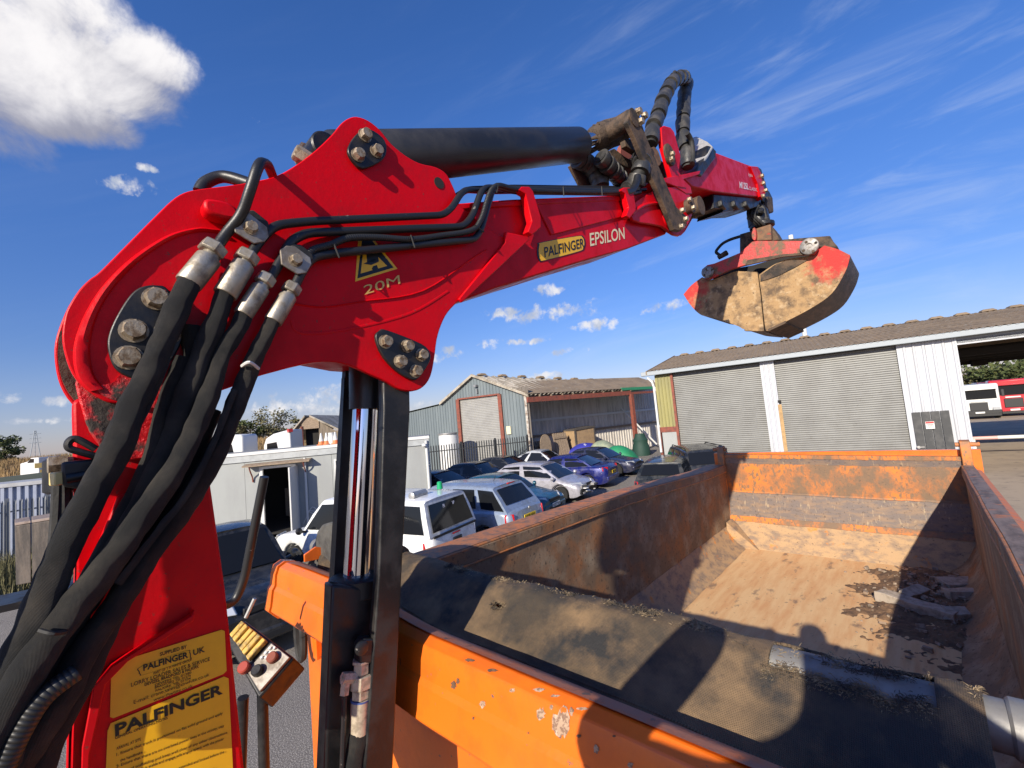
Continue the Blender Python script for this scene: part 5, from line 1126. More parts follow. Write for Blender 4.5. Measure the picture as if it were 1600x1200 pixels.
# roof: ridge runs away from the gable
ER = at_depth(985, 608, 33); RRp = at_depth(978, 597, 38)
ev0 = Ws(US+.25, zc+.02, -.25); rg0 = Ws(upk, pk.z+.06, -.25); ev1 = V((ER.x, ER.y, zc+.02)); rg1 = V((RRp.x, RRp.y, RRp.z))
def corr_quad(name, a, b_, c, d, pitch, amp, mt_, parent, nrow=6):
    """ribbed sheet on the quad a-b (eaves) d-c (ridge)"""
    n = int((b_-a).length/pitch*5); b = MB(); rows = []; nr = (b_-a).cross(d-a).normalized(); nr = -nr if nr.z < 0 else nr
    for j in range(nrow+1):
        t = j/nrow; rows.append([a.lerp(b_, i/n).lerp(d.lerp(c, i/n), t)+nr*(amp*math.sin(i/5*2*math.pi)+.03*noise.noise(V((i*.13, j*.9, 0)))-.02*(j % 2)) for i in range(n+1)])
    return b.grid(rows).build(name, mt_, parent, smooth=60)
fibre_l = mat('fibre_cement_mossy', (.38, .335, .27), .95, c2=(.22, .19, .145), scale=1.6, mix=(.42, .6), c3=(.42, .40, .34), scale3=6, mix3=(.54, .66), bump=.012, bscale=9)
corr_quad('roof_slope', ev0, ev1, rg1, rg0, .34, .05, fibre_l, shed)
corr_quad('roof_slope', Ws(uk, zk+.05, -.25), Ws(uk, zk+.05, -.25)+(ev1-ev0), rg1, rg0, .34, .05, fibre_l, shed)
b = MB(); b.quad(Ws(uleft, zleft-.45, -.2), Ws(uk, zk+.05, -.2), Ws(uk, zk+.05, 12), Ws(uleft, zleft-.45, 12)); b.build('lean_to_roof', mat('mossy_edge', (.25, .27, .12), .9), shed)
for a, c in ((rg0, ev0), (rg0, Ws(uk, zk+.05, -.25))):
    b = MB(); b.prism([a+V((0, 0, .09)), a-V((0, 0, .09)), c-V((0, 0, .09)), c+V((0, 0, .09))], P_*.06); b.build('barge_board', fibre_l, shed)
for k in range(9):
    q = rg0.lerp(rg1, (k+.4)/9); b = MB(); d = (rg1-rg0).normalized(); b.prism([q-d*.3, q-d*.15+V((0, 0, .13)), q+d*.15+V((0, 0, .13)), q+d*.3], D_*.3); b.build('ridge_vent', fibre, shed)
ll = thing('open_lean_to', 'open-fronted shelter with red steel beam and green sheet at the end of its roof', 'shelter', tuple((ev0+ev1)/2*1.0)); 
bd = (ev1-ev0).normalized(); bn = V((-bd.y, bd.x, 0))              # along the front, and into the shelter
for k in range(4):
    pass
b = MB(); b.prism([ev0-V((0, 0, .14)), ev0-V((0, 0, .46)), ev1-V((0, 0, .40)), ev1-V((0, 0, .10))], bn*.16); b.build('front_beam', rustp, ll)
pe_ = ev1+bd*2.6+V((0, 0, .05))
b = MB(); b.prism([ev1-bd*.9+V((0, 0, .16)), ev1-bd*.9+V((0, 0, -.04)), pe_+V((0, 0, -.10)), pe_+V((0, 0, .10))], bn*3.0); b.build('green_roof_end', green_m, ll)
b = MB(); b.prism([ev1+V((0, 0, -.2)), ev1+V((0, 0, -.36)), pe_+V((0, 0, -.40)), pe_+V((0, 0, -.25))], bn*.1); b.build('end_beam', rustp, ll)
pb_ = ev1; b = MB(); b.box((pb_.x, pb_.y, (zc-.3)/2), (.26, .26, zc-.3), Matrix.Rotation(R(-15), 3, 'Z')); b.build('front_post', rustp, ll)
for k in range(11):
    q = ev0.lerp(ev1, k/10); b = MB(); b.prism([q+V((0, 0, -.14)), q+V((0, 0, .0)), q+bn*2.5+V((0, 0, .55)), q+bn*2.5+V((0, 0, .40))], bd*.08); b.build('rafter', wood, ll)
DEP = 2.7
def Lw(a, z, d): return V((ev0.x, ev0.y, 0))+bd*a+bn*d+V((0, 0, z))
LL = (ev1-ev0).length
def rib_wall(name, p, q, z0, z1, mt_, parent, rib=.28, amp=.035):
    n = max(1, int((q-p).length/rib)); ex = (q-p).normalized(); nr = V((-ex.y, ex.x, 0)); lo = []; hi = []
    for i in range(n):
        w = (q-p).length/n
        for f, o in ((0, 0), (.55, 0), (.68, amp), (.9, amp)): c = p+ex*(w*(i+f))-nr*o; lo.append(c+V((0, 0, z0))); hi.append(c+V((0, 0, z1)))
    lo.append(q+V((0, 0, z0))); hi.append(q+V((0, 0, z1))); b = MB(); b.grid([lo, hi]); return b.build(name, mt_, parent, smooth=0)
q0, q1 = Lw(.2, 0, DEP), Lw(LL+9, 0, DEP)
nb = 7
for k in range(nb): rib_wall('back_sheet', q0.lerp(q1, k/nb), q0.lerp(q1, (k+1)/nb), 0, zc+.9, clad_g, ll)
rib_wall('side_sheet', Lw(.15, 0, .1), Lw(.15, 0, DEP), 0, zc+.6, mat('cladding_dark_weathered', (.17, .15, .13), .8, c2=(.10, .085, .07), scale=2, stretch=(2, 2, .2)), ll)
for z in (1.9, 3.0):
    b = MB(); b.prism([Lw(.2, z, DEP-.12), Lw(LL+8, z, DEP-.12), Lw(LL+8, z+.16, DEP-.12), Lw(.2, z+.16, DEP-.12)], bn*.08); b.build('sheeting_rail', white_p if z > 2.5 else wood, ll)
b = MB(); b.quad(Lw(-.1, zc+.1, .0), Lw(LL+4.5, zc+.1, .0), Lw(LL+4.5, zc+1.2, DEP+.2), Lw(-.1, zc+1.2, DEP+.2)); b.build('shelter_roof', fibre, ll)
b = MB(); b.cyl(Lw(LL+3.5, .3, 1.0), Lw(LL+1.5, 3.4, 2.5), .07, 8); b.build('diagonal_brace', white_p, ll)
# junk stored under the shelter
def simple(name, label, cat, parts, loc, group=None):
    t = thing(name, label, cat, loc, group)
    for nm, bb, mm in parts: bb.build(nm, mm, t, bevel=.01)
    return t
def boards(x, z, n, lean, w, h):
    out = []
    for i in range(n):
        b = MB(); b.prism([Lw(x+i*w, 0, .8), Lw(x+i*w+w*.86, 0, .8), Lw(x+i*w+w*.86-.0, h, .8+lean), Lw(x+i*w, h*.98, .8+lean)], bn*.05); out.append(('board', b, wood))
    for z_ in (.4, h-.4):
        b = MB(); b.prism([Lw(x, z_, 0.8+lean*z_/h-.06), Lw(x+n*w, z_, 0.8+lean*z_/h-.06), Lw(x+n*w, z_+.14, 0.8+lean*z_/h-.06), Lw(x, z_+.14, 0.8+lean*z_/h-.06)], bn*.05); out.append(('cross_bar', b, wood))
    return out
simple('wooden_pallet', 'grey wooden pallet leaning upright under the shelter beside the crate', 'pallet', boards(2.7, 0, 6, .5, .2, 2.1), tuple(Lw(3.3, 0, 1.6)))
simple('wooden_pallet', 'low wooden pallet behind the round-topped board', 'pallet', boards(.9, 0, 6, .3, .18, 1.75), tuple(Lw(1.4, 0, 1.6)))
b = MB(); pts = [Lw(1.0+.45-.45*math.cos(a), 1.4+.75*math.sin(a), .5) for a in [i/10*math.pi for i in range(11)]]; b.prism([Lw(1.0, 0, .5)]+pts+[Lw(1.9, 0, .5)], bn*.06); b.solo('round_board', wood, 'round-topped grey board standing at the left end of the shelter', 'board')
ct = thing('timber_crate', 'tall plywood crate with dark frame under the shelter', 'crate', tuple(Lw(5.3, 0, 2)))
b = MB(); b.prism([Lw(4.4, 0, .9), Lw(6.2, 0, .9), Lw(6.2, 2.2, .9), Lw(4.4, 2.1, .9)], bn*1.2); b.build('crate_side', mat('plywood', (.36, .24, .13), .8, c2=(.28, .19, .11), scale=3), ct)
for x in (4.36, 6.14):
    b = MB(); b.prism([Lw(x, 0, .86), Lw(x+.1, 0, .86), Lw(x+.1, 2.25, .86), Lw(x, 2.2, .86)], bn*.1); b.build('crate_post', timber_dk, ct)
b = MB(); b.prism([Lw(4.36, 2.12, .84), Lw(6.3, 2.22, .84), Lw(6.3, 2.32, .84), Lw(4.36, 2.22, .84)], bn*1.3); b.build('crate_lid', timber_dk, ct)

q = at_depth(702, 700, 28.5); t = thing('white_tank', 'white plastic tank standing behind the palisade fence by the shed door', 'tank', (q.x, q.y, 0)); b = MB(); zt_ = at_depth(702, 678, 28.5).z; b.lathe((q.x, q.y, 0), (0, 0, 1), [(0, .62), (zt_-.12, .62), (zt_, .55)], 18); b.build('tank_body', white_p, t); b = MB(); b.lathe((q.x, q.y, zt_), (0, 0, 1), [(0, .66), (.07, .66)], 18); b.build('tank_lid', grey_mtl, t)

# ------------------------------------------------------------------ palisade fences
def palisade(a, c, h, n, label, mt_, post_every=14):
    a, c = V(a), V(c); t = thing('palisade_fence', label, 'fence', tuple((a+c)/2)); d = (c-a).normalized(); nr = V((-d.y, d.x, 0))
    w = (c-a).length/n; me = None; b = MB(); pw = min(.07, w*.55)
    q = [V((0, 0, .08)), V((pw*.5, .012, .08)), V((pw, 0, .08))]; o = [V((0, 0, h-.16)), V((pw*.5, .012, h-.16)), V((pw, 0, h-.16))]; tips = [V((0, 0, h-.02)), V((pw*.2, .01, h-.09)), V((pw*.5, .012, h)), V((pw*.8, .01, h-.09)), V((pw, 0, h-.02))]
    b.add(q+o+tips, [(0, 1, 4, 3), (1, 2, 5, 4), (3, 4, 8, 7, 6), (4, 5, 10, 9, 8)])
    me = b.mesh('pale', mt=mt_, smooth=0, fix=False)
    rz = Matrix((d, nr, V((0, 0, 1)))).transposed().to_4x4()
    for i in range(n):
        mm = rz.copy(); mm.translation = a+d*(w*i)-nr*.03; inst('pale', me, t, mm)
    for z in (.45, h-.38):
        b = MB(); b.box((a+c)/2+V((0, 0, z)), ((c-a).length, .04, .05), Matrix((d, nr, V((0, 0, 1)))).transposed()); b.build('rail', mt_, t)
    for i in range(0, n+1, post_every):
        b = MB(); b.box(a+d*(w*i)+nr*.06+V((0, 0, h/2)), (.10, .06, h+.06), Matrix((d, nr, V((0, 0, 1)))).transposed()); b.build('post', mt_, t)
    return t
fa, fb_ = at_depth(664, 700, 25.0), at_depth(826, 700, 27.2)
palisade((fa.x, fa.y, 0), (fb_.x, fb_.y, 0), 2.25, 42, 'dark spiked palisade fence in front of the blue-grey shed', fence_d)
la, lb = at_depth(-60, 800, 13.2), at_depth(84, 800, 14.6)
palisade((la.x, la.y, 0), (lb.x, lb.y, 0), 2.2, 15, 'pale galvanised palisade fence in front of the blue container', fence_m, 7)

# ------------------------------------------------------------------ blue container behind the left fence
c0, c1 = at_depth(-80, 760, 15.2), at_depth(100, 745, 16.4)
ct = thing('blue_container', 'blue-grey ribbed steel container with a pale flat roof', 'container', ((c0.x+c1.x)/2, (c0.y+c1.y)/2, 0))
p, q = V((c0.x, c0.y, 0)), V((c1.x, c1.y, 0)); ex = (q-p).normalized(); bk = V((-ex.y, ex.x, 0)); bk = bk if bk.dot(_f) > 0 else -bk
zct = 2.62; n = 14; lo = []; hi = []; w = (q-p).length/n
for i in range(n):
    for f, o in ((0, 0), (.45, 0), (.52, .09), (.93, .09)): c = p+ex*(w*(i+f))+bk*o; lo.append(c); hi.append(c+V((0, 0, zct-.12)))
lo.append(q); hi.append(q+V((0, 0, zct-.12))); b = MB(); b.grid([lo, hi]); b.build('ribbed_side', clad_b, ct, smooth=0)
b = MB(); b.prism([p+V((0, 0, zct-.13))-bk*.03, q+V((0, 0, zct-.13))-bk*.03, q+V((0, 0, zct))-bk*.03, p+V((0, 0, zct))-bk*.03], bk*2.5); b.build('container_roof', mat('container_roof_grey', (.40, .41, .42), .6, c2=(.33, .33, .33), scale=2), ct)
b = MB(); b.prism([p-ex*1+bk*2.9, q+ex*.3+bk*2.9, q+ex*.3+bk*2.9+V((0, 0, zct+.28)), p-ex*1+bk*2.9+V((0, 0, zct+.14))], bk*2.2); b.solo('dark_shed_roof', mat('dark_green_roof', (.035, .05, .045), .7), 'low dark green roof just behind the blue container', 'roof')

# ------------------------------------------------------------------ portable cabin
ca_, cb__ = at_depth(668, 700, 15.6), at_depth(300, 730, 14.3)
A0 = V((ca_.x, ca_.y, 0)); B0 = V((cb__.x, cb__.y, 0)); ex = (B0-A0).normalized(); B0 = B0+ex*2.6; LC_ = (B0-A0).length
bk = V((-ex.y, ex.x, 0)); bk = bk if bk.dot(_f) > 0 else -bk
zcab = 2.98
cab_ = thing('portable_cabin', 'long grey site cabin with an open doorway and a plank canopy', 'cabin', tuple((A0+B0)/2))
def Kw(a, z, d=0.): return A0+ex*a+bk*d+V((0, 0, z))
def onc(px, py, d=0.): return on_plane(px, py, A0+bk*d, bk)
def ka(px, py): return (onc(px, py)-A0).dot(ex)
d0, d1 = ka(463, 780), ka(410, 780); zd0, zd1 = onc(440, 842).z, onc(435, 729).z
wx0, wx1 = ka(536, 740), ka(523, 740)
def panel(name, a0, a1, z0, z1, mt_, d=0., th=.05, lab=None):
    b = MB(); b.prism([Kw(a0, z0, d), Kw(a1, z0, d), Kw(a1, z1, d), Kw(a0, z1, d)], bk*th); return b.build(name, mt_, cab_, label=lab)
edges = [0, 1.22, 2.44, 3.2, d0-.35, d0, d1, d1+.5, d1+1.7, d1+2.9, LC_]
edges = [e for e in edges if e <= LC_]
for a, c in zip(edges, edges[1:]):
    if abs(a-d0) < .01: panel('wall_panel', a, c, zd1, zcab-.30, cabin_m)
    elif c > a+.02: panel('wall_panel', a+.004, c-.004, .25, zcab-.30, cabin_m)
panel('fascia', -.06, LC_, zcab-.30, zcab-.02, cabin_f, -.05, .06); panel('roof_edge', -.08, LC_, zcab-.09, zcab+.01, white_p, -.08, .04)
b = MB(); b.prism([Kw(-.06, zcab-.06), Kw(LC_, zcab-.06), Kw(LC_, zcab+.0, 0), Kw(-.06, zcab+.0, 0)], bk*2.9); b.build('flat_roof', mat('felt_roof', (.20, .205, .20), .8, c2=(.28, .28, .27), scale=2), cab_)
b = MB(); b.prism([Kw(-.02, .25, .05), Kw(-.02, .25, 2.8), Kw(-.02, zcab-.06, 2.8), Kw(-.02, zcab-.06, .05)], ex*.05); b.build('end_wall', cabin_m, cab_)
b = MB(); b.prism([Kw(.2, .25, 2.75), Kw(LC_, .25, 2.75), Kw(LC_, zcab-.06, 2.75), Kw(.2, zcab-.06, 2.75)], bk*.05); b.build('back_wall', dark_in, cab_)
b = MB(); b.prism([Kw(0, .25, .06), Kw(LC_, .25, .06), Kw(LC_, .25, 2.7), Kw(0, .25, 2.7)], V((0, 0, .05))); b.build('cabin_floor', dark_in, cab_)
for a in (d0, d1):
    panel('door_jamb', a-.05, a+.05, zd0-.04, zd1+.04, white_p, -.04, .10)
panel('door_head', d0+.05, d1-.05, zd1-.03, zd1+.05, white_p, -.04, .10)
b = MB(); b.prism([Kw(d0-.06, zd1-.02, -.02), Kw(d0-.06, zd0, -.02), Kw(d0-.02, zd0, -.75), Kw(d0-.02, zd1-.02, -.75)], ex*-.04); b.build('open_door', white_p, cab_)
b = MB(); b.prism([Kw(d0-.55, zd1+.14, -.02), Kw(d1+.45, zd1+.14, -.02), Kw(d1+.45, zd1+.09, -.34), Kw(d0-.55, zd1+.09, -.34)], V((0, 0, .045))); b.build('plank_canopy', wood, cab_)
for a in (d0-.35, d1+.25):
    b = MB(); b.tube(smooth_path([Kw(a, zd1+.09, -.30), Kw(a, zd1-.06, -.22), Kw(a, zd1-.25, -.07), Kw(a, zd1-.42, -.03)], 4), .022, 8); b.build('canopy_bracket', rustp, cab_)
for k in range(2):
    b = MB(); b.prism([Kw(d0-.5, zd0-.08-.17*k, -.03-.28*k), Kw(d1+.25, zd0-.08-.17*k, -.03-.28*k), Kw(d1+.25, zd0-.08-.17*k, -.33-.28*k), Kw(d0-.5, zd0-.08-.17*k, -.33-.28*k)], V((0, 0, .05))); b.build('door_step', wood, cab_)
    b = MB(); b.prism([Kw(d0-.45, 0, -.1-.28*k), Kw(d1+.2, 0, -.1-.28*k), Kw(d1+.2, zd0-.09-.17*k, -.1-.28*k), Kw(d0-.45, zd0-.09-.17*k, -.1-.28*k)], bk*.04); b.build('step_riser', timber_dk, cab_)
wz0, wz1 = onc(527, 765).z, onc(528, 717).z
fr = panel('window', wx0-1.05, wx1, wz0, wz1, white_p, -.035, .05)
b = MB(); b.prism([Kw(wx0-.98, wz0+.06, -.04), Kw(wx1-.06, wz0+.06, -.04), Kw(wx1-.06, wz1-.06, -.04), Kw(wx0-.98, wz1-.06, -.04)], bk*.006); b.build('pane', glass, fr)
b = MB(); b.tube([Kw(.03, zcab-.15, -.14), Kw(.03, zcab-.25, -.12), Kw(.03, .1, -.10)], .05, 10); b.build('drain_pipe', white_p, cab_)
b = MB(); b.lathe(Kw(.10, zcab-.33, -.2), (0, 0, 1), [(-.05, .03), (0, .09), (.07, .08), (.09, .03)], 12); b.build('flood_lamp', white_p, cab_)
px_ = ka(480, 780); b = MB(); b.tube([Kw(px_, zcab-.35, -.05), Kw(px_, .2, -.05)], .04, 8); b.build('drain_pipe', white_p, cab_)
b = MB(); b.tube(smooth_path([Kw(d0-.2, .5, -.04), Kw(d0-.5, 1.0, -.06), Kw(d0-.7, .7, -.05), Kw(px_, .9, -.05), Kw(px_-.6, .75, -.04)], 5), .012, 6); b.build('cable', white_p, cab_)
b = MB(); b.box(Kw((d0+d1)/2+.05, 1.0, 1.9), (.7, .5, 1.0)); b.build('desk', wood, cab_)
# traffic cones and a white drum standing on the cabin roof
for i, (px, lab) in enumerate(((488, 'first'), (497, ''), (512, ''), (521, ''))):
    q = on_z(px, 690, zcab); q = Kw(ka(px, 692), zcab, 1.2)
    b = MB(); b.lathe(q, (0, 0, 1), [(0, .16), (.03, .16), (.035, .11), (.14, .085)], 12)
    t = thing('traffic_cone', ('white and orange cone at the left end of the row on the cabin roof', 'orange and white cone beside the white drum, on its left', 'white and orange cone beside the white drum, on its right', 'orange and white cone at the right end of the row on the cabin roof')[i], 'cone', tuple(q), 'cones on the cabin roof')
    om = mat('cone_orange', (.62, .20, .07), .6)
    b.build('cone_base', om, t); b = MB(); b.lathe(q+V((0, 0, .14)), (0, 0, 1), [(0, .085), (.12, .055), (.26, .03), (.30, .012)], 12); b.build('cone_sleeve', white_p, t)
q = Kw(ka(505, 692), zcab, 1.25); t = thing('white_drum', 'white plastic drum between the cones on the cabin roof', 'drum', tuple(q))
b = MB(); b.lathe(q, (0, 0, 1), [(0, .13), (.26, .13), (.30, .10), (.38, .10)], 14); b.build('drum_body', white_p, t); b = MB(); b.lathe(q+V((0, 0, .38)), (0, 0, 1), [(0, .105), (.04, .105)], 14); b.build('drum_cap', white_p, t)
# ------------------------------------------------------------------ cars
def lerp_pts(pts, x):
    if x <= pts[0][0]: return pts[0][1]
    for (a, z1), (c, z2) in zip(pts, pts[1:]):
        if a <= x <= c:
            t = (x-a)/(c-a); t = t*t*(3-2*t)*.35+t*.65; return z1+(z2-z1)*t
    return pts[-1][1]
KINDS = {   # belt line (x,z) front to back as fractions of length from the nose; glasshouse corners as (x fraction, z)
 'saloon': dict(belt=[(0, .60), (.03, .70), (.10, .76), (.27, .90), (.5, .92), (.78, .96), (.97, .95), (1, .80)], gh=(.26, .42, .70, .86), L=4.6, W=1.78, H=1.43),
 'hatch': dict(belt=[(0, .58), (.03, .68), (.10, .76), (.25, .92), (.5, .95), (.9, .98), (.985, .92), (1, .75)], gh=(.20, .40, .82, .97), L=4.2, W=1.72, H=1.46),
 'coupe': dict(belt=[(0, .58), (.03, .68), (.10, .74), (.28, .88), (.5, .90), (.88, .94), (.98, .90), (1, .75)], gh=(.28, .45, .66, .90), L=4.3, W=1.74, H=1.36),
 'estate': dict(belt=[(0, .60), (.03, .70), (.10, .76), (.27, .92), (.5, .95), (.92, .98), (.985, .90), (1, .72)], gh=(.25, .40, .88, .97), L=4.65, W=1.78, H=1.48),
 'mpv': dict(belt=[(0, .62), (.03, .76), (.09, .84), (.22, 1.0), (.5, 1.03), (.92, 1.06), (.985, .98), (1, .70)], gh=(.16, .36, .86, .97), L=4.35, W=1.78, H=1.66),
 'suv': dict(belt=[(0, .70), (.03, .84), (.10, .92), (.26, 1.04), (.5, 1.06), (.93, 1.08), (.985, 1.0), (1, .75)], gh=(.24, .36, .90, .98), L=4.45, W=1.80, H=1.72),
 'pickup': dict(belt=[(0, .72), (.03, .90), (.10, .98), (.26, 1.08), (.5, 1.10), (.95, 1.12), (.995, 1.10), (1, .9)], gh=(.24, .36, .955, .992), L=5.2, W=1.82, H=1.84),
 'utility': dict(belt=[(0, .72), (.03, .90), (.10, .98), (.26, 1.08), (.5, 1.10), (.95, 1.10), (.995, 1.10), (1, .9)], gh=(.24, .36, .56, .62), L=5.2, W=1.82, H=1.78),
}
WHEEL = {}
def wheel_meshes(r):
    if r in WHEEL: return WHEEL[r]
    t = MB(); t.lathe((0, 0, 0), (0, 1, 0), [(-.10, r*.66), (-.105, r*.92), (-.08, r), (.08, r), (.105, r*.92), (.10, r*.66)], 24)
    q = MB(); q.lathe((0, 0, 0), (0, 1, 0), [(.02, r*.66), (.085, r*.66), (.095, r*.62), (.07, r*.58), (.06, r*.15), (.075, r*.12)], 20)
    for k in range(5):
        a = k*2*math.pi/5; c, s = math.cos(a), math.sin(a); q.box((c*r*.36, .078, s*r*.36), (r*.5, .03, r*.13), Matrix.Rotation(-a, 3, 'Y'))
    WHEEL[r] = (t.mesh('tyre', mt=tyre_m), q.mesh('rim', mt=rim_m)); return WHEEL[r]
def car(name, label, kind, colour, loc, heading, cat='car', group=None, L=None, Hh=None, rear_plate=None, front_plate=None, open_front=False, lamp=None, rails=False, glass_dark=True):
    """local x forwards, y left; heading = direction of travel in the ground plane"""
    k = KINDS[kind]; L = L or k['L']; W_ = k['W']; Ht = Hh or k['H']; hw = W_/2; r = .31 if kind not in ('pickup', 'suv', 'utility') else .36
    t = thing(name, label, cat, (0, 0, 0), group)
    belt = [(L/2-f*L, z) for f, z in k['belt']][::-1]
    xw = (L/2-.19*L, -L/2+.20*L); ar = r+.075
    if isinstance(colour, tuple): pm = mat('car_paint_%d_%d_%d' % tuple(int(c*999) for c in colour), colour, .22, .25 if max(colour) < .6 else 0, coat=.35, c2=tuple(c*.8+.012 for c in colour), scale=2.2, dirt=((.13, .12, .105), 7, .48, .22), rough2=.5)
    else: pm = colour
    xs = sorted(set([-L/2+L*i/30 for i in range(31)]+[w+ar*f for w in xw for f in (-1.02, -1, -.92, -.75, -.5, -.2, .2, .5, .75, .92, 1, 1.02)]+[-L/2+.02, -L/2+.06, L/2-.02, L/2-.06]))
    rows = []; zb = .20
    for x in xs:
        e = abs(2*x/L); wx = hw*(1-.10*max(0, (e-.72)/.28)**2-.10*max(0, (e-.95)/.05)**2); zt = lerp_pts(belt, x); zl = zb+.10*max(0, (e-.9)/.1)
        za = 0
        for w in xw:
            if abs(x-w) < ar: za = max(za, r+math.sqrt(max(0, ar*ar-(x-w)**2)))
        z1, z2 = max(zl, za), max(zl+.10, za+.015); z3 = max(.52, z2+.02); z4 = max(zt-.10, z3+.02)
        half = [(0, zl), (wx*.80, zl if za == 0 else zl), (wx*.80, max(zl, za-.02)), (wx*.95, z1), (wx*.985, z2), (wx, z3), (wx*.985, z4), (wx*.95, zt-.025), (wx*.88, zt), (wx*.5, zt+.022), (0, zt+.03)]
        rows.append([V((x, y, z)) for y, z in half]+[V((x, -y, z)) for y, z in reversed(half[:-1])])
    b = MB(); b.grid(rows); n = len(rows[0]); b.add(rows[0], [tuple(range(n))]); b.add(rows[-1], [tuple(range(n))])
    body = b.build('body', pm, t, smooth=50)
    # glasshouse
    g0, g1, g2, g3 = (L/2-f*L for f in k['gh'])
    zb0, zb3 = lerp_pts(belt, g0), lerp_pts(belt, g3)
    hb_, ht_ = hw*.90, hw*.70; zr = Ht
    if kind in ('pickup', 'suv', 'mpv', 'utility'): ht_ = hw*.76
    def gb(x): return lerp_pts(belt, x)+.0
    def pt(x, s, top): return V((x, s*(ht_ if top else hb_), (zr-.05) if top else gb(x)-.01))
    b = MB(); secs = []
    def gsec(xb, xt, zt_):
        return [V((xb, hb_, gb(xb)-.02)), V((xb*.45+xt*.55, (hb_*.45+ht_*.55)+.015, gb(xb)*.45+zt_*.55)), V((xt, ht_+.01, zt_-.05)), V((xt, ht_-.05, zt_-.012)), V((xt, ht_*.5, zt_+.012)), V((xt, 0, zt_+.018)),
                V((xt, -ht_*.5, zt_+.012)), V((xt, -ht_+.05, zt_-.012)), V((xt, -ht_-.01, zt_-.05)), V((xb*.45+xt*.55, -(hb_*.45+ht_*.55)-.015, gb(xb)*.45+zt_*.55)), V((xb, -hb_, gb(xb)-.02))]
    nsec = 8
    for i in range(nsec+1):
        f = i/nsec; xb = g0+(g3-g0)*f; xt = g1+(g2-g1)*f; zz_ = zr-.045*(2*f-1)**2*(1 if f < .5 else 1.2); secs.append(gsec(xb, xt, zz_))
    b.grid(secs)
    for s_ in (secs[0], secs[-1]): b.add(s_, [(0, 1, 9, 10), (1, 2, 8, 9), (2, 3, 4, 5, 6, 7, 8)])
    gh = b.build('roof', pm, t, smooth=50)
    def win(nm, a, c, d, e, inset=(.06, .06, .06, .06), push=.026, mt_=glass):
        """quad a (low front) c (low rear) d (top rear) e (top front), trimmed by fractions"""
        l, r_, bt, tp = inset
        def bi(u, v): return a.lerp(c, u).lerp(e.lerp(d, u), v)
        q = [bi(l, bt), bi(1-r_, bt), bi(1-r_, 1-tp), bi(l, 1-tp)]; nr = (q[1]-q[0]).cross(q[3]-q[0]).normalized()
        mid = sum(q, V((0, 0, 0)))/4; nr = nr if nr.dot(mid-V((0, 0, .9))) > 0 else -nr
        b = MB(); rr = [[bi(l+(1-r_-l)*i/4, bt+(1-tp-bt)*j/3)+nr*(push+.012*(1-(2*i/4-1)**2)*(.4 if 'side' in nm else 1)) for i in range(5)] for j in range(4)]; b.grid(rr)
        return b.build(nm, mt_, t, smooth=60)
    def corner(i, s, top):
        sc_ = secs[i]; return V(sc_[2 if top else 0]) if s > 0 else V(sc_[8 if top else 10])
    f0, f3 = secs[0], secs[-1]
    win('windscreen', f0[0], f0[10], f0[8], f0[2], (.05, .05, .07, .05))
    rw_in = (.08, .08, .30, .06) if kind in ('mpv', 'suv', 'estate') else (.06, .06, .12, .07)
    win('rear_window', f3[0], f3[10], f3[8], f3[2], rw_in)
    cuts = {'saloon': (0, 4, 8), 'hatch': (0, 4, 8), 'coupe': (0, 5, 8), 'estate': (0, 3, 6, 8), 'mpv': (0, 3, 6, 8), 'suv': (0, 3, 6, 8), 'pickup': (0, 2, 4, 8), 'utility': (0, 5, 8)}[kind]
    for s in (1, -1):
        for a, c in zip(cuts, cuts[1:]):
            A1, B1 = secs[a], secs[c]; j, q = (0, 2) if s > 0 else (10, 8)
            win('side_window', V(A1[j]), V(B1[j]), V(B1[q]), V(A1[q]), (.09, .07, .10, .08), .020)
    tm, rmm = wheel_meshes(r)
    for w in xw:
        for s in (1, -1):
            wo = bpy.data.objects.new('wheel', tm); wo.name = 'wheel'; link(wo, t); wo.location = (w, s*(hw-.115), r); wo.rotation_euler = (0, 0, 0 if s > 0 else math.pi)
            ro = bpy.data.objects.new('rim', rmm); link(ro, wo)
    def boxp(nm, c, s, mt_, rz=0., bev=.01, par=None): b = MB(); b.box(c, s, Matrix.Rotation(rz, 3, 'Z')); return b.build(nm, mt_, par or t, bevel=bev)
    zf, zr_ = lerp_pts(belt, L/2-.08*L), lerp_pts(belt, -L/2+.03*L)
    for s in (1, -1):
        b = MB(); x1 = L/2-.015; P = [V((x1-.03, s*hw*.46, zf-.15)), V((x1-.26, s*hw*.925, zf-.13)), V((x1-.36, s*hw*.945, zf-.01)), V((x1-.10, s*hw*.50, zf-.015))]; b.prism(P, V((.035, s*.03, .012))); b.build('headlight', lamp_c, t, bevel=.012)
        tl_h = (.42, .10) if kind in ('mpv', 'estate', 'suv', 'hatch') else (.17, .24)
        hgt, wid = tl_h; x0 = -L/2; zt2 = zr_-.03
        if kind == 'pickup': hgt, wid, zt2 = .36, .13, 1.0
        P = [V((x0+.02, s*(hw*.82-wid*.5), zt2-hgt)), V((x0+.20, s*hw*.955, zt2-hgt)), V((x0+.22, s*hw*.93, zt2)), V((x0+.04, s*(hw*.80-wid*.4), zt2))]; b = MB(); b.prism(P, V((-.028, s*.016, 0))); b.build('tail_light', lamp_r if lamp is None else lamp, t, bevel=.012)
        xm = g0-.16; b = MB(); b.lathe((xm, s*(hw+.11), gb(g0)+.06), (1, .25*s, 0), [(-.06, .05), (-.02, .085), (.03, .08), (.07, .04)], 10); b.cyl((xm, s*(hw*.88), gb(g0)), (xm, s*(hw+.08), gb(g0)+.04), .03, 6); b.build('mirror', pm if kind != 'pickup' else blackp, t)
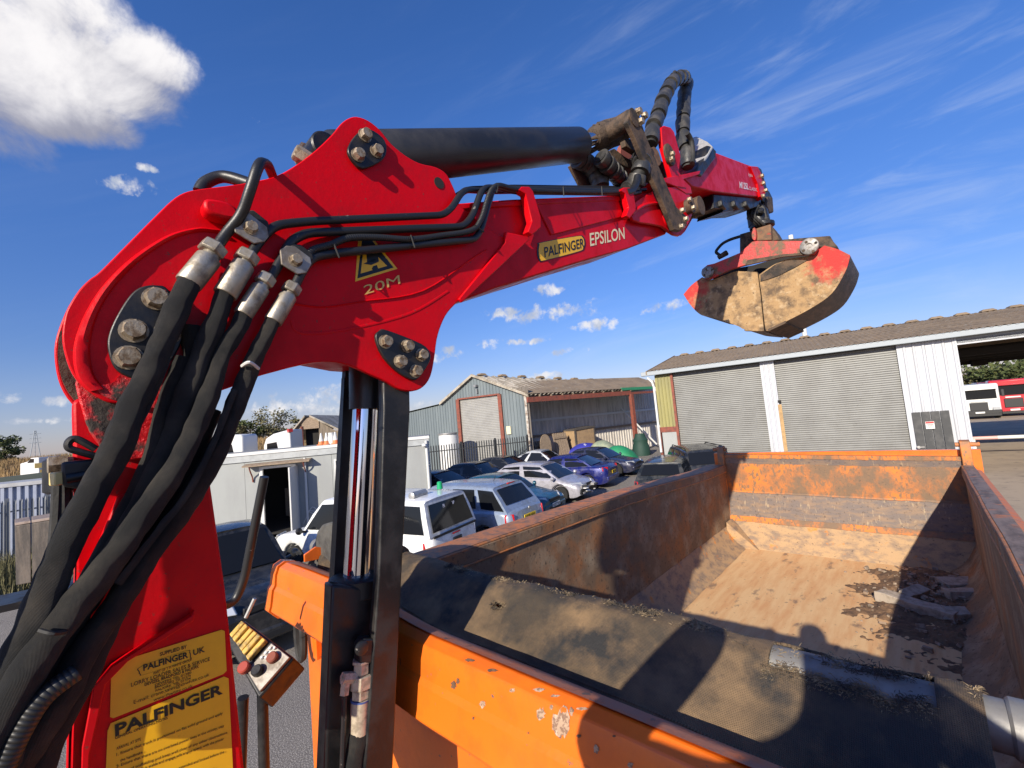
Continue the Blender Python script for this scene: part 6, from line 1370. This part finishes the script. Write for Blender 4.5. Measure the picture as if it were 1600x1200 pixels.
        for xx in ((g1+g2)/2+.12, (g1+g2)/2-.78):
            if kind in ('coupe',) and xx < (g1+g2)/2: continue
            boxp('door_handle', (xx-.1, s*(hw*.988+.008), gb(xx)-.14), (.17, .03, .03), pm)
        boxp('sill', (0, s*(hw*.97), .25), (L*.44, .05, .09), trim)
    boxp('rear_bumper', (-L/2+.045, 0, .42), (.16, W_*.86, .20), pm if kind not in ('pickup',) else trim, bev=.05)
    boxp('front_bumper', (L/2-.05, 0, .40), (.16, W_*.84, .20), pm if not open_front else trim, bev=.05)
    boxp('grille', (L/2-.015, 0, zf-.13), (.05, W_*.40, .10), trim, bev=.012)
    boxp('lower_grille', (L/2+.022, 0, .38), (.03, W_*.5, .09), trim, bev=.008)
    if rear_plate:
        zp = {'mpv': .80, 'suv': .86, 'hatch': .78}.get(kind, .66); xp = -L/2-.012 if kind in ('mpv', 'suv') else -L/2-.046
        po = boxp('number_plate', (xp, 0, zp), (.015, .54, .125), plate_y, bev=.003)
        text('plate_text', rear_plate, ink, po, V((xp-.009, .24, zp-.04)), V((xp-.009, -.24, zp-.04)), V((xp-.009, .24, zp+.04)), bold=.02, nrm=V((-1, 0, 0)))
    if front_plate:
        po = boxp('number_plate', (L/2+.045, 0, .46), (.014, .53, .12), plate_w, bev=.003)
        text('plate_text', front_plate, ink, po, V((L/2+.053, -.24, .42)), V((L/2+.053, .24, .42)), V((L/2+.053, -.24, .50)), bold=.02, nrm=V((1, 0, 0)))
    if rails:
        for s in (1, -1):
            b = MB(); b.tube(round_path([(g1-.1, s*ht_*.92, zr-.05), (g1-.2, s*ht_*.92, zr+.02), (g2+.2, s*ht_*.92, zr+.02), (g2+.1, s*ht_*.92, zr-.04)], .08), .02, 8); b.build('roof_rail', trim, t)
    if open_front:                          # missing front bumper: bare bars and crumpled bits
        rng = random.Random(5)
        for k_ in range(14): boxp('broken_front', (L/2-.02+rng.random()*.10, (rng.random()-.5)*W_*.8, .30+rng.random()*.32), (.05+.15*rng.random(), .1+.25*rng.random(), .03+.06*rng.random()), [grey_mtl, trim, pm, plate_w][k_ % 4], rng.random()*1.4)
    h = V(heading); t.rotation_euler = (0, 0, math.atan2(h.y, h.x)); t.location = (loc[0], loc[1], 0)
    return t, dict(L=L, hw=hw, zr=zr, gb=gb, secs=secs, pm=pm, boxp=boxp)
LEFT, RIGHT = -D_, D_
def roof_at(px, py, h): q = on_z(px, py, h); return V((q.x, q.y, 0))
CG = 'old cars parked in the yard'
def turn(v, deg): return Matrix.Rotation(R(deg), 3, 'Z') @ V(v)
hd = turn(LEFT, 3); q = roof_at(694, 770, 1.84)+hd*2.35
tk, info = car('pickup_truck', 'white pickup with a hard canopy and dark rear window', 'pickup', (.74, .75, .75), q, hd, 'pickup', CG)
L_ = info['L']; gbx = info['boxp']
gbx('tailgate_handle', (-L_/2-.01, -.02, .90), (.04, .30, .075), trim, bev=.02); gbx('brake_lamp', (-L_/2+.0, .0, 1.02), (.04, .26, .03), lamp_r); gbx('tailgate_seam', (-L_/2+.004, 0, 1.085), (.03, 1.5, .05), trim)
b = MB(); b.lathe((-L_/2+.72, .30, 1.86), (0, 1, 0), [(-.24, .05), (-.22, .085), (.22, .085), (.24, .05)], 12); b.build('beacon_bar', grey_mtl, tk)
b = MB(); b.lathe((-L_/2+.80, -.55, 1.83), (0, 0, 1), [(0, .07), (.15, .06), (.17, .04)], 12); b.build('green_beacon', mat('beacon_green', (.01, .32, .12), .3), tk)
s3 = info['secs'][-1]; a, c, tp = V(s3[0]), V(s3[10]), V(s3[2])
p0 = a.lerp(c, .36).lerp(V(s3[2]).lerp(V(s3[8]), .36), .74)+V((-.03, 0, 0)); p1 = a.lerp(c, .64).lerp(V(s3[2]).lerp(V(s3[8]), .64), .74)+V((-.03, 0, 0)); text('lettering', 'PRO TOP', white_print, tk, p0, p1, p0+(V(s3[2])-a)*.11, nrm=V((-1, 0, .2)), lift=.008, bold=.02)
hd = turn(LEFT, -2); q = roof_at(802, 752, 1.66)+hd*1.75
tk, info = car('people_carrier', 'silver-blue people carrier with a yellow rear plate behind the white pickup', 'mpv', (.26, .32, .42), q, hd, group=CG, rear_plate='KA08 NHL')
b = MB(); b.tube([(-1.1, 0, 1.67), (-1.17, 0, 1.80)], .008, 6); b.build('roof_aerial', trim, tk); info['boxp']('brake_lamp', (-1.66, 0, 1.63), (.05, .32, .035), lamp_r); b = MB(); b.lathe((-info['L']/2-.01, .0, 1.0), (-1, 0, 0), [(0, .05), (.012, .045)], 12); b.build('badge', grey_mtl, tk)
hd = turn(RIGHT, 0); car('small_car', 'teal green saloon facing right with a white front plate', 'saloon', (.008, .085, .125), roof_at(778, 742, 1.40), hd, group=CG, front_plate='N257 TKP', L=4.3)
car('small_car', 'silver hatchback with its smashed front bumper missing', 'hatch', (.42, .41, .45), roof_at(842, 722, 1.46), turn(RIGHT, -2), group=CG, open_front=True)
car('saloon_car', 'bright blue saloon showing its red tail lights and yellow plate', 'saloon', (.012, .018, .15), roof_at(880, 711, 1.43), turn(LEFT, 2), group=CG, rear_plate='Y481 KDE')
car('saloon_car', 'dark navy saloon facing right behind the bright blue one', 'saloon', (.02, .024, .06), roof_at(930, 699, 1.42), turn(RIGHT, -4), group=CG)
car('estate_car', 'dusty black estate nearest the tipper wall, its tailgate towards it', 'estate', (.018, .021, .022), roof_at(1032, 719, 1.48)+P_*1.5, turn(P_, 2), group=CG, rails=False)
car('estate_car', 'black high-roofed estate with roof rails and tall red tail lights', 'suv', (.012, .014, .018), roof_at(1100, 697, 1.72)*.97+turn(P_, 24)*1.7, turn(P_, 24), group=CG, rear_plate='WP03 FLR', rails=True, Hh=1.7)
car('coupe_car', 'silver coupe parked against the shelter beside the fence', 'coupe', (.55, .56, .57), roof_at(846, 702, 1.36)*.93, turn(RIGHT, 4), group=CG, Hh=1.48)
car('saloon_car', 'black saloon in front of the palisade fence, the nearer of two', 'saloon', (.010, .010, .013), roof_at(742, 722, 1.42), turn(RIGHT, 2), group=CG)
car('saloon_car', 'black saloon by the palisade fence, partly behind the nearer black one', 'saloon', (.014, .015, .016), roof_at(786, 712, 1.42)*.985, turn(RIGHT, -2), group=CG)
car('saloon_car', 'dark blue saloon tucked in beside the end of the cabin', 'saloon', (.012, .016, .035), roof_at(680, 737, 1.40), turn(RIGHT, 6), group=CG)
hd = turn(RIGHT, -8); q = at_depth(345, 815, 8.2)
tk, info = car('pickup_truck', 'black pickup in shade close behind the red mast', 'utility', (.016, .017, .019), V((q.x, q.y, 0))+hd*-.55, hd, 'pickup', CG)
text('lettering', 'NAVARA', white_print, tk, V((.9, -.945, .80)), V((1.5, -.945, .80)), V((.9, -.945, .86)), nrm=V((0, -1, 0)), lift=.01)
# sheeted cars at the shelter
def sheeted(name, label, px, py, mt_, l, w, h, hd, patches=None):
    q = on_z(px, py, h); t = thing(name, label, 'covered car', (q.x, q.y, 0)); b = MB(); rows = []
    for i in range(17):
        f = i/16; row = []
        for j in range(13):
            a = math.pi*j/12; hh = h*(math.sin(math.pi*min(max(f, .02), .98))**.35)*(.78+.22*math.sin(math.pi*f)); x = (f-.5)*l; y = math.cos(a)*w/2*(1-.2*abs(2*f-1)**3); z = hh*min(1, math.sin(a)**.45*1.0)
            row.append(V((q.x, q.y, 0))+V(hd)*x+V((-hd.y, hd.x, 0))*y+V((0, 0, max(.02, z+.05*noise.noise(V((x*2, y*2, z*2)))))))
        rows.append(row)
    b.grid(rows); b.build('sheet', mt_, t); return t
sheeted('covered_car', 'car under a blue and white tarpaulin by the shelter', 915, 692, mat('tarp_blue', (.03, .035, .30), .6, c2=(.65, .66, .70), scale=.9, mix=(.56, .58)), 3.4, 1.5, 1.25, RIGHT)
sheeted('covered_car', 'car under a green tarpaulin beside the red post', 965, 696, mat('tarp_green', (.02, .24, .10), .6, c2=(.03, .19, .09), scale=2), 2.4, 1.4, 1.3, RIGHT)
sheeted('covered_car', 'pale hatchback shape at the back of the shelter', 940, 688, mat('faded_cover', (.30, .33, .22), .7, c2=(.2, .24, .18), scale=2), 2.4, 1.4, 1.4, RIGHT)
tp = at_depth(1003, 712, 31); t = thing('green_cover', 'tall dark green sheet draped over junk right of the red post', 'cover', (tp.x, tp.y, 0)); b = MB(); rows = []
for j in range(8):
    z = 1.5*j/7+.12*noise.noise(V((j, 3, 0))); rr = .62*(1-.45*(j/7)**2)*(1+.25*noise.noise(V((j*1.3, 7, 0)))); rows.append([V((tp.x+rr*math.cos(a)*(1+.1*noise.noise(V((a*2, z, 0)))), tp.y+rr*math.sin(a), z)) for a in [i/14*2*math.pi for i in range(15)]])
b.grid(rows); b.build('sheet', mat('dark_green_sheet', (.012, .045, .034), .7), t)

# ------------------------------------------------------------------ lorries seen through the open bay
def lorry(label, px, py, colour, depth_mul=1.0, h=2.75, mk=None, w=2.45):
    q = on_z(px, py, 0.0); q = V((q.x, q.y, 0)); t = thing('parked_lorry', label, 'lorry', tuple(q), 'lorries parked beyond the open bay'); fw = (CAM-q); fw.z = 0; fw = turn(fw.normalized(), 6); rt = V((-fw.y, fw.x, 0))
    pm = mat('lorry_paint_%d_%d' % (int(colour[0]*99), int(colour[1]*99)), colour, .3, coat=.5)
    def LB(nm, f, s, z, d, ww, hh, mt_, bev=.05): b = MB(); b.box(q+fw*f+rt*s+V((0, 0, z)), (d, ww, hh), Matrix((fw, rt, V((0, 0, 1)))).transposed()); return b.build(nm, mt_, t, bevel=bev)
    LB('cab', -1.0, 0, h*.5+.28, 2.0, w, h-.55, pm, .12); LB('windscreen', .012, 0, h*.71, .04, w*.86, h*.27, glass, .06); LB('grille', .02, 0, h*.36, .06, w*.42, h*.24, trim, .03); LB('lower_valance', .05, 0, .34, .16, w*.96, .26, trim, .03); LB('name_bar', .04, 0, h*.52, .05, w*.34, .10, white_p, .01)
    LB('front_bumper', .03, 0, .52, .2, w, .36, trim if colour[1] > .3 else pm, .06); LB('number_plate', .15, 0, .52, .02, .52, .12, plate_w, .005); LB('sun_visor', .10, 0, h*.86, .25, w*.9, .10, pm, .03); LB('chassis', -4, 0, .8, 5, .9, .3, trim); LB('load_body', -5, 0, 1.9, 5.2, w, 1.7, mk or pm)
    for s in (1, -1):
        LB('headlight', .05, s*w*.38, .80, .1, .40, .24, lamp_c, .03); LB('mirror', .1, s*(w/2+.16), h*.72, .12, .18, .55, trim, .03)
        for f in (-.9, -5.0):
            b = MB(); b.lathe(q+fw*f+rt*(s*(w/2-.18))+V((0, 0, .5)), rt, [(-.14, .35), (-.15, .47), (-.12, .5), (.12, .5), (.15, .47), (.14, .35)], 18); b.build('wheel', tyre_m, t)
    return t
lorry('white tipper lorry facing the camera through the open bay', 1533, 655, (.66, .66, .64))
lorry('red lorry cab parked to the right of the white one', 1588, 650, (.42, .02, .03), h=2.95)
lorry('dark red lorry set back between the white and the red one', 1566, 640, (.16, .015, .02), h=2.7)
for lab, px, dp, hh, nm in (('white cab roof with pale deflector above the cabin roof, left one', 362, 27, 0, 1), ('white cab roof with red lamp above the cabin roof, next to the grey barn', 432, 27, 1, 2)):
    q = at_depth(px, 690, dp); t = thing('parked_lorry', lab, 'lorry', (q.x, q.y, 0)); rt = _r0.copy(); fw = V((-rt.y, rt.x, 0)); zt_ = at_depth(px, 679 if hh == 0 else 675, dp).z; zl_ = 1.0
    prof = [(-.65, zl_), (-.65, zt_-.45), (-.45, zt_-.05), (-.2, zt_), (.6, zt_-.05), (.68, zt_-.2), (.68, zl_)] if hh == 0 else [(-.8, zl_), (-.8, zt_-.75), (-.65, zt_-.35), (-.2, zt_-.1), (.85, zt_+.1), (.9, zl_)]
    b = MB(); b.prism([q*0+V((q.x, q.y, 0))+rt*x+V((0, 0, z)) for x, z in prof], fw*1.6); b.build('cab', white_p, t, bevel=.08)
    b = MB(); b.prism([V((q.x, q.y, 0))+rt*x+V((0, 0, z))-fw*.02 for x, z in ((-.6, zt_-1.15), (-.58, zt_-.66), (.0, zt_-.6), (.1, zt_-1.15))], fw*.05); b.build('side_window', glass, t)
    if hh:
        b = MB(); b.box(V((q.x, q.y, zt_+.02))+rt*.85, (.25, .25, .2)); b.build('marker_lamp', lamp_r, t)

# ------------------------------------------------------------------ small grey barn behind the cabin
bp = at_depth(470, 690, 30); B = V((bp.x, bp.y, 0)); ex = turn(_r0, 6); fy = V((-ex.y, ex.x, 0))
bn_ = thing('grey_barn', 'small weathered barn with a dark doorway behind the cabin', 'barn', tuple(B))
zp, zl, zr2 = at_depth(487, 651, 30).z, at_depth(450, 689, 30).z, at_depth(530, 676, 30).z
def Bw(a, z, d=0.): return B+ex*a+fy*d+V((0, 0, z))
k_ = 30/FPX
barnm = mat('barn_boards', (.21, .17, .125), .9, c2=(.13, .105, .08), scale=3, stretch=(3, 3, .3))
x0b, xpk, x1b = -22*k_, 16*k_, 58*k_
b = MB(); b.add([Bw(x0b, 0), Bw(x0b, zl), Bw(xpk-12*k_, zp-.35), Bw(xpk-12*k_, 0)], [(0, 1, 2, 3)]); b.build('boarded_wall', barnm, bn_, smooth=0)
b = MB(); b.add([Bw(xpk+12*k_, 0), Bw(xpk+12*k_, zp-.3), Bw(x1b, zr2), Bw(x1b, 0)], [(0, 1, 2, 3)]); b.build('boarded_wall', barnm, bn_, smooth=0)
b = MB(); b.prism([Bw(xpk-13*k_, zp-.8, -.05), Bw(xpk-13*k_, zp-.25, -.05), Bw(xpk, zp, -.05), Bw(xpk+13*k_, zp-.25, -.05), Bw(xpk+13*k_, zp-.8, -.05)], fy*.1); b.build('door_canopy', wood, bn_)
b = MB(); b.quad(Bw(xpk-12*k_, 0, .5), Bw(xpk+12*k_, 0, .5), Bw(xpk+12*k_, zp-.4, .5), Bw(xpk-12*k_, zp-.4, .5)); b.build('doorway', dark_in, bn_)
b = MB(); b.box(Bw(xpk-13*k_, (zp-.6)/2, -.06), (.16, .1, zp-.6)); b.build('door_post', rustp, bn_)
b = MB(); b.prism([Bw(x0b-.1, zl-.05, -.2), Bw(xpk-.3, zp+.02, -.2), Bw(xpk-.3, zp+.14, -.2), Bw(x0b-.1, zl+.07, -.2)], fy*9); b.build('roof_slope', fibre_l, bn_)
b = MB(); b.prism([Bw(xpk, zp+.02, -.2), Bw(x1b+.4, zr2-.05, -.2), Bw(x1b+.4, zr2+.07, -.2), Bw(xpk, zp+.14, -.2)], ex*.9+fy*9); b.build('roof_slope', fibre_l, bn_)
b = MB(); q = Bw(x1b+.5, zr2+1.3, 4); b.tube([q-V((0, 0, 1.6)), q, q+ex*.5], .05, 6); b.build('lamp_pole', trim, bn_)
# ------------------------------------------------------------------ dry grass bank, far things, trees
b = MB(); rows = []; NB = 70
def bank_z(f, g): return 3.35*math.sin(min(1, g*1.35)*math.pi/2)**1.2+.55*noise.noise(V((f*9, g*2, 0)))*g
def bank_p(f, g):
    px = -700+1650*f; a = at_depth(px, 700, 34+22*g); return V((a.x, a.y, max(-.2, bank_z(f, g))))
for j in range(11): rows.append([bank_p(i/NB, j/10) for i in range(NB+1)])
b.grid(rows); b.solo('grass_bank', straw, kind='structure')
b = MB(); rng = random.Random(21)
for i in range(26000):
    f = .30+.45*rng.random(); g = .15+.85*rng.random(); p = bank_p(f, g); h = .25+.45*rng.random(); a = rng.random()*6.28; w = .03; d = V((math.cos(a), math.sin(a), 0))*w; ln = V((rng.gauss(0, .1), rng.gauss(0, .1), h))
    b.v += [p-d, p+d, p+ln]; k = len(b.v); b.f.append((k-3, k-2, k-1))
b.solo('dry_grass', straw, kind='stuff', smooth=0, fix=False)
def tree(name, label, base, h, cr, leafm, n, seed, squash=.8, trunk=.3, cz=None, gaps=.0, leaf=.22, group=None, clumps=9):
    rng = random.Random(seed); base = V(base); t = thing(name, label, 'tree' if 'tree' in name else 'bush', tuple(base), group)
    b = MB(); tips = []; top = base+V((0, 0, h*trunk))
    b.tube([base, base.lerp(top, .5)+V((rng.gauss(0, .05), rng.gauss(0, .05), 0)), top], [h*.035, h*.028, h*.024], 8)
    cc = []
    for k in range(clumps):
        a = k*2.4+rng.random(); rr = cr*(.25+.75*rng.random()**.6); zz_ = h*trunk+(h*(1-trunk))*(.12+.80*rng.random()); sh = math.sin(min(1, max(.1, (zz_/h-trunk)/(1-trunk)))*math.pi)**.5
        q = base+V((math.cos(a)*rr*sh, math.sin(a)*rr*sh, zz_)); cc.append((q, cr*(.28+.26*rng.random()))); mid = top.lerp(q, .5)+V((0, 0, h*.05))
        b.tube([top-V((0, 0, h*.05)), mid, q], [h*.018, h*.011, h*.004], 6)
        for s in range(3): b.tube([mid, q+V((rng.gauss(0, cr*.22), rng.gauss(0, cr*.22), rng.gauss(cr*.1, cr*.12)))], [h*.007, h*.002], 5)
    b.build('trunk', bark, t)
    c = MB()
    for i in range(n):
        q, r_ = cc[rng.randrange(len(cc))]; v = V((rng.gauss(0, 1), rng.gauss(0, 1), rng.gauss(0, 1))).normalized()*r_*(rng.random()**.45); v.z *= squash
        if gaps and noise.noise((q+v)*1.1+V((seed, 0, 0))) < gaps: continue
        p = q+v; s_ = leaf*(.6+.8*rng.random()); e1 = V((rng.gauss(0, 1), rng.gauss(0, 1), rng.gauss(0, .6))).normalized()*s_; e2 = e1.cross(V((rng.gauss(0, 1), rng.gauss(0, 1), rng.gauss(0, 1)))).normalized()*s_*.55
        c.v += [p-e1, p+e2, p+e1, p-e2]; k = len(c.v); c.f.append((k-4, k-3, k-2, k-1))
    c.build('crown', leafm, t, smooth=0, fix=False); return t
def tr(px, py_base, depth, top_py, cr, *a, z0=None, **k):
    q = at_depth(px, py_base, depth); zb0 = q.z if z0 is None else z0; ht = at_depth(px, top_py, depth).z-zb0; return tree(a[0], a[1], (q.x, q.y, zb0), ht, cr, *a[2:], **k)
tr(423, 675, 60, 641, 2.7, 'round_tree', 'thin-crowned olive tree on the bank behind the cabin', leaf_o, 2600, 5, z0=2.6, gaps=-.12, leaf=.16, clumps=14, trunk=.18)
tr(388, 680, 58, 655, 2.2, 'bush', 'green bush on the bank left of the thin-crowned tree', leaf_m, 2200, 6, z0=2.6, leaf=.16, clumps=12, trunk=.1)
tr(376, 684, 56, 664, 1.6, 'bush', 'low yellowish bush at the left end of the bank bushes', leaf_o, 1200, 8, z0=2.6, leaf=.15, trunk=.1)
tr(462, 680, 66, 655, 1.8, 'bush', 'pale bush behind the ridge of the grey barn', leaf_o, 1300, 9, z0=2.6, leaf=.16, trunk=.12)
tr(4, 706, 70, 681, 2.0, 'round_tree', 'dark green tree at the far left edge above the bank', leaf_m, 3400, 12, z0=2.4, leaf=.18, clumps=14, trunk=.12)
tr(352, 690, 36, 672, .8, 'bush', 'small leafy bush beside the white cab roof', leaf_m, 700, 14, z0=1.5, leaf=.1, trunk=.1)
for i, (px, dp, tp_, cr, lm, lab, n) in enumerate(((1548, 86, 578, 5.0, leaf_o, 'bare wispy tree standing up behind the white lorry', 900), (1538, 88, 592, 5.5, leaf_o, 'broad olive tree behind the white lorry', 4200), (1572, 84, 583, 6.0, leaf_o, 'broad brownish tree behind the red lorry', 4500), (1598, 80, 562, 6.0, leaf_m, 'tall dark conifer-like tree at the right edge of the bay', 3800), (1515, 90, 603, 2.6, leaf_m, 'low dark bush at the left side of the bay view', 1500))):
    tr(px, 640, dp, tp_, cr, 'broad_tree', lab, lm, n, 30+i, z0=0, leaf=.38 if n > 1000 else .2, clumps=16, trunk=.2, gaps=-.2)
# spoil heap: white-topped heap beyond the white lorry
q = at_depth(1545, 640, 75); t = thing('white_heap', 'pointed pale spoil heap behind the white lorry', 'heap', (q.x, q.y, 0)); zt_ = at_depth(1544, 598, 75).z; b = MB(); b.lathe((q.x, q.y, 0), (0, 0, 1), [(0, 5.5), (zt_*.4, 3.6), (zt_*.8, .9), (zt_, .2)], 14); b.build('heap_body', white_p, t)
# pylon
q = at_depth(55, 704, 230); t = thing('electricity_pylon', 'distant grey lattice pylon on the left skyline', 'pylon', (q.x, q.y, 0)); zt_ = at_depth(54, 673, 230).z; b = MB()
for s in (-1, 1):
    for s2 in (-1, 1): b.tube([V((q.x+s*2.6, q.y+s2*2.6, 0)), V((q.x+s*1.1, q.y+s2*1.1, zt_*.6)), V((q.x+s*.3, q.y+s2*.3, zt_))], .16, 4)
for k in range(9):
    z0_, z1_ = zt_*k/9, zt_*(k+1)/9; w0, w1 = 2.6-2.2*k/9, 2.6-2.2*(k+1)/9
    for s in (-1, 1): b.tube([q*0+V((q.x-s*w0, q.y, z0_)), V((q.x+s*w1, q.y, z1_))], .10, 4)
for z in (.68, .8, .92): b.tube([V((q.x, q.y, zt_*z))-_r0*3.0, V((q.x, q.y, zt_*z))+_r0*3.0], .14, 4)
b.build('lattice', pylon_m, t)
# flatbed things on the far side of the container: white van roof and yellow crate
q = at_depth(50, 728, 33); t = thing('parked_van', 'small white van roof and windscreen showing above the container', 'van', (q.x, q.y, 0)); zt_ = at_depth(55, 715, 33).z; b = MB()
b.prism([V((q.x, q.y, 0))+_r0*x+V((0, 0, z)) for x, z in ((-.9, 1.2), (-.9, zt_-.35), (-.35, zt_-.25), (-.1, zt_), (.5, zt_), (.55, 1.2))], V((-_r0.y, _r0.x, 0))*1.6); b.build('cab', white_p, t, bevel=.05)
b = MB(); b.prism([V((q.x, q.y, 0))+_r0*x+V((0, 0, z))-V((-_r0.y, _r0.x, 0))*.01 for x, z in ((-.36, zt_-.36), (-.12, zt_-.06), (.15, zt_-.08), (.15, zt_-.36))], V((-_r0.y, _r0.x, 0))*.03); b.build('side_window', glass, t)
q = at_depth(64, 727, 31); b = MB(); b.box((q.x, q.y, q.z), (.9, .6, .34)); b.box((q.x, q.y, q.z/2-.2), (.1, .1, q.z-.2)); b.solo('yellow_skip', mat('skip_yellow', (.50, .36, .12), .7), 'small yellow skip edge beside the white van above the container', 'skip')
# weeds at the foot of the left fence
b = MB(); rng = random.Random(8); q0_ = at_depth(10, 880, 12.2)
for i in range(2600):
    p = V((q0_.x+rng.gauss(0, .9), q0_.y+rng.gauss(0, .5), 0)); h = .2+.7*rng.random(); a = rng.random()*6.28; d = V((math.cos(a), math.sin(a), 0))*.02; k = len(b.v)
    b.v += [p-d, p+d, p+V((rng.gauss(0, .12), rng.gauss(0, .12), h))]; b.f.append((k, k+1, k+2))
b.solo('weeds', leaf_o, kind='stuff', smooth=0, fix=False)

# ------------------------------------------------------------------ the person holding the camera (only the shadow is in the picture)
def person():
    t = thing('person', 'person standing on the lorry taking the picture, seen as a shadow in the tipper', 'person', (.14, -.34, 1.62))
    J = {'pel': (.12, -.36, 2.42), 'sp': (.11, -.35, 2.76), 'ch': (.10, -.33, 3.02), 'nk': (.14, -.30, 3.25), 'hd': (.16, -.27, 3.40), 'ht': (.16, -.28, 3.52),
         'ls': (-.11, -.33, 3.13), 'le': (-.31, -.21, 3.10), 'lh': (-.13, -.10, 3.34), 'rs': (.33, -.33, 3.13), 're': (.47, -.20, 3.12), 'rh': (.12, -.11, 3.33),
         'lhp': (.04, -.36, 2.36), 'lk': (.02, -.34, 2.0), 'la': (.01, -.38, 1.67), 'lt': (.0, -.22, 1.64), 'rhp': (.24, -.36, 2.36), 'rk': (.26, -.34, 2.0), 'ra': (.27, -.38, 1.67), 'rt': (.28, -.22, 1.64)}
    rad = dict(pel=.17, sp=.17, ch=.20, nk=.08, hd=.105, ht=.08, ls=.09, le=.07, lh=.05, rs=.09, re=.07, rh=.05, lhp=.09, lk=.065, la=.045, lt=.04, rhp=.09, rk=.065, ra=.045, rt=.04)
    ks = list(J); E = [('pel', 'sp'), ('sp', 'ch'), ('ch', 'nk'), ('nk', 'hd'), ('hd', 'ht'), ('ch', 'ls'), ('ls', 'le'), ('le', 'lh'), ('ch', 'rs'), ('rs', 're'), ('re', 'rh'), ('pel', 'lhp'), ('lhp', 'lk'), ('lk', 'la'), ('la', 'lt'), ('pel', 'rhp'), ('rhp', 'rk'), ('rk', 'ra'), ('ra', 'rt')]
    me = bpy.data.meshes.new('body'); me.from_pydata([tuple(V(J[k])-WO[t.name]) for k in ks], [(ks.index(a), ks.index(c)) for a, c in E], [])
    o = bpy.data.objects.new('body', me); link(o, t); sk = o.modifiers.new('skin', 'SKIN')
    for i, k in enumerate(ks): me.skin_vertices[0].data[i].radius = (rad[k], rad[k])
    me.skin_vertices[0].data[0].use_root = True
    su = o.modifiers.new('sub', 'SUBSURF'); su.levels = su.render_levels = 2; me.materials.append(mat('work_clothes', (.05, .055, .07), .9))
    return t
if PERSON: person()
